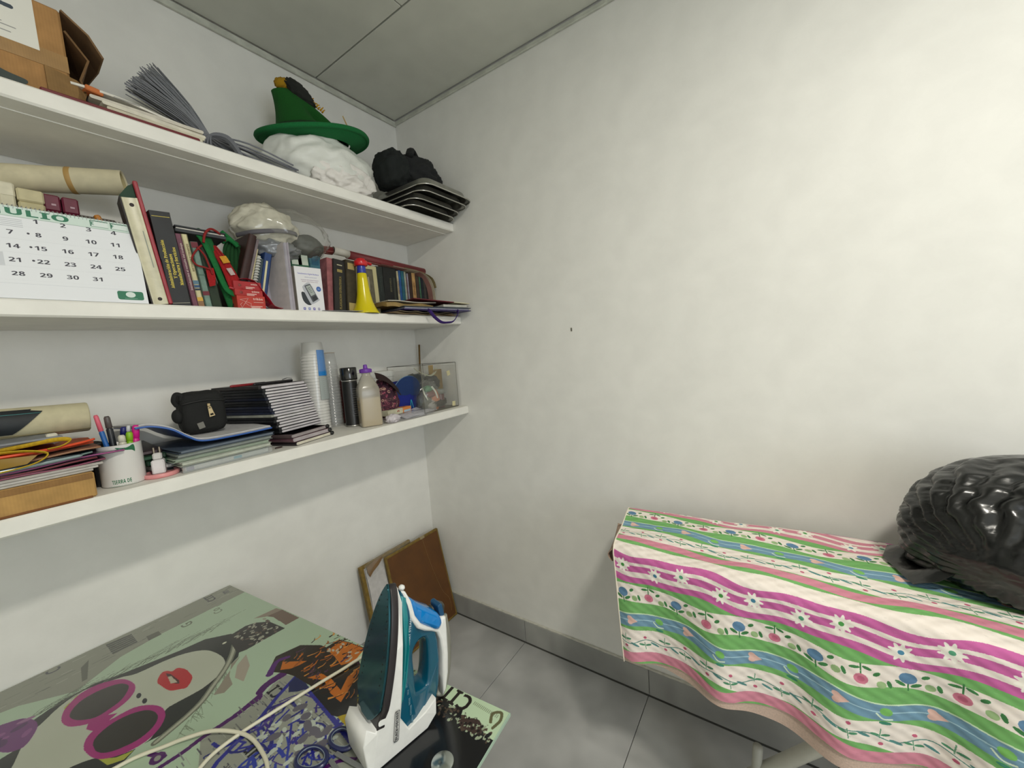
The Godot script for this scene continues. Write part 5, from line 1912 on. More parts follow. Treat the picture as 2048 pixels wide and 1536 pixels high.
func pouch(y: float):
	var t := thing("pouch", "small black zipped pouch with a pale metal zip pull, on the blue folder", "pouch", Vector3(-0.99, 1.194, 0.165), deg_to_rad(-4))
	var n := noise(12, 9.0)
	var b := mb()
	b.blob(func(d: Vector3):
		var e := Vector3(signf(d.x) * pow(absf(d.x), 0.42), signf(d.y) * pow(absf(d.y), 0.45), signf(d.z) * pow(absf(d.z), 0.6))
		var k := 1.0 + 0.035 * n.get_noise_3dv(d)
		return Vector3(0, 0.06, 0) + e * Vector3(0.0545, 0.0605, 0.036) * k, 30)
	var cordura := mat("1c1d1c", 0.85, {"tex": "cloth", "low": 0.7, "bump": "cloth", "scale": 14.0})
	part("body", b, cordura, t)
	b = mb()
	b.tube(curve(pts3([-0.056, 0.085, 0.012, -0.062, 0.1, 0.014, -0.056, 0.117, 0.015, -0.045, 0.112, 0.018, -0.046, 0.098, 0.02]), 6), 0.0075, 8, 0.9, false, Vector2(1, 0.8))
	part("strap_loop", b, cordura, t)
	b = mb()
	b.blob(func(d: Vector3): return Vector3(-0.058, 0.056, 0.012) + d * Vector3(0.013, 0.02, 0.016), 14)
	part("side_tab", b, cordura, t)
	b = mb()
	var zip := PackedVector3Array()
	for i in 21:
		var u := i / 20.0
		zip.append(Vector3(lerpf(-0.05, 0.052, u), 0.088 + 0.006 * sin(u * PI), 0.033 + 0.004 * sin(u * PI)))
	b.tube(zip, 0.0028, 6)
	part("zip", b, mat("0e0f0f", 0.6), t)
	b = mb()
	b.slab(pts2([-5, -36, 9, -34, 4, -6, -4, -6], 0.001), 0.0018, fr(Vector3(0.008, 0.081, 0.0435), Vector3(-4, 0, 4)), 0.0005, [pts2([-2, -32, 6, -31, 5, -26, -2, -27], 0.001), pts2([-2.5, -11, 3, -11, 2.5, -9, -2, -9], 0.001)])
	b.box(Vector3(0.007, 0.008, 0.004), fr(Vector3(0.008, 0.08, 0.0425)), 0.0015)
	part("zip_pull", b, mat("c2ae86", 0.35, {"metal": 0.5}), t)
	face("grey_tag", 0.015, 0.018, fr(Vector3(-0.014, 0.024, 0.0372), Vector3(6, 0, 14)), mat("7d7b74", 0.7), t)


func notebooks(y: float):
	# a stack of exercise books, spines to the left, leaning over: the pages show as white rounded folds
	var n := 17
	var covers := ["1d1f24", "1a1c20", "22242a", "2c2a2e", "1b1d22", "24262a", "aeb0a4", "17233f", "141d38", "1a2238", "141820", "10141c", "16203a", "1a1c24", "151a22", "22252a", "2a2426"]
	var words := ["lowest", "second lowest", "third from below", "fourth from below", "fifth from below", "sixth from below", "pale-covered", "navy, just above the pale-covered one", "second navy", "third navy", "ninth from above", "eighth from above", "dark navy, seventh from above", "sixth from above", "fifth from above", "third from above", "topmost"]
	var h := y + 0.0425
	for i in n:
		var th: float = 0.0088 if i < n - 1 else 0.0105
		var lab := "the %s exercise book of the tall stack, white page edges" % words[i]
		if i == n - 1:
			lab = "topmost exercise book of the tall stack, dark cover, two pens lying on it"
		var off := -0.0024 * i + 0.003 * sin(i * 2.7)
		var t := thing("exercise_book", lab, "notebook", Vector3(-0.775 + off, h, 0.133 + 0.002 * sin(i * 1.9)), deg_to_rad(16 + 1.6 * sin(i * 3.1)), "tall stack of exercise books")
		var w := 0.168
		var d := 0.208
		var cm := mat(covers[i], 0.5, {"tex": "paper", "low": 0.8})
		part("cover", boxed(Vector3(w + 0.001, 0.0008, d), Vector3(0, th - 0.0006, 0), 0.0003), cm, t)
		part("back_cover", boxed(Vector3(w + 0.001, 0.0008, d), Vector3(0, 0.0005, 0), 0.0003), cm, t)
		# the spine is wrapped by the cover; the front edge shows the pages
		var b := mb()
		b.slab(rounded(0.012, th - 0.0006, 0.0026, 4), d - 0.001, fr(Vector3(-w / 2 + 0.006, th / 2, 0)), 0.0, [], null, true)
		part("spine", b, cm, t)
		b = mb()
		b.slab(rounded(w - 0.009, th - 0.002, (th - 0.002) * 0.42, 4), d + 0.0005, fr(Vector3(0.005, th / 2, 0)), 0.0012, [], null, true)
		part("pages", b, paper(["ded8dc", "d8d2d6", "e2dde0"][i % 3]), t)
		h += th + 0.0003
	var t := thing("pen", "black pen with a clip lying on the tall stack of exercise books", "pen", Vector3(-0.795, h + 0.0042, 0.19), deg_to_rad(8))
	var b := mb()
	b.lathe(pts2([0.0001, -0.065, 0.0038, -0.063, 0.0042, -0.05, 0.0042, 0.06, 0.003, 0.066, 0.0001, 0.067]), 14, fr(Vector3.ZERO, Vector3(0, 0, 90)))
	part("barrel", b, mat("1f1c20", 0.25), t)
	b = mb()
	b.sheet([pts3([0.03, 0.005, -0.003, 0.045, 0.009, -0.003, 0.062, 0.006, -0.003]), pts3([0.03, 0.005, 0.003, 0.045, 0.009, 0.003, 0.062, 0.006, 0.003])], 0.0015)
	part("clip", b, mat("1a1a1c", 0.3), t)
	t = thing("pen", "red and black pen lying left on the tall stack of exercise books", "pen", Vector3(-0.862, h + 0.0042, 0.165), deg_to_rad(4))
	b = mb()
	b.lathe(pts2([0.0038, -0.02, 0.004, -0.018, 0.004, 0.045, 0.003, 0.05, 0.0001, 0.051]), 14, fr(Vector3.ZERO, Vector3(0, 0, 90)))
	part("red_barrel", b, mat("8c1f26", 0.3), t)
	b = mb()
	b.lathe(pts2([0.0038, -0.02, 0.0042, -0.022, 0.0042, -0.05, 0.003, -0.055, 0.0001, -0.056]), 14, fr(Vector3.ZERO, Vector3(0, 0, 90)))
	part("black_cap", b, mat("1c1a1c", 0.3), t)


func planners(y: float):
	# soft planners with elastic bands at the front edge, under the exercise books
	var spec := [
		["lowest black-edged planner at the shelf edge, cream pages showing", 0.0, 0.0115, "e0dac6", "2a2226", -0.748, 18.0],
		["middle planner at the shelf edge, grey cover with a pink edge", 0.012, 0.014, "b7aeb0", "6a4a52", -0.755, 17.0],
		["top planner at the shelf edge, with a round black fastener", 0.0264, 0.0115, "a59c9c", "5a4a4c", -0.762, 19.0]]
	for i in 3:
		var s: Array = spec[i]
		var t := thing("planner", s[0], "planner", Vector3(s[5], y + s[1], 0.2), deg_to_rad(s[6]), "planners at the shelf edge")
		var b := mb()
		b.slab(rounded(0.155, s[2], s[2] * 0.42, 4), 0.15, fr(Vector3(0, s[2] / 2, 0)), 0.001, [], null, true)
		part("pages", b, paper(s[3]), t)
		var out := rounded(0.162, s[2], s[2] * 0.44, 5)
		var inner := rounded(0.1585, s[2] - 0.0026, (s[2] - 0.0026) * 0.44, 5)
		b = mb()
		b.slab(out, 0.151, fr(Vector3(0, s[2] / 2, 0)), 0.0, [inner], null, true)
		part("cover", b, mat(s[4], 0.5, {"tex": "paper", "low": 0.85}), t)
		b = mb()
		b.blob(func(d: Vector3): return Vector3(0.077, s[2] * 0.55, 0.076) + d * Vector3(0.008, 0.0075, 0.006), 12)
		part("fastener", b, mat("161818", 0.5), t)


func cups(y: float):
	# the column of foam cups in a clear sleeve: each cup a ring of the column
	var at := Vector3(-0.63, y, 0.128)
	var n := 26
	var foam := mat("e6e4de", 0.7, {"tex": "paper", "low": 0.93})
	var pr := pts2([0.043, 0.0005, 0.0452, 0.001, 0.0452, 0.0035, 0.0438, 0.0045, 0.0428, 0.0112])
	for i in n + 1:
		var lab := "white foam cup nested in the tall column inside the clear sleeve"
		if i == n:
			lab = "topmost white foam cup, bottom up, at the head of the tall column"
		var c := thing("foam_cup", lab, "cup", at + Vector3(0.0003 * i + 0.0004 * sin(i * 2.0), i * 0.011, 0), 0.0, "foam cups of the tall column")
		var b := mb()
		var k := 1.0 - 0.0052 * i
		if i < n:
			var prof := PackedVector2Array()
			for q in pr:
				prof.append(Vector2(q.x * k, q.y))
			b.lathe(prof, 32)
			part("rim", b, foam, c)
			b = mb()
			b.lathe(pts2([0.0425 * k, 0.0105, 0.036 * k, 0.03, 0.0345 * k, 0.0305, 0.041 * k, 0.004]), 20)
			part("wall", b, foam, c)
		else:
			b.lathe(pts2([0.0385, 0.0005, 0.0395, 0.001, 0.0393, 0.004, 0.0372, 0.005]), 36)
			part("rim", b, foam, c)
			b = mb()
			b.lathe(pts2([0.0372, 0.005, 0.033, 0.044, 0.0315, 0.0465, 0.0001, 0.0465]), 36)
			part("wall", b, foam, c)
	var t := thing("cup_sleeve", "clear plastic sleeve with a blue and a grey label round the foam cups", "sleeve", at)
	t.rotation.z = deg_to_rad(-1.5)
	var b := mb()
	b.lathe(pts2([0.0462, 0.0, 0.0458, 0.1, 0.0432, 0.2, 0.0405, 0.3, 0.0352, 0.333]), 36)
	part("clear_film", b, mat("e4e8ea", 0.12, {"alpha": 0.08}), t)
	# blue label over a grey one, wrapped on the right side of the front
	for k in 2:
		var rows := []
		var y0: float = [0.208, 0.12][k]
		var y1: float = [0.303, 0.206][k]
		for i in 9:
			var yy := lerpf(y1, y0, i / 8.0)
			var rad := 0.0468 - 0.0085 * clampf((yy - 0.1) / 0.22, 0, 1) + 0.0002 * (i % 2)
			var r := PackedVector3Array()
			for q in 9:
				var ang := lerpf(1.72, 0.42, q / 8.0)
				r.append(Vector3(rad * cos(ang), yy, rad * sin(ang)))
			rows.append(r)
		b = mb()
		b.sheet(rows, 0.0004)
		var ink := Ink.new(256, 256, [Color("0f78c4"), Color("9ea6a4")][k])
		for i in 22:
			ink.line(pts2([60 + (i * 31) % 60, 12 + i * 11, 140 + (i * 47) % 90, 15 + i * 11]), 3, [Color("3a93d4"), Color("c2c8c6")][k])
		part(["blue_label", "grey_label"][k], b, printed(ink.im, 0.3), t)
	# the second, clear column behind
	var clear := mat("dcdedc", 0.12, {"alpha": 0.2})
	for i in 20:
		var lab := "clear plastic cup nested in the shorter column behind the foam cups"
		if i == 19:
			lab = "topmost clear plastic cup of the shorter column, bottom up"
		var c := thing("plastic_cup", lab, "cup", Vector3(-0.537 + 0.0006 * sin(i * 1.7), y + i * 0.012, 0.083), 0.0, "clear cups of the shorter column")
		b = mb()
		b.lathe(pts2([0.0335, 0.0, 0.0345, 0.0008, 0.0345, 0.0022, 0.033, 0.003, 0.032, 0.012]), 26)
		part("rim", b, clear, c)
		b = mb()
		if i < 19:
			b.lathe(pts2([0.0318, 0.011, 0.029, 0.03, 0.0285, 0.0302]), 20)
			part("wall", b, clear, c)
		else:
			b.lathe(pts2([0.032, 0.0, 0.0255, 0.063, 0.024, 0.0645, 0.0001, 0.0645]), 30)
			part("wall", b, clear, c)
			b = mb()
			b.lathe(pts2([0.0256, 0.0625, 0.0264, 0.0635, 0.0256, 0.0645]), 30)
			part("tan_edge", b, mat("b09a80", 0.4), c)


func cans(y: float):
	var t := thing("spray_can", "black spray can with a glossy black cap, behind the beige bottle", "spray can", Vector3(-0.513, y, 0.172))
	var b := mb()
	b.lathe(pts2([0.0001, 0.0, 0.027, 0.0, 0.0295, 0.002, 0.0295, 0.004, 0.0285, 0.006, 0.0285, 0.168, 0.0275, 0.174, 0.0255, 0.178]), 40)
	part("can", b, mat("1d1d1e", 0.35, {"tex": "paper", "low": 0.85}), t)
	b = mb()
	b.lathe(pts2([0.0001, 0.0, 0.0275, 0.0002, 0.0302, 0.0014, 0.0302, 0.0042, 0.0288, 0.0062]), 40)
	part("bottom_rim", b, mat("b4b2ac", 0.3, {"metal": 0.8}), t)
	b = mb()
	b.lathe(pts2([0.0257, 0.176, 0.0285, 0.1765, 0.0285, 0.181, 0.025, 0.182]), 40)
	part("top_rim", b, mat("c9c8c4", 0.3, {"metal": 0.8}), t)
	b = mb()
	b.lathe(pts2([0.0262, 0.181, 0.031, 0.1815, 0.0315, 0.186, 0.0308, 0.226, 0.0285, 0.2295, 0.0001, 0.2298]), 40)
	part("cap", b, mat("121212", 0.15, {"coat": 0.6}), t)
	for i in 13:
		var rows := []
		for k in 2:
			var r := PackedVector3Array()
			for q in 7:
				var a := lerpf(2.15, 1.2, q / 6.0) - 0.14 * ((i * 5) % 3)
				r.append(Vector3(0.0287 * cos(a), 0.148 - i * 0.0088 - k * 0.0018, 0.0287 * sin(a)))
			rows.append(r)
		b = mb()
		b.sheet(rows)
		part("small_print", b, mat("5a5a5c", 0.5), t)
	t = thing("red_can", "dark red can standing behind the black spray can", "can", Vector3(-0.466, y, 0.062))
	b = mb()
	b.lathe(pts2([0.0001, 0.0, 0.0195, 0.0, 0.021, 0.003, 0.021, 0.165, 0.018, 0.172, 0.013, 0.178]), 32)
	part("can", b, mat("6d2020", 0.4, {"tex": "paper", "low": 0.8}), t)
	b = mb()
	b.lathe(pts2([0.013, 0.178, 0.0175, 0.179, 0.017, 0.2, 0.0001, 0.201]), 28)
	part("cap", b, plastic("c4bfb6"), t)


func bottle(y: float):
	var t := thing("bottle", "square plastic bottle half full of beige liquid, with a purple sports cap", "bottle", Vector3(-0.487, y, 0.245), deg_to_rad(-24))
	# rounded-square rings, from the foot up: [half width, height, corner]
	var rings := [[0.034, 0.0, 0.008], [0.038, 0.002, 0.009], [0.0392, 0.006, 0.01], [0.0388, 0.03, 0.01], [0.0386, 0.118, 0.01], [0.0378, 0.145, 0.012], [0.0345, 0.156, 0.016], [0.027, 0.174, 0.018], [0.0185, 0.192, 0.0165], [0.0155, 0.197, 0.0145], [0.0155, 0.2, 0.0145], [0.017, 0.201, 0.016], [0.017, 0.203, 0.016], [0.0145, 0.204, 0.0135], [0.0145, 0.21, 0.0135]]
	loft(t, "liquid", rings, 0.0, 0.1095, 0.0012, mat("d2be94", 0.5, {"tex": "paper", "low": 0.94}), true)
	loft(t, "shell", rings, 0.0, 0.3, 0.0, mat("c6bfae", 0.22, {"alpha": 0.42}), false)
	var b := mb()
	b.lathe(pts2([0.0145, 0.2045, 0.0215, 0.205, 0.0222, 0.207, 0.0222, 0.217, 0.0205, 0.2195, 0.009, 0.221, 0.0082, 0.2225, 0.0072, 0.2335, 0.0058, 0.236, 0.0001, 0.2365]), 36)
	part("cap", b, mat("7a3fb0", 0.4, {"tex": "paper", "low": 0.95}), t)
	for i in 24:
		var a := TAU * i / 24.0
		part("grip_rib", boxed(Vector3(0.0014, 0.0105, 0.0016), Vector3(0.0223 * cos(a), 0.2122, 0.0223 * sin(a)), 0.0004, Basis(Vector3.UP, -a)), mat("6a349c", 0.4), t)
	# raised beige measuring bars on the left face
	for i in 4:
		part("measure_bar", boxed(Vector3(0.0009, 0.0056, 0.032), Vector3(-0.0388, 0.0965 - 0.0105 * i, 0.002), 0.0004), mat("a08862", 0.6), t)


# rounded-square rings joined into a skin; the part of it between two heights
func loft(t: Node3D, called: String, rings: Array, y0: float, y1: float, shrink: float, m: Material, lid: bool):
	var b := mb()
	b.smooth()
	var loops := []
	for r in rings:
		if r[1] < y0 - 1e-6:
			continue
		var h := minf(r[1], y1)
		var p := PackedVector3Array()
		for q in rounded(2 * (r[0] - shrink), 2 * (r[0] - shrink), r[2], 5):
			p.append(Vector3(q.x, h + (shrink if loops.is_empty() else 0.0), q.y))
		loops.append(p)
		if r[1] >= y1:
			break
	for i in loops.size() - 1:
		for k in loops[0].size():
			var k2: int = (k + 1) % loops[0].size()
			b.tri(loops[i][k], loops[i][k2], loops[i + 1][k2])
			b.tri(loops[i][k], loops[i + 1][k2], loops[i + 1][k])
	b.flat()
	for e in ([0, loops.size() - 1] if lid else [0]):
		var c := Vector3.ZERO
		for q in loops[e]:
			c += q / loops[e].size()
		for k in loops[e].size():
			b.tri(c, loops[e][k], loops[e][(k + 1) % loops[e].size()])
	part(called, b, m, t)


func right_end(y: float):
	# patterned cloth bag
	var ink := Ink.new(256, 256, Color("3a1c2c"))
	var r := RandomNumberGenerator.new()
	r.seed = 5
	for i in 46:
		var c := Vector2(r.randf() * 256, r.randf() * 256)
		ink.spot(c, Vector2(r.randf_range(8, 20), r.randf_range(6, 14)), r.randf() * 3, Color(["b4566e", "5c2438", "8c4a58", "c9a08c"][i % 4]))
		ink.spot(c, Vector2(6, 5), r.randf() * 3, Color("2c1622"))
	var t := thing("cosmetic_bag", "dark maroon cloth bag with a pink pattern, right of the beige bottle", "bag", Vector3(-0.375, y, 0.2))
	var sh := bag_shape(Vector3(-0.0, 0.078, -0.004), Vector3(0.062, 0.088, 0.045), 41, Vector3(0.4, 0.7, 0.4), 0.12, 0.1, 0.002, 8.0)
	var b := mb()
	b.blob(sh.point, 30)
	var m := printed(ink.im, 0.85)
	m.uv1_triplanar = true
	m.uv1_scale = Vector3(9, 9, 9)
	part("bag", b, m, t)
	b = mb()
	var rows := []
	for i in 9:
		var u := i / 8.0
		var q := PackedVector3Array()
		var c := Vector3(-0.04, 0.2, 0.0).lerp(Vector3(0.045, 0.125, 0.03), u) + Vector3(0, 0.016 * sin(u * PI), 0)
		for k in 7:
			q.append(c + Vector3(-0.012, -0.018, 0.026) * (k / 6.0 * 1.6) + Vector3(0, 0.005 * sin(k * 1.4), 0))
		rows.append(q)
	b.sheet(rows, 0.003)
	part("top_flap", b, cloth("33201e"), t)
	# blue cap-like bag behind it
	t = thing("sun_visor", "royal blue cloth cap with a pale piped visor, behind the maroon bag", "cap", Vector3(-0.27, y, 0.15))
	sh = bag_shape(Vector3(0.0, 0.062, 0.01), Vector3(0.086, 0.088, 0.06), 47, Vector3(0.2, 0.9, 0.2), 0.06, 0.07, 0.001, 9.0)
	b = mb()
	b.blob(sh.point, 30)
	part("crown", b, cloth("12268c"), t)
	b = mb()
	rows = []
	for i in 7:
		var q := PackedVector3Array()
		for k in 25:
			var a := lerpf(-0.25, PI + 0.15, k / 24.0)
			var rad := lerpf(0.03, 1.0, i / 6.0)
			q.append(Vector3(0.01 + 0.078 * rad * cos(a), 0.095 + 0.075 * rad * sin(a) - 0.01 * (1 - rad), 0.05 + 0.018 * rad * sin(a) + 0.014 * (1 - rad * rad)))
		rows.append(q)
	b.sheet(rows, 0.003)
	part("visor", b, cloth("1c3a72"), t)
	b = mb()
	b.tube(rows[6], 0.0022, 6)
	part("piping", b, mat("6a8aa4", 0.6), t)
	b = mb()
	b.tube(curve(pts3([0.002, 0.03, 0.078, 0.01, 0.066, 0.075, 0.016, 0.03, 0.079]), 6), 0.0016, 6)
	part("turquoise_lace", b, mat("2a9cb8", 0.6), t)
	# white boxes behind, close to the wall
	t = thing("white_carton", "white carton standing against the wall behind the blue cap", "box", Vector3(-0.34, y, 0.045))
	part("carton", boxed(Vector3(0.24, 0.196, 0.07), Vector3(0, 0.098, 0), 0.004), paper("dcdcd4"), t)
	part("lid", boxed(Vector3(0.244, 0.03, 0.074), Vector3(0, 0.182, 0), 0.004), paper("e2e2da"), t)
	# the small carton lying in front
	t = thing("small_carton", "small cream and orange carton lying on the plastic-wrapped paper", "box", Vector3(-0.363, y + 0.021, 0.235), deg_to_rad(9))
	part("carton", boxed(Vector3(0.088, 0.022, 0.036), Vector3(-0.012, 0.011, 0), 0.001), paper("cfcbb0"), t)
	part("orange_end", boxed(Vector3(0.052, 0.0225, 0.0365), Vector3(0.0585, 0.011, 0), 0.001), mat("d68440", 0.6), t)
	face("blue_panel", 0.042, 0.009, fr(Vector3(0.0585, 0.006, 0.0185)), mat("a4bccb", 0.6), t)
	b = mb()
	for i in 3:
		var arc := PackedVector3Array()
		for k in 9:
			var a := PI * k / 8.0
			arc.append(Vector3(0.004 + (0.003 + 0.002 * i) * cos(a), 0.009 + (0.003 + 0.002 * i) * sin(a), 0.0183))
		b.tube(arc, 0.0006, 5)
	part("red_rainbow", b, mat("b4503a", 0.6), t)
	# paper wrapped in clear plastic
	t = thing("wrapped_paper", "folded white paper in crinkled clear plastic, at the shelf edge", "paper", Vector3(-0.3, y, 0.25))
	b = mb()
	rows = []
	for i in 5:
		var q := PackedVector3Array()
		for k in 13:
			var u := k / 12.0
			q.append(Vector3(lerpf(-0.05, 0.155, u), 0.016 + 0.022 * u * (i / 4.0) - 0.012 * (1.0 - i / 4.0) + 0.002 * sin(u * 7.0), lerpf(0.042 - 0.03 * u, -0.03 - 0.04 * u, i / 4.0)))
		rows.append(q)
	b.sheet(rows, 0.003)
	part("paper", b, paper("dddbe2"), t)
	sh = bag_shape(Vector3(-0.01, 0.0092, 0.01), Vector3(0.135, 0.012, 0.055), 53, Vector3(-0.9, 0.1, 0.4), 0.3, 0.3, 0.0006, 13.0)
	b = mb()
	b.blob(sh.point, 30)
	part("clear_film", b, mat("dcdce2", 0.15, {"alpha": 0.12}), t)
	sh = bag_shape(Vector3(-0.118, 0.0155, 0.042), Vector3(0.03, 0.016, 0.02), 57, Vector3(-0.5, 0.5, 0.5), 0.3, 0.3, 0.0006, 9.0)
	b = mb()
	b.blob(sh.point, 22)
	part("crumpled_corner", b, mat("cfc8cc", 0.25, {"bump": "crease", "depth": 0.8}), t)
	# bag of small things
	t = thing("sweets_bag", "clear plastic bag of orange, green and red bits, before the glass tank", "plastic bag", Vector3(-0.165, y, 0.215))
	var bits := [["orange_piece", Vector3(0.03, 0.045, 0.025), Vector3(0.026, 0.05, 0.02), "c8703c"], ["green_piece", Vector3(-0.002, 0.102, 0.02), Vector3(0.026, 0.014, 0.018), "3c8c5c"], ["red_piece", Vector3(0.004, 0.074, 0.028), Vector3(0.03, 0.014, 0.016), "7a3028"], ["grey_piece", Vector3(-0.018, 0.048, 0.012), Vector3(0.034, 0.04, 0.026), "6a6a60"], ["silver_piece", Vector3(0.012, 0.026, 0.03), Vector3(0.03, 0.022, 0.016), "a8a49c"]]
	for k in bits.size():
		sh = bag_shape(bits[k][1], bits[k][2], 60 + k, Vector3(0.3, 0.5, 0.5), 0.15, 0.2, 0.001, 7.0)
		b = mb()
		b.blob(sh.point, 18)
		part(bits[k][0], b, mat(bits[k][3], 0.35, {"tex": "paper", "low": 0.8, "bump": "crease", "depth": 0.6}), t)
	for s in [-1, 1]:
		b = mb()
		b.tube(curve(pts3([-0.02 + 0.028 * s, 0.112, 0.036, -0.012 + 0.034 * s, 0.085, 0.044, -0.01 + 0.03 * s + 0.01, 0.055, 0.046]), 6), 0.0048, 8, 0.7, false, Vector2(0.4, 1))
		part("white_strip", b, mat("d2d6c6", 0.5), t)
	sh = bag_shape(Vector3(0.002, 0.062, 0.01), Vector3(0.066, 0.078, 0.045), 71, Vector3(-0.2, 0.9, 0.2), 0.08, 0.1, 0.0004, 9.0)
	b = mb()
	b.blob(sh.point, 30)
	part("clear_film", b, mat("d9dad2", 0.1, {"alpha": 0.06}), t)
	tank(y)
	t = thing("wooden_stick", "thin brown wooden stick standing behind the glass tank", "stick", Vector3(-0.036, y, 0.035))
	b = mb()
	b.tube(pts3([-0.004, 0.0, 0.0, 0.005, 0.11, 0.003, 0.014, 0.218, 0.006, 0.0195, 0.311, 0.0085]), 0.0055, 10, 0.95, false, Vector2(1, 0.7))
	part("stick", b, mat("8a6a34", 0.7, {"tex": "card", "low": 0.75, "scale": 9.0}), t)


func tank(y: float):
	# a small glass tank of odds and ends in the corner of the shelf
	var c := Vector3(-0.125, y, 0.165)
	var t := thing("glass_tank", "small glass tank full of dark odds and ends in the corner of the shelf", "tank", c)
	var w := 0.22
	var d := 0.225
	var h := 0.212
	var glass := mat("c9ccbc", 0.05, {"alpha": 0.03})
	part("front_pane", boxed(Vector3(w, h, 0.003), Vector3(0, h / 2, d / 2), 0.0006), glass, t)
	part("back_pane", boxed(Vector3(w, h, 0.003), Vector3(0, h / 2, -d / 2), 0.0006), glass, t)
	part("left_pane", boxed(Vector3(0.003, h, d - 0.006), Vector3(-w / 2, h / 2, 0), 0.0006), glass, t)
	part("right_pane", boxed(Vector3(0.003, h, d - 0.006), Vector3(w / 2, h / 2, 0), 0.0006), glass, t)
	part("bottom", boxed(Vector3(w, 0.004, d), Vector3(0, 0.002, 0), 0.001), mat("5a5648", 0.5), t)
	var seam := mat("6d6a5c", 0.4)
	for s in [[-1, 1], [1, 1], [-1, -1], [1, -1]]:
		var b := mb()
		b.tube(PackedVector3Array([Vector3(s[0] * w / 2, 0.003, s[1] * d / 2), Vector3(s[0] * w / 2, h, s[1] * d / 2)]), 0.0013, 6)
		part("glued_edge", b, seam, t)
	var b := mb()
	b.tube(PackedVector3Array([Vector3(-w / 2, h, d / 2), Vector3(w / 2, h, d / 2), Vector3(w / 2, h, -d / 2), Vector3(-w / 2, h, -d / 2)]), 0.0012, 6, 1.0, true)
	part("top_edge", b, mat("4c4a40", 0.4), t)
	part("amber_board", boxed(Vector3(0.07, 0.18, 0.004), Vector3(0.06, 0.094, 0.04), 0.001, Basis(Vector3.UP, 0.25)), mat("8a6a1c", 0.3, {"tex": "paper", "low": 0.75}), t)
	part("amber_strip", boxed(Vector3(0.03, 0.2, 0.004), Vector3(0.085, 0.104, -0.03), 0.001), mat("9c7a24", 0.35), t)
	face("yellow_sticker", 0.02, 0.022, fr(Vector3(0.055, 0.165, d / 2 + 0.002), Vector3(0, 0, 14)), paper("cfc69a"), t)
	face("yellow_sticker", 0.02, 0.022, fr(Vector3(0.075, 0.018, d / 2 + 0.002), Vector3(0, 0, -5)), paper("d3cba0"), t)
	var lumps := [[Vector3(-0.03, 0.13, -0.02), Vector3(0.062, 0.04, 0.05), "3a3c36"], [Vector3(0.02, 0.12, 0.03), Vector3(0.042, 0.04, 0.04), "241e1c"], [Vector3(-0.06, 0.06, 0.0), Vector3(0.04, 0.055, 0.05), "2f2f2a"], [Vector3(0.04, 0.075, -0.01), Vector3(0.045, 0.05, 0.05), "4a4c48"], [Vector3(0.0, 0.03, 0.02), Vector3(0.09, 0.028, 0.08), "3c342a"]]
	for i in lumps.size():
		var sh := bag_shape(lumps[i][0], lumps[i][1], 80 + i, Vector3(0.3, 0.6, 0.4), 0.14, 0.16, 0.005, 7.0)
		b = mb()
		b.blob(sh.point, 20)
		part("dark_piece", b, mat(lumps[i][2], 0.6, {"tex": "paper", "low": 0.6}), t)
	b = mb()
	b.tube(curve(pts3([-0.075, 0.2, 0.03, -0.05, 0.175, 0.05, -0.01, 0.16, 0.06, 0.03, 0.17, 0.05, 0.06, 0.19, 0.03]), 6), 0.006, 8, 1.0, false, Vector2(1, 0.4))
	part("clear_strip", b, mat("a9a88c", 0.3), t)
	b = mb()
	b.lathe(pts2([0.0001, 0.0, 0.017, 0.0, 0.018, 0.004, 0.018, 0.06, 0.016, 0.064]), 26, fr(Vector3(0.03, 0.006, 0.075)))
	part("red_jar", b, mat("4f1c18", 0.3, {"coat": 0.4}), t)
	b = mb()
	b.lathe(pts2([0.0165, 0.064, 0.023, 0.066, 0.0235, 0.082, 0.021, 0.086, 0.0001, 0.087]), 26, fr(Vector3(0.03, 0.006, 0.075)))
	part("grey_lid", b, plastic("7d8078"), t)


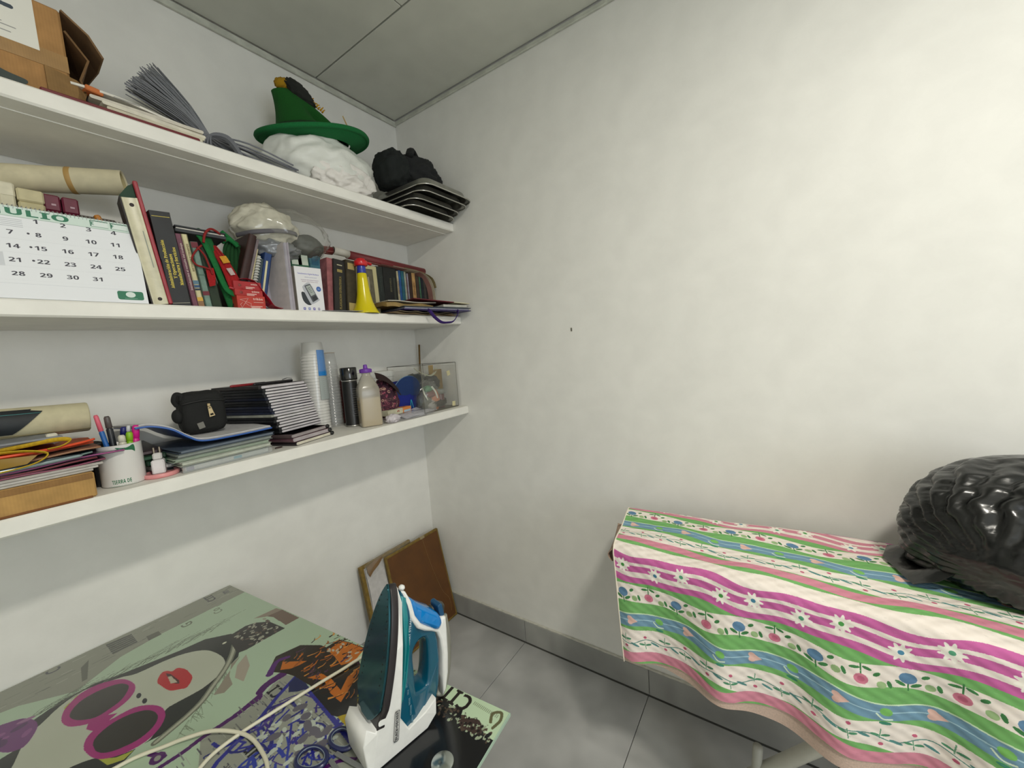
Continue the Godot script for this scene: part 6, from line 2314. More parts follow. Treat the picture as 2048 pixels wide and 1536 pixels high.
# the print on the glass: a pop-art collage. 1 px = 1 mm; x from -2.1 m, z from 0
func collage() -> Image:
	var k := Ink.new(1280, 1140, Color("a9bea4"))
	var r := RandomNumberGenerator.new()
	r.seed = 21
	var grey := Color("8a8c7e")
	var ink := Color("22222a")
	var purple := Color("4a1a5c")
	var blue := Color("2a2c86")
	# the wall side goes on to the left as newsprint
	k.poly(pts2([0, 0, 650, 0, 640, 210, 300, 320, 0, 380]), Color("96998a"))
	k.poly(pts2([612, 127, 687, 7, 1168, 0, 1174, 102, 961, 105, 875, 121, 789, 177, 729, 130, 707, 112, 682, 104, 611, 205]), grey)
	k.poly(pts2([550, 0, 1168, 0, 1168, 14, 700, 60, 560, 90]), grey)
	for i in 90:
		var x := r.randf_range(560, 1150)
		var y := r.randf_range(4, 110)
		k.line(pts2([x, y, x + r.randf_range(8, 34), y]), r.randf_range(1, 3), [Color("6d6f64"), Color("9fa294"), Color("7b7d70")][i % 3])
	k.poly(pts2([865, 15, 916, 22, 916, 87, 867, 89]), Color("6a6c62"))
	for i in 6:
		k.line(pts2([866, 22 + i * 12, 914, 27 + i * 11]), 4, Color("3a3c3a"))
	k.poly(pts2([935, 79, 961, 82, 961, 109, 934, 109]), Color("5c5d52"))
	k.poly(pts2([810, 77, 827, 55, 811, 147, 802, 147]), Color("5f6156"))
	k.text("C", Vector2(770, 23), 26, ink.lightened(0.2), -PI / 2)
	k.text("CITY", Vector2(1101, 25), 22, ink.lightened(0.1), -PI / 2)
	k.text("m", Vector2(1141, 40), 20, ink.lightened(0.2), -PI / 2)
	k.text("G", Vector2(1015, 124), 26, Color("6a7260"), -PI / 2)
	k.text("Co", Vector2(1087, 132), 22, Color("7d8872"), -PI / 2)
	# hair and face
	k.poly(pts2([682, 294, 722, 205, 764, 185, 819, 185, 863, 206, 911, 222, 962, 239, 1018, 251, 1065, 293, 1062, 361, 1037, 411, 1014, 423, 979, 458, 925, 505, 888, 509, 862, 510, 827, 499, 804, 516, 769, 508, 709, 444, 653, 366]), Color("1c1f1c"))
	k.poly(pts2([300, 330, 560, 300, 690, 280, 700, 440, 769, 505, 760, 560, 560, 620, 250, 640]), Color("20231f"))
	k.poly(pts2([420, 400, 600, 330, 678, 330, 700, 425, 640, 520, 480, 560]), Color("aab8a2"))
	k.poly(curve2(pts2([678, 355, 687, 322, 709, 254, 729, 236, 760, 205, 796, 190, 830, 204, 860, 221, 882, 239, 931, 249, 969, 266, 998, 295, 1011, 328, 1016, 374, 1010, 408, 991, 432, 951, 446, 907, 440, 888, 440, 874, 460, 847, 501, 808, 493, 777, 455, 749, 437, 727, 433, 696, 420]), 3), Color("b4b8a6"))
	for i in 40:      # fine strands between the hair and the pale ground
		var u := r.randf()
		var p := Vector2(700, 190).lerp(Vector2(1040, 230), u)
		k.line(PackedVector2Array([p, p + Vector2(r.randf_range(10, 50), r.randf_range(-26, -4)), p + Vector2(r.randf_range(60, 110), r.randf_range(-30, 4))]), 1.6, Color("5c6454"), 0.4)
	for i in 34:
		var p := Vector2(1000, 440).lerp(Vector2(880, 540), r.randf())
		k.line(PackedVector2Array([p, p + Vector2(r.randf_range(-30, 10), r.randf_range(14, 40))]), 1.6, Color("7d8a74"), 0.4)
	k.poly(pts2([1042, 412, 1018, 421, 999, 463, 993, 497, 973, 507, 957, 492, 989, 460]), Color("8d8576"))
	k.poly(pts2([1052, 420, 1024, 440, 1004, 480, 1010, 512, 1040, 470]), Color("a39a8a"))
	var strap := curve_flat(pts2([1054, 347, 1033, 386, 1005, 424, 967, 460, 938, 487, 909, 502, 888, 509, 850, 520]))
	k.line(strap, 15, Color("6c6f60"))
	k.line(strap, 7, Color("a3a592"))
	k.poly(pts2([1149, 297, 1190, 311, 1197, 401, 1161, 398, 1160, 327]), Color("6f5c4e"))
	k.poly(pts2([1128, 280, 1185, 290, 1190, 316, 1150, 305]), Color("8a7c6c"))
	k.poly(pts2([1057, 298, 1100, 294, 1121, 305, 1144, 337, 1153, 409, 1097, 404, 1060, 402, 1042, 394, 1049, 334]), Color("2c2826"))
	for i in 60:
		var p := Vector2(r.randf_range(1062, 1146), r.randf_range(304, 402))
		k.spot(p, Vector2(r.randf_range(3, 7), r.randf_range(2, 4)), r.randf() * 3, Color("989888") if i % 3 else Color("5a4c42"), 9)
	k.spot(Vector2(1040, 318), Vector2(5, 4), 0, Color("d0cfb8"))
	# lips, nose, glasses
	k.poly(curve2(pts2([901, 320, 914, 296, 924, 298, 931, 313, 942, 312, 951, 337, 952, 371, 948, 389, 933, 408, 921, 398, 908, 382, 902, 346]), 4), Color("b41820"))
	k.poly(pts2([920, 306, 926, 321, 930, 365, 927, 378, 917, 357]), Color("4c1416"))
	k.poly(pts2([919, 325, 925, 331, 926, 369, 916, 359]), Color("b6b09a"))
	k.spot(Vector2(865, 334), Vector2(4, 10), 0.1, ink)
	k.spot(Vector2(868, 366), Vector2(4, 10), 0.1, ink)
	k.poly(pts2([764, 220, 786, 198, 803, 202, 777, 206, 763, 238]), Color("a4a63c"))
	k.poly(pts2([779, 462, 799, 490, 822, 502, 806, 510, 786, 496]), Color("a4a63c"))
	var pink := Color("9c1c70")
	k.poly(curve2(pts2([756, 257, 763, 231, 776, 212, 795, 196, 822, 197, 849, 218, 863, 243, 869, 280, 863, 308, 847, 328, 825, 338, 803, 339, 784, 330, 764, 307, 756, 282]), 3), pink)
	k.poly(curve2(pts2([769, 398, 780, 371, 799, 363, 825, 363, 850, 368, 870, 390, 883, 422, 882, 455, 869, 481, 848, 497, 823, 498, 800, 487, 779, 462, 770, 428]), 3), pink)
	k.poly(pts2([787, 326, 805, 332, 826, 353, 813, 360, 803, 372, 790, 374, 780, 346]), pink)
	k.poly(curve2(pts2([768, 258, 781, 235, 800, 225, 826, 228, 849, 242, 859, 263, 858, 283, 841, 311, 819, 321, 798, 323, 780, 305, 769, 282]), 3), Color("2c2622"))
	k.poly(curve2(pts2([781, 405, 793, 387, 815, 378, 840, 383, 861, 400, 871, 424, 871, 449, 858, 470, 837, 479, 816, 475, 794, 462, 781, 438]), 3), Color("26201a"))
	# purple flower in the hair, purple streaks
	k.poly(curve2(pts2([600, 230, 652, 195, 669, 156, 690, 162, 710, 177, 722, 205, 725, 234, 715, 265, 701, 285, 683, 275, 664, 249, 620, 290]), 3), Color("6a2a6e"))
	for i in 16:
		var p := Vector2(680, 215) + Vector2(r.randf_range(-40, 34), r.randf_range(-40, 44))
		k.spot(p, Vector2(r.randf_range(6, 14), r.randf_range(4, 8)), r.randf() * 3, [Color("82407f"), Color("4c1c56"), Color("8f5c88")][i % 3])
	k.poly(pts2([846, 749, 899, 600, 929, 598, 961, 604, 1008, 603, 1042, 584, 1072, 583, 1081, 610, 1054, 876, 1062, 920, 1100, 1000, 1060, 1100, 700, 1100, 760, 800]), Color("8e9186"))
	k.poly(pts2([899, 600, 912, 586, 931, 591, 959, 593, 990, 592, 1011, 583, 1016, 597, 1008, 603, 986, 602, 961, 604, 929, 598, 911, 597]), purple)
	k.line(curve_flat(pts2([820, 590, 870, 596, 905, 594, 960, 597, 1012, 590])), 9, purple, 1.3)
	k.line(curve_flat(pts2([1016, 580, 1030, 573, 1048, 572, 1070, 574])), 17, purple, 1.2)
	k.line(pts2([836, 540, 850, 574]), 9, purple)
	k.spot(Vector2(842, 566), Vector2(12, 14), 0, purple)
	k.spot(Vector2(842, 566), Vector2(5, 7), 0, Color("8e9186"))
	# newsprint, the blue scribbled square
	for i in 420:
		var p := Vector2(r.randf_range(790, 1060), r.randf_range(606, 1100))
		if p.x > 1085 - absf(p.y - 700) * 0.2:
			continue
		k.line(PackedVector2Array([p, p + Vector2(0, -r.randf_range(8, 30))]), r.randf_range(1, 2.4), [Color("6a6c68"), Color("a3a79a"), Color("77797a"), Color("54545a")][i % 4])
	k.text("CI", Vector2(1036, 612), 26, ink, -PI / 2)
	k.text("un", Vector2(942, 716), 24, ink, -PI / 2)
	k.text("URKE", Vector2(905, 720), 13, ink.lightened(0.2), -PI / 2)
	var frame := pts2([1081, 610, 1031, 629, 985, 653, 952, 663, 901, 679, 877, 696, 905, 760, 929, 812, 976, 850, 1054, 876, 1060, 830, 1065, 787, 1076, 681, 1081, 610])
	k.line(frame, 9, blue)
	for i in 46:
		var a := Vector2(r.randf_range(925, 1062), r.randf_range(640, 840))
		var b := a + Vector2(r.randf_range(-60, 60), r.randf_range(-60, 60))
		var c := b + Vector2(r.randf_range(-40, 40), r.randf_range(-40, 40))
		k.line(curve_flat(PackedVector2Array([a, a.lerp(b, 0.5) + Vector2(r.randf_range(-14, 14), r.randf_range(-14, 14)), b, c])), r.randf_range(2.5, 7.0), [blue, Color("23256c"), Color("3a2a78"), Color("2c3a94")][i % 4], r.randf_range(0.3, 1.0))
	for i in 60:
		k.spot(Vector2(r.randf_range(940, 1050), r.randf_range(690, 840)), Vector2(r.randf_range(3, 9), r.randf_range(3, 6)), r.randf() * 3, Color("b3bcb0"), 8)
	for i in 16:
		var a := Vector2(r.randf_range(940, 1050), r.randf_range(680, 840))
		k.line(PackedVector2Array([a, a + Vector2(r.randf_range(-40, 40), r.randf_range(-40, 40))]), 4, blue)
	k.poly(pts2([1081, 610, 1063, 615, 1050, 640, 1063, 658, 1080, 670, 1089, 627]), Color("1e2450"))
	for i in 14:
		var a := Vector2(r.randf_range(980, 1066), r.randf_range(690, 840))
		k.spot(a, Vector2(r.randf_range(6, 16), r.randf_range(4, 10)), r.randf() * 3, Color("5f5c66"), 10)
	k.line(curve_flat(pts2([905, 800, 960, 846, 1020, 880, 1040, 905])), 10, purple, 0.6)
	# orange and black painted head, the yellow poster
	k.poly(pts2([1047, 543, 1088, 498, 1141, 516, 1168, 565, 1171, 586, 1204, 589, 1212, 623, 1222, 689, 1240, 806, 1194, 834, 1102, 863, 1086, 785, 1083, 732, 1086, 680, 1081, 610, 1073, 575, 1058, 542]), Color("2a2018"))
	k.poly(pts2([1097, 662, 1122, 692, 1141, 733, 1166, 793, 1200, 840, 1230, 940, 1150, 960, 1098, 900, 1072, 795, 1068, 781, 1073, 733, 1079, 677]), Color("17161a"))
	var orange := Color("b8661c")
	k.poly(pts2([1088, 533, 1121, 586, 1104, 582, 1087, 574, 1072, 555]), orange)
	k.poly(pts2([1167, 594, 1204, 598, 1212, 629, 1220, 696, 1196, 706, 1156, 676, 1164, 634]), orange)
	k.poly(pts2([1093, 638, 1118, 656, 1121, 694, 1114, 741, 1144, 721, 1172, 719, 1183, 725, 1128, 754, 1096, 770, 1097, 729, 1110, 680]), orange)
	for i in 150:
		var a := Vector2(r.randf_range(1085, 1218), r.randf_range(530, 780))
		var d := Vector2(r.randf_range(6, 26), r.randf_range(-14, 14))
		k.line(PackedVector2Array([a, a + d * 0.5 + Vector2(2, 3), a + d]), r.randf_range(2, 6), [orange, Color("8c4c18"), Color("1c1614"), Color("4a2c44"), Color("2c1c12"), Color("cf8a3a")][i % 6], 0.3)
	for i in 12:
		k.spot(Vector2(r.randf_range(1160, 1206), r.randf_range(600, 680)), Vector2(6, 3), r.randf() * 3, Color("b5aa94"), 8)
	k.line(curve_flat(pts2([1050, 548, 1080, 520, 1104, 530])), 16, Color("51206a"), 0.5)
	k.poly(pts2([1126, 786, 1150, 812, 1130, 880, 1095, 940, 1068, 909, 1064, 892, 1068, 844, 1072, 795, 1083, 803, 1098, 823]), Color("a8941c"))
	k.text("PARIS", Vector2(1084, 868), 20, ink, -PI / 2 + 0.12, 0.85)
	k.line(curve_flat(pts2([1124, 800, 1112, 830, 1098, 834, 1104, 850])), 3, ink)
	k.spot(Vector2(1128, 790), Vector2(9, 8), 0, ink)
	k.spot(Vector2(1128, 790), Vector2(5, 4), 0, Color("a8941c"))
	# the right end: pale print with a big black shape
	k.poly(pts2([1190, 690, 1280, 660, 1280, 1140, 1030, 1140, 1040, 960, 1120, 900]), Color("b9cfae"))
	k.poly(pts2([1226, 870, 1218, 960, 1209, 983, 1216, 1013, 1201, 1020, 1189, 1020, 1191, 1048, 1193, 1074, 1198, 1108, 1150, 1125, 1060, 1125, 1038, 964, 1097, 886, 1173, 880]), Color("0e0f12"))
	for i in 120:
		var a := Vector2(r.randf_range(1184, 1211), r.randf_range(930, 1100))
		k.spot(a, Vector2(r.randf_range(2, 8), r.randf_range(1, 4)), r.randf() * 3, [Color("15161a"), Color("4a3c32"), Color("98a48a")][i % 3], 8)
	k.poly(curve2(pts2([1192, 1021, 1207, 1034, 1215, 1058, 1199, 1077, 1191, 1073, 1187, 1047]), 3), Color("3c2e2a"))
	for i in 34:
		k.spot(Vector2(r.randf_range(1190, 1216), r.randf_range(1022, 1080)), Vector2(r.randf_range(1, 4), r.randf_range(1, 3)), r.randf() * 3, Color("93a086") if i % 2 else Color("1a1614"), 7)
	k.text("CITY", Vector2(1231, 968), 37, Color("1e1818"), -PI / 2)
	for i in 16:
		k.line(pts2([1236, 1024 + i * 4, 1244, 1024 + i * 4]), 1.4, Color("8c9a80"))
	k.line(curve_flat(pts2([1222, 1080, 1240, 1072, 1250, 1086, 1236, 1094, 1216, 1090])), 6, Color("5c5a3c"))
	for i in 26:
		k.spot(Vector2(r.randf_range(1190, 1240), r.randf_range(700, 860)), Vector2(r.randf_range(2, 7), r.randf_range(1, 4)), r.randf() * 3, Color("5c6450"), 8)
	return k.im


func table():
	var t := thing("glass_table", "glass-topped table printed with a pop-art collage, pushed against the shelf wall", "table", Vector3(-1.45, 0, 0.55))
	var quad := PackedVector2Array([Vector2(-0.84, 1.102), Vector2(-0.933, 0.004), Vector2(-2.1, 0.004), Vector2(-2.1, 1.19)])
	var b := mb()
	var outline := PackedVector2Array()
	for q in quad:
		outline.append(Vector2(q.x, -q.y))
	b.slab(outline, 0.008, fr(Vector3(0, TABLE - 0.0046, 0), Vector3(-90, 0, 0)), 0.0008)
	wpart("glass_top", b, mat("9fb8a4", 0.15, {"coat": 0.4}), t)
	# the printed skin: uv straight from x and z
	b = mb()
	b.flat()
	var uv := func(q: Vector2) -> Vector2: return Vector2((q.x + 2.1) / 1.28, q.y / 1.14)
	var s := PackedVector2Array([Vector2(-0.8415, 1.1), Vector2(-0.9345, 0.006), Vector2(-2.098, 0.006), Vector2(-2.098, 1.139), Vector2(-1.3, 1.139)])
	for i in [[0, 1, 2], [0, 2, 3], [0, 3, 4]]:
		var p := []
		for e in i:
			p.append(Vector3(s[e].x, TABLE, s[e].y))
		b.tri(p[0], p[1], p[2], uv.call(s[i[0]]), uv.call(s[i[1]]), uv.call(s[i[2]]))
	var m := printed(collage(), 0.22)
	m.clearcoat_enabled = true
	m.clearcoat = 0.4
	m.clearcoat_roughness = 0.08
	wpart("printed_face", b, m, t)
	var steel := mat("4c4e52", 0.4, {"metal": 0.6})
	b = mb()
	for e in [[Vector3(-0.95, 0.61, 0.08), Vector3(-0.9, 0.61, 1.02)], [Vector3(-0.9, 0.61, 1.02), Vector3(-2.0, 0.61, 1.08)], [Vector3(-0.95, 0.61, 0.08), Vector3(-2.0, 0.61, 0.08)]]:
		var d: Vector3 = e[1] - e[0]
		b.box(Vector3(d.length(), 0.03, 0.025), Transform3D(Basis(Vector3.UP, atan2(-d.z, d.x)), (e[0] + e[1]) / 2), 0.003)
	wpart("frame", b, steel, t)
	for c in [Vector3(-0.983, 0, 1.052), Vector3(-1.0, 0, 0.09), Vector3(-2.0, 0, 0.09), Vector3(-2.0, 0, 1.06)]:
		b = mb()
		b.lathe(pts2([0.0001, 0.0, 0.022, 0.0, 0.022, 0.012, 0.018, 0.015, 0.018, 0.622, 0.024, 0.63, 0.0001, 0.63]), 24, fr(c))
		wpart("leg", b, steel, t)
	# the steel disc that holds the glass on the near leg: finely turned
	b = mb()
	b.lathe(pts2([0.0205, TABLE, 0.0205, TABLE + 0.0035, 0.0195, TABLE + 0.0048, 0.0001, TABLE + 0.005]), 44, fr(Vector3(-0.983, 0, 1.052)))
	wpart("steel_disc", b, mat("b9c0bc", 0.22, {"metal": 1.0}), t)
	iron()
	cord()
	scissors()


func iron():
	# local axes: x away from the soleplate, y up, z towards the viewer; it stands on its heel and leans back
	var base := Vector3(-0.9445, TABLE + 0.0012, 0.94)
	var t := thing("iron", "teal and white steam iron standing on its heel on the glass table", "iron", base, deg_to_rad(-11))
	var lean := deg_to_rad(17.0)
	var foot := Vector2(-0.1, 0.078)                      # the sole's heel end
	var up := Vector2(sin(lean), cos(lean))               # along the sole, towards the tip
	var out := Vector2(cos(lean), -sin(lean))             # away from the sole
	var l := 0.232
	var half := func(s: float) -> float:                  # half width along the sole, heel 0 to tip 1
		if s < 0.0:
			return 0.041
		return 0.047 * pow(clampf(1.0 - pow(clampf((s - 0.22) / 0.78, 0, 1), 2.1), 0, 1), 0.75) * (0.8 + 0.2 * smoothstep(0.0, 0.16, s))
	var frame := Transform3D(Basis(Vector3(up.x, up.y, 0), Vector3(0, 0, 1), Vector3(out.x, out.y, 0)), Vector3(foot.x, foot.y, 0))
	var plan := func(s0: float, s1: float, grow: float, heel_round: float) -> PackedVector2Array:
		var p := PackedVector2Array()
		for i in 29:
			var s := lerpf(s0, s1, i / 28.0)
			var w: float = half.call(s) + grow
			if i < 4:
				w *= lerpf(heel_round, 1.0, sqrt(i / 4.0))
			p.append(Vector2(s * l, maxf(w, 0.0015)))
		for i in 29:
			var q := p[28 - i]
			p.append(Vector2(q.x, -q.y))
		return p
	# soleplate, dark skirt, white shell
	var b := mb()
	b.slab(plan.call(0.0, 1.0, 0.0, 0.35), 0.005, frame * fr(Vector3(0, 0, 0.0025)), 0.0012, [], null, true)
	part("soleplate", b, mat("2c5660", 0.14, {"metal": 0.85}), t)
	b = mb()
	for i in 14:
		var s := 0.25 + 0.05 * i
		for e in [-1, 1]:
			b.lathe(pts2([0.0001, 0.0, 0.0016, 0.0, 0.0016, 0.0004, 0.0001, 0.0004]), 8, frame * fr(Vector3(s * l, e * half.call(s) * 0.72, -0.0003), Vector3(90, 0, 0)))
	part("steam_holes", b, mat("14181a", 0.6), t)
	b = mb()
	b.slab(plan.call(-0.17, 0.995, 0.0012, 0.25), 0.015, frame * fr(Vector3(0, 0, 0.0125)), 0.0015, [], null, true)
	part("dark_skirt", b, mat("2b2628", 0.35, {"tex": "paper", "low": 0.9}), t)
	# side profiles (x, y), filled out to a width that follows the sole
	var wide := func(q: Vector2, k: float, cap: float) -> float:
		var s := (q - foot).dot(up) / l
		return minf(half.call(clampf(s, -0.2, 0.985)) * k, cap)
	var white := plastic("e8e8e4", 0.28)
	b = mb()
	b.slab(pts2([-30, 292, -14, 288, -14, 262, -30, 196, -38, 150, -44, 105, -50, 62, -36, 30, 0, 36, 28, 44, 24, 16, 2, 0.5, -113, 0.5, -119, 8, -122, 62, -112, 84, -98, 70, -88, 92, -78, 128, -60, 190, -42, 252], 0.001), 0.08, Transform3D(), 0.002, [], func(q): return wide.call(q, 1.0, 0.044), true)
	part("white_shell", b, white, t)
	# teal body with the handle opening; lh gives points from millimetres along and off the sole
	var lh := func(a: Array) -> PackedVector2Array:
		var p := PackedVector2Array()
		for i in range(0, a.size(), 2):
			p.append(foot + up * (a[i] * 0.001) + out * (a[i + 1] * 0.001))
		return p
	var teal := mat("06536c", 0.25, {"tex": "paper", "low": 0.96, "coat": 0.5})
	var body := pts2([-8, 276, 0, 262, 2, 240, 8, 222, 24, 204, 42, 186, 52, 168, 56, 140, 56, 100, 50, 52, 40, 22, 20, 8, -12, 5], 0.001)
	body.append_array(lh.call([-70, 46, -20, 46, 30, 49, 70, 48, 140, 39, 200, 32]))
	var hole := curve2(pts2([-8, 158, 6, 170, 22, 168, 30, 156, 30, 120, 25, 84, 17, 68, -6, 76, -10, 86, -9, 120], 0.001), 3)
	b = mb()
	b.slab(body, 0.06, Transform3D(), 0.005, [hole], func(q): return minf(wide.call(q, 0.86, 0.036), lerpf(0.036, 0.0195, smoothstep(-0.03, 0.035, q.x))), true)
	part("handle_body", b, teal, t)
	# a lighter teal fillet along the white shell
	b = mb()
	b.slab(lh.call([210, 28, 170, 32, 120, 40, 70, 46, 30, 47, 0, 46, 30, 54, 70, 55, 120, 50, 170, 43, 206, 38]), 0.07, Transform3D(), 0.002, [], func(q): return wide.call(q, 0.93, 0.039), true)
	part("teal_fillet", b, mat("0e7a80", 0.25, {"coat": 0.4}), t)
	# water tank, white collar round it
	b = mb()
	b.slab(curve2(pts2([4, 258, 22, 238, 44, 216, 60, 200, 66, 178, 54, 168, 34, 186, 14, 204, 6, 228], 0.001), 3), 0.06, Transform3D(), 0.008, [], func(q): return minf(wide.call(q, 0.8, 0.03), 0.028), true)
	part("water_tank", b, mat("0878c0", 0.12, {"coat": 0.5}), t)
	b = mb()
	b.slab(pts2([-8, 278, 0, 272, 6, 252, 7, 226, 16, 206, 34, 188, 52, 174, 64, 176, 68, 186, 78, 182, 78, 150, 76, 100, 72, 62, 64, 30, 54, 20, 58, 60, 62, 110, 60, 142, 54, 160, 42, 170, 24, 184, 6, 202, -4, 226, -4, 250], 0.001), 0.05, Transform3D(), 0.004, [], func(q): return minf(wide.call(q, 0.9, 0.034), lerpf(0.034, 0.022, smoothstep(0.0, 0.05, q.x))), true)
	part("white_collar", b, white, t)
	b = mb()
	b.slab(rounded(0.011, 0.03, 0.004, 4), 0.03, fr(Vector3(0.072, 0.196, 0), Vector3(0, 0, 8)), 0.002)
	part("steam_button", b, mat("174a6e", 0.35), t)
	b = mb()
	b.lathe(pts2([0.0001, 0.0, 0.005, 0.0, 0.0065, 0.004, 0.004, 0.008, 0.0001, 0.009]), 16, Transform3D(Basis(Vector3.BACK, -0.5), Vector3(-0.006, 0.278, 0.004)))
	part("spray_nozzle", b, white, t)
	# silver trim at the grip's back, cord sleeve at the foot
	b = mb()
	b.tube(curve(pts3([0.079, 0.17, 0.0, 0.083, 0.12, 0, 0.08, 0.07, 0, 0.07, 0.03, 0, 0.056, 0.008, 0]), 6), 0.009, 10, 0.9, false, Vector2(1.0, 1.6))
	part("grip_trim", b, mat("a9a89c", 0.3, {"metal": 0.5}), t)
	b = mb()
	b.tube(curve(pts3([0.062, 0.19, -0.012, 0.084, 0.186, -0.02, 0.1, 0.17, -0.03, 0.104, 0.145, -0.04]), 6), 0.011, 10, 0.5)
	part("cord_sleeve", b, mat("3f4038", 0.5), t)
	# dial, badge and lettering on the near flank
	var pale := mat("a9bcc4", 0.4)
	lettering("SMART STEAM", 0.0042, Transform3D(Basis(Vector3.BACK, PI / 2 - 0.2) * Basis(Vector3.UP, 0.0), Vector3(-0.012, 0.205, 0.0335)), pale, t, 0.055)
	for i in 6:
		lettering(["LINEN", "COTTON", "WOOL", "SILK", "NYLON", "MIN"][i], 0.0036, Transform3D(Basis(Vector3.BACK, PI / 2 - 0.1), Vector3(-0.031 + 0.002 * (5 - i) * 0.5, 0.04 + 0.019 * i, 0.0368)), mat("5c8496", 0.4), t)
	var bt := Transform3D(Basis(Vector3.BACK, PI / 2 - 0.16), Vector3(-0.0605, 0.057, 0.0442))
	b = mb()
	b.slab(rounded(0.056, 0.0105, 0.003, 4), 0.0008, bt, 0.0002, [rounded(0.0545, 0.009, 0.0025, 4)])
	part("badge_frame", b, mat("5a5a5c", 0.4), t)
	lettering("BLACK+DECKER", 0.0052, bt.translated_local(Vector3(0, 0, 0.0004)), mat("4c4c4e", 0.4), t, 0.05)
	b = mb()
	b.slab(pts2([-4, 8, 12, 16, 14, 0, 6, -12, -2, -8], 0.001), 0.002, fr(Vector3(0.008, 0.022, 0.0365)), 0.0006)
	part("heel_clip", b, mat("b4bcbc", 0.3, {"metal": 0.4}), t)


func cord():
	var y := TABLE + 0.0044
	var t := thing("power_cord", "long white power cord of the iron, looping over the glass table", "cord", Vector3(-1.15, TABLE, 0.65))
	var b := mb()
	b.tube(curve(PackedVector3Array([
		Vector3(-0.845, 0.776, 0.894), Vector3(-0.838, 0.72, 0.86), Vector3(-0.86, 0.66, 0.79), Vector3(-0.895, y + 0.004, 0.716), Vector3(-0.96, y, 0.694), Vector3(-1.043, y, 0.677), Vector3(-1.162, y, 0.658), Vector3(-1.221, y, 0.668), Vector3(-1.27, y, 0.72), Vector3(-1.27, y, 0.8),
		Vector3(-1.21, y, 0.845), Vector3(-1.16, y, 0.79), Vector3(-1.146, y, 0.727), Vector3(-1.15, y + 0.001, 0.668), Vector3(-1.18, y + 0.006, 0.612), Vector3(-1.215, y + 0.004, 0.577), Vector3(-1.244, y, 0.554), Vector3(-1.302, y, 0.525), Vector3(-1.42, y, 0.52), Vector3(-1.6, y, 0.6), Vector3(-1.75, y, 0.7)]), 9), 0.0036, 10)
	wpart("cable", b, plastic("dcd8c0", 0.4), t)
	# the short length that rises behind the grip
	b = mb()
	b.tube(curve(PackedVector3Array([Vector3(-0.88, y + 0.001, 0.905), Vector3(-0.862, 0.67, 0.885), Vector3(-0.848, 0.72, 0.872), Vector3(-0.845, 0.77, 0.89)]), 7), 0.0042, 10)
	wpart("strain_relief", b, plastic("e0dccb", 0.4), t)


func scissors():
	var t := thing("scissors", "scissors with dark blue loop handles lying on the blue scribble of the table print", "scissors", Vector3(-1.075, TABLE + 0.001, 0.855))
	var blue := mat("1c2350", 0.3, {"coat": 0.4})
	var b := mb()
	for o in [[Vector3(-0.03, 0.004, -0.022), 0.3, 0.02, 0.03], [Vector3(0.022, 0.004, -0.006), 0.0, 0.017, 0.028]]:
		var ring := PackedVector3Array()
		for k in 28:
			var a := TAU * k / 28.0
			ring.append(o[0] + Basis(Vector3.UP, o[1]) * Vector3(o[2] * cos(a), 0, o[3] * sin(a) * (1.0 + 0.15 * sin(a))))
		b = mb()
		b.tube(ring, 0.0042, 9, 1.0, true)
		part("handle_loop", b, blue, t)
		b = mb()
		var rim := PackedVector3Array()
		for q in ring:
			rim.append(o[0] + (q - o[0]) * 0.86 + Vector3(0, 0.003, 0))
		b.tube(rim, 0.0008, 6, 1.0, true)
		part("pale_rim", b, mat("7d8a98", 0.3), t)
	for s in [-1, 1]:
		b = mb()
		b.slab(pts2([-4, 0, 4, 0, 5, 60, 0, 128, -3, 60], 0.001), 0.002, Transform3D(Basis(Vector3.UP, 0.12 * s) * Basis(Vector3.RIGHT, PI / 2), Vector3(0.006 * s - 0.006, 0.003 + 0.0011 * s, 0.012)), 0.0004)
		part("blade", b, mat("b4b8ba", 0.25, {"metal": 0.9}), t)


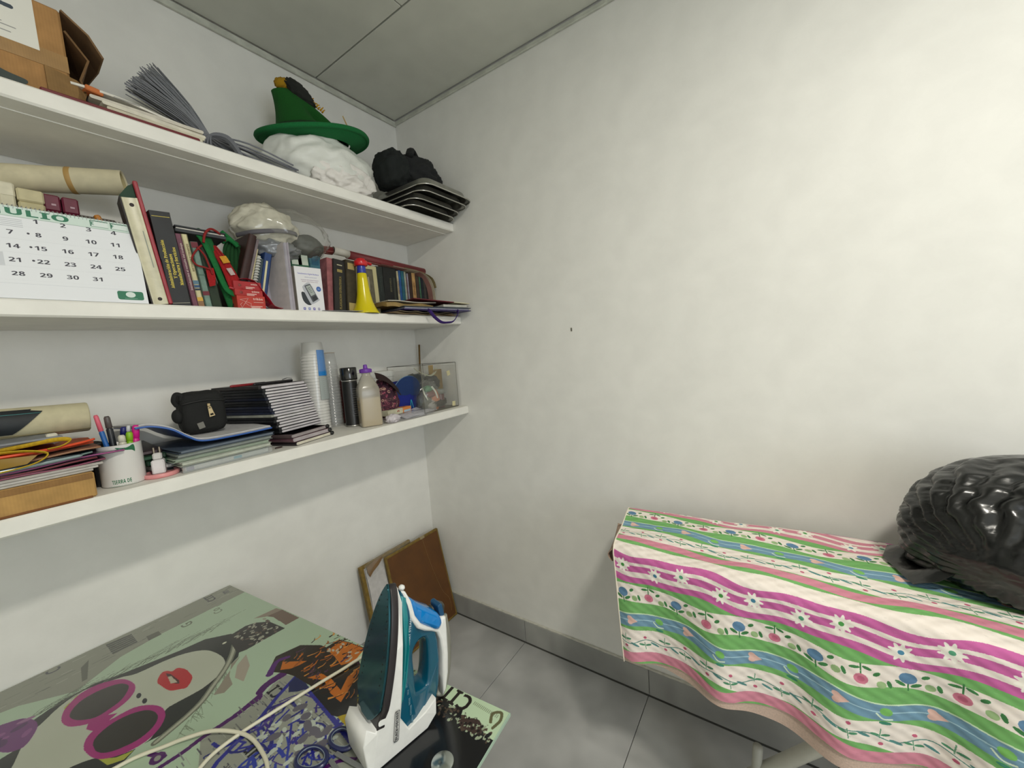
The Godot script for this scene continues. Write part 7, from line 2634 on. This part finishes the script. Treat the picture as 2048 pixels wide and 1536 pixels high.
func floor_things():
	# two wrapped boards leaning in the corner
	var board := mat("6a4218", 0.65, {"tex": "card", "low": 0.86, "scale": 3.0})
	var edge := mat("8a6f2a", 0.6, {"tex": "paper", "low": 0.75})
	var t := thing("brown_board", "brown board with an ochre taped edge leaning in the corner behind the iron", "board", Vector3(-0.19, 0.0015, 0.142))
	t.rotation.x = -atan2(0.092, 0.452)
	part("panel", boxed(Vector3(0.328, 0.462, 0.012), Vector3(0.002, 0.231, 0), 0.002), board, t)
	for e in [[Vector3(0.332, 0.011, 0.0145), Vector3(0.002, 0.458, 0)], [Vector3(0.011, 0.462, 0.0145), Vector3(-0.1605, 0.231, 0)], [Vector3(0.008, 0.462, 0.0145), Vector3(0.166, 0.231, 0)], [Vector3(0.332, 0.011, 0.0145), Vector3(0.002, 0.006, 0)]]:
		part("taped_edge", boxed(e[0], e[1], 0.002), edge, t)
	var b := mb()
	b.tube(curve(pts3([0.06, 0.45, 0.0068, 0.07, 0.36, 0.0068, 0.086, 0.26, 0.0068, 0.11, 0.16, 0.0068, 0.142, 0.1, 0.0068, 0.138, 0.04, 0.0068]), 6), 0.0009, 5)
	part("wrapper_crease", b, mat("8a6a40", 0.3), t)
	part("tape_tab", boxed(Vector3(0.03, 0.012, 0.016), Vector3(0.062, 0.458, 0), 0.002), mat("9a8c6a", 0.35), t)
	t = thing("picture_frame", "frame with an ochre edge and white wrapping, leaning behind the brown board", "frame", Vector3(-0.33, 0.0015, 0.118))
	t.rotation.x = -atan2(0.085, 0.46)
	part("backing", boxed(Vector3(0.28, 0.462, 0.008), Vector3(0.0, 0.232, -0.004), 0.001), paper("c9c4bd"), t)
	part("ochre_edge", boxed(Vector3(0.017, 0.472, 0.02), Vector3(-0.137, 0.236, 0.0), 0.002), edge, t)
	part("ochre_edge", boxed(Vector3(0.27, 0.014, 0.016), Vector3(0.005, 0.465, -0.002), 0.002), edge, t)
	b = mb()
	var rows := []
	for i in 8:
		var r := PackedVector3Array()
		for k in 7:
			r.append(Vector3(lerpf(-0.122, -0.028, k / 6.0), lerpf(0.448, 0.02, i / 7.0), 0.003 + 0.004 * sin(i * 1.3 + k * 0.8)))
		rows.append(r)
	b.sheet(rows, 0.002)
	part("white_wrapping", b, paper("cfcbc8"), t)
	b = mb()
	b.sheet([pts3([-0.115, 0.46, 0.01, -0.07, 0.472, 0.012, -0.03, 0.474, 0.012]), pts3([-0.118, 0.44, 0.012, -0.08, 0.452, 0.014, -0.04, 0.46, 0.014]), pts3([-0.11, 0.415, 0.012, -0.092, 0.43, 0.013, -0.06, 0.445, 0.013])], 0.003)
	part("torn_brown_paper", b, card("8a6a44"), t)
	b = mb()
	rows = []
	for i in 5:
		var r := PackedVector3Array()
		for k in 13:
			var u := k / 12.0
			r.append(Vector3(lerpf(-0.13, 0.2, u), 0.474 + (0.028 * sin(PI * minf(u * 1.3, 1.0)) * (1.0 - i / 4.0)) - 0.07 * (i / 4.0) * (1.0 - u), 0.02 - 0.006 * i * 0.3 + 0.004 * sin(u * 8.0 + i)))
		rows.append(r)
	b.sheet(rows)
	part("clear_wrap", b, mat("dcdcd4", 0.1, {"alpha": 0.1}), t)


# woven stripes with daisies, hearts and vines. u runs along the board (1.25 m), v across it (0.72 m)
func cloth_print() -> Image:
	var w := 2048
	var h := 1180
	var k := Ink.new(w, h, Color("f0e6dc"))
	var per := 556.0            # one repeat across, in pixels (0.34 m)
	var green := Color("76b267")
	var blue := Color("7399b0")
	var pink := Color("d48a9c")
	var magenta := Color("c764a2")
	var cream := Color("f0e6dc")
	var wave := func(x: float, ph: float, a := 13.0) -> float: return a * sin(x * TAU / 430.0 + ph) + 0.4 * a * sin(x * TAU / 231.0 + ph * 2.0)
	var band := func(y0: float, y1: float, p0: float, p1: float, a0: float, a1: float, c: Color):
		for x in w:
			var top: float = y0 + wave.call(x, p0, a0)
			var bot: float = y1 + wave.call(x, p1, a1)
			if bot > top:
				k.im.fill_rect(Rect2i(x, int(top), 1, int(bot - top) + 1), c)
	for rep in range(-1, 3):
		var o := rep * per + 20.0
		var first := pink if rep == 0 else magenta
		band.call(o, o + 27, 0.0, 0.2, 13.0, 13.0, first)
		band.call(o + 42, o + 70, 0.3, 0.4, 13.0, 13.0, first)
		band.call(o + 92, o + 119, 0.2, 0.4, 13.0, 13.0, first)
		band.call(o + 119, o + 142, 0.4, 2.2, 13.0, 8.0, green)
		band.call(o + 215, o + 262, 2.2, 1.2, 12.0, 12.0, green)
		band.call(o + 262, o + 318, 1.2, 1.3, 12.0, 12.0, blue)
		band.call(o + 318, o + 340, 1.3, 2.6, 12.0, 8.0, green)
		band.call(o + 258, o + 262, 1.2, 1.2, 12.0, 12.0, Color("cfe6c4"))
		band.call(o + 287, o + 290, 1.25, 1.25, 12.0, 12.0, Color("a9cbd8"))
		band.call(o + 432, o + 450, 0.0, 1.4, 12.0, 9.0, green)
		band.call(o + 436, o + 480, 1.4, 1.4, 10.0, 10.0, pink)
		band.call(o + 480, o + 497, 1.4, 0.4, 10.0, 11.0, green)
		# daisies along the middle stripe
		for i in 17:
			var x := 40.0 + i * 126.0 + 18.0 * (i % 2)
			var c := Vector2(x, o + 56 + (14 if i % 2 else -10) + wave.call(x, 0.3, 13.0))
			k.spot(c, Vector2(22, 22), 0, cream, 12)
			for a in 9:
				k.spot(c + Vector2(18, 0).rotated(TAU * a / 9.0), Vector2(15, 5.5), TAU * a / 9.0, Color("f6f1e6"), 10)
			k.spot(c, Vector2(8, 8), 0, [Color("4c9a4a"), Color("4a86a4"), Color("57a07c")][i % 3], 10)
		# leaves, roses and blue buds
		for i in 18:
			var x := 30.0 + i * 116.0
			var y: float = o + 180 + wave.call(x, 2.2, 11.0)
			var leaf := Color("3f7f48")
			match i % 2:
				0:
					k.line(pts2([x, y, x + 2, y + 42]), 4, leaf)
					k.spot(Vector2(x, y), Vector2(22, 19), 0, Color("5f86a8"), 14)
					k.spot(Vector2(x - 18, y + 20), Vector2(15, 6), 0.5, leaf, 9)
					k.spot(Vector2(x + 20, y + 20), Vector2(15, 6), -0.5, leaf, 9)
				1:
					k.line(pts2([x, y - 44, x, y]), 4, leaf)
					k.spot(Vector2(x, y + 8), Vector2(19, 17), 0, Color("cf7a90"), 14)
					k.spot(Vector2(x, y + 8), Vector2(10, 9), 0, Color("c26580"), 12)
					k.spot(Vector2(x - 16, y - 26), Vector2(15, 5), -0.2, leaf, 9)
					k.spot(Vector2(x + 16, y - 30), Vector2(13, 5), 0.3, leaf, 9)
			k.spot(Vector2(x + 40, y - 16), Vector2(11, 6), -0.6, leaf, 9)
			k.spot(Vector2(x + 72, y + 10), Vector2(6, 13), -0.3, leaf, 9)
			k.spot(Vector2(x + 52, y + 16), Vector2(13, 12), 0, Color("9cba84"), 11)
		# hearts on the blue ribbon
		for i in 17:
			var x := 60.0 + i * 121.0
			var y: float = o + 290 + wave.call(x, 1.25, 12.0)
			if i % 2 == 0:
				k.spot(Vector2(x - 7, y - 7), Vector2(14, 11), 0.6, Color("e6bdb0"), 12)
				k.spot(Vector2(x - 7, y + 8), Vector2(14, 11), -0.6, Color("e6bdb0"), 12)
				k.poly(pts2([x - 2, y - 15, x + 26, y + 2, x - 2, y + 16]), Color("e6bdb0"))
			else:
				k.spot(Vector2(x, y - 4), Vector2(17, 14), 0.2, Color("7cbd62"), 12)
				k.line(curve_flat(pts2([x - 26, y + 4, x - 8, y + 22, x + 16, y + 20])), 5, Color("d9ead0"))
				k.spot(Vector2(x - 2, y + 36), Vector2(17, 6), 0, Color("3f8a70"), 9)
		# vines
		var vine := PackedVector2Array()
		for x in range(0, w, 16):
			vine.append(Vector2(x, o + 386 + wave.call(x, 0.9, 9.0) + 9 * sin(x * TAU / 150.0)))
		k.line(vine, 3.4, Color("5c8f84"))
		for i in 24:
			var x := 20.0 + i * 87.0
			var y: float = o + 386 + wave.call(x, 0.9, 9.0)
			var s := 1.0 if i % 2 else -1.0
			k.line(pts2([x, y, x + 4, y + 34 * s]), 3, Color("6a9c7c"))
			k.spot(Vector2(x - 12, y + 12 * s), Vector2(13, 4.5), 0.2, Color("4f8f6a"), 9)
			k.spot(Vector2(x + 16, y + 13 * s), Vector2(13, 4.5), -0.2, Color("4f8f6a"), 9)
			k.spot(Vector2(x + 4, y - 20 * s), Vector2(7, 6), 0, Color("c4607c"), 9)
			k.spot(Vector2(x + 44, y + 8), Vector2(20, 5), 0.35, Color("568c88"), 9)
	# the weave: faint dashes of lighter thread
	var r := RandomNumberGenerator.new()
	r.seed = 8
	for i in 5200:
		var x := r.randi_range(0, w - 10)
		var y := r.randi_range(0, h - 2)
		var c := k.im.get_pixel(x, y)
		k.im.fill_rect(Rect2i(x, y, 7, 1), c.lightened(0.16) if i % 2 else c.darkened(0.08))
	return k.im


func ironing():
	# ---- the board: a padded top on crossed white tubes; the nose end is hidden in the cloth
	var fl := Vector2(-0.412, 1.172)     # front left corner of the top (x, z)
	var bl := Vector2(-0.122, 1.128)
	var rr := Vector2(-0.472, 2.42)
	var br := Vector2(-0.015, 2.36)
	var t := thing("ironing_board", "ironing board on white tubular legs, standing along the right wall", "ironing board", Vector3(-0.25, 0, 1.75))
	var b := mb()
	b.slab(PackedVector2Array([Vector2(fl.x + 0.004, -fl.y - 0.004), Vector2(bl.x - 0.004, -bl.y - 0.004), Vector2(br.x - 0.004, -br.y + 0.01), Vector2(rr.x + 0.004, -rr.y + 0.01)]), 0.03, fr(Vector3(0, BOARD - 0.025, 0), Vector3(-90, 0, 0)), 0.008)
	wpart("padded_top", b, mat("b7a48e", 0.8, {"tex": "cloth", "low": 0.8}), t)
	var tube := plastic("d4d3c6", 0.35)
	# crossed legs: the one in view rises from the floor near the nose to the far end of the top
	for g in [[Vector3(-0.25, 0.016, 1.395), Vector3(-0.25, 0.762, 2.03)], [Vector3(-0.2, 0.016, 2.3), Vector3(-0.2, 0.762, 1.66)]]:
		b = mb()
		b.tube(PackedVector3Array([g[0], g[1]]), 0.0185, 16)
		wpart("leg", b, tube, t)
	for g in [[Vector3(-0.36, 0.016, 1.395), Vector3(-0.21, 0.016, 1.395)], [Vector3(-0.4, 0.016, 2.3), Vector3(-0.06, 0.016, 2.3)]]:
		b = mb()
		b.tube(PackedVector3Array([g[0], g[1]]), 0.014, 12)
		wpart("foot_bar", b, tube, t)
	b = mb()
	b.tube(PackedVector3Array([Vector3(-0.25, 0.0, 1.486), Vector3(-0.251, 0.222, 1.5)]), 0.0125, 12)
	wpart("prop", b, plastic("b9b9ae", 0.4), t)

	# ---- the flowered cloth: over the top, down the front in folds; a plain lining shows below the hem
	t = thing("flowered_cloth", "striped pink, green and blue flowered cloth draped over the ironing board", "cloth", Vector3(-0.3, BOARD, 1.75))
	var cols := 150
	var m := printed(cloth_print(), 0.85)
	m.normal_enabled = true
	m.normal_texture = bumps("cloth")
	m.normal_scale = 0.35
	m.detail_enabled = false
	var shape := func(u: float, s: float, lift: float) -> Vector3:      # u along, s metres from the wall edge over and down
		var back := bl.lerp(br, u)
		var front := fl.lerp(rr, u) + Vector2(-0.006 * sin(u * 11.0), 0)
		var width := back.distance_to(front)
		var ridge := 0.004 * sin(u * 27.0 + 1.0) * smoothstep(width - 0.13, width, s)
		if s < width - 0.02:
			var q := back.lerp(front, s / width)
			var edge := smoothstep(0.03, 0.0, s) * 0.012 + smoothstep(width - 0.05, width, s) * 0.004
			return Vector3(q.x, BOARD + 0.004 - edge + ridge + lift + 0.0022 * sin(u * 19.0 + s * 30.0), q.y)
		var e := s - (width - 0.02)
		var d := (front - back).normalized()
		var r := 0.022
		var fall := maxf(0.0, e - r * 1.45)
		var turn := minf(e / (r * 1.45), 1.0) * PI / 2
		var q := back.lerp(front, (width - 0.02) / width) + d * (r * sin(turn))
		var billow := (0.007 + 0.045 * fall) * sin(u * 33.0 + 0.6 + 2.0 * fall) * smoothstep(0.0, 0.16, fall) + 0.012 * fall + 0.003 * sin(u * 71.0) * smoothstep(0.03, 0.25, fall)
		q += d * (billow + lift)
		var along := (rr - fl).normalized()
		q += along * (0.07 * fall * (1.0 - smoothstep(0.0, 0.3, u)))
		var sag := 0.004 + ridge - r * (1.0 - cos(turn)) - fall
		return Vector3(q.x, BOARD + sag, q.y)
	var rows := []
	for i in 80:
		var v := i / 79.0
		var r := PackedVector3Array()
		for k in cols + 1:
			var u := float(k) / cols
			var back := bl.lerp(br, u)
			var front := fl.lerp(rr, u)
			var total := back.distance_to(front) + 0.292 + 0.006 * sin(u * 33.0) 
			r.append(shape.call(u, v * total, 0.0015))
		rows.append(r)
	b = mb()
	# uv in metres: along the board, and across from the wall edge
	b.smooth()
	var uvs := []
	for i in 80:
		var q := PackedVector2Array()
		var run := 0.0
		for k in cols + 1:
			var u := float(k) / cols
			var width: float = bl.lerp(br, u).distance_to(fl.lerp(rr, u))
			var total := width + 0.292 + 0.006 * sin(u * 33.0)
			q.append(Vector2(u * 1.25 / 1.25, (0.352 + (i / 79.0) * total - width) / 0.72))
		uvs.append(q)
	for i in 79:
		for k in cols:
			var p00: Vector3 = rows[i][k]
			var p01: Vector3 = rows[i][k + 1]
			var p10: Vector3 = rows[i + 1][k]
			var p11: Vector3 = rows[i + 1][k + 1]
			b.tri(p00, p11, p01, uvs[i][k], uvs[i + 1][k + 1], uvs[i][k + 1])
			b.tri(p00, p10, p11, uvs[i][k], uvs[i + 1][k], uvs[i + 1][k + 1])
	wpart("printed_side", b, m, t)
	# lining
	rows = []
	for i in 30:
		var v := i / 29.0
		var r := PackedVector3Array()
		for k in cols + 1:
			var u := float(k) / cols
			var width: float = bl.lerp(br, u).distance_to(fl.lerp(rr, u))
			var longer := 0.305 + 0.022 * smoothstep(0.05, 0.35, u)
			r.append(shape.call(u, lerpf(width + 0.015, width + longer, v), -0.0045 - 0.002 * sin(u * 40.0)))
		rows.append(r)
	b = mb()
	b.sheet(rows, 0.002)
	wpart("lining", b, mat("d9bfae", 0.85, {"tex": "cloth", "low": 0.85, "bump": "cloth", "scale": 9.0}), t)
	b = mb()       # the bound left edge
	var line := PackedVector3Array()
	for i in 60:
		line.append(shape.call(0.0, i / 59.0 * 0.6, 0.0015))
	b.tube(line, 0.0022, 6)
	wpart("bound_edge", b, mat("e6dccb", 0.8), t)
	b = mb()
	rows = []
	for i in 8:
		var r := PackedVector3Array()
		for k in 9:
			var q := fl.lerp(bl, k / 8.0 * 0.55)
			r.append(Vector3(q.x - 0.0, BOARD - 0.006 - 0.05 * (i / 7.0) * sin(PI * minf(1.0, 0.25 + k / 8.0 * 0.75)), q.y - 0.006 - 0.012 * sin(PI * i / 7.0)))
		rows.append(r)
	b.sheet(rows, 0.002)
	wpart("tucked_end", b, mat("b79c88", 0.85, {"tex": "cloth", "low": 0.8}), t)

	# ---- the black bin bag
	t = thing("bin_bag", "shiny black plastic bin bag full of clothes lying on the flowered cloth", "plastic bag", Vector3(-0.215, BOARD + 0.0085, 2.02))
	var sh := bag_shape(Vector3(0.0, 0.115, 0.0), Vector3(0.175, 0.152, 0.225), 101, Vector3(-0.78, -0.3, -0.52), 0.085, 0.05, 0.001, 30.0)
	sh.bulges = [[Vector3(0.25, -0.7, -0.9).normalized(), 0.42, 0.2], [Vector3(-0.1, 0.75, -0.45).normalized(), 0.6, 0.08]]
	b = mb()
	b.blob(sh.point, 110)
	part("bag", b, mat("131414", 0.3, {"bump": "crease", "depth": 0.3, "scale": 3.0, "coat": 0.2}), t)
	b = mb()
	rows = []
	for i in 9:
		var r := PackedVector3Array()
		for k in 17:
			var u := k / 16.0
			var v := i / 8.0
			r.append(Vector3(lerpf(0.09, -0.09, u) , 0.002 + 0.05 * (1.0 - v) * (0.5 + 0.5 * sin(u * 9.0)) + 0.008 * sin(u * 21.0 + v * 5.0) * (1 - v) + 0.003, lerpf(-0.17, -0.262 + 0.05 * absf(u - 0.4), v)))
		rows.append(r)
	b.sheet(rows, 0.0012)
	part("loose_end", b, mat("161717", 0.3, {"bump": "crease", "depth": 0.5, "scale": 5.0, "coat": 0.3}), t)
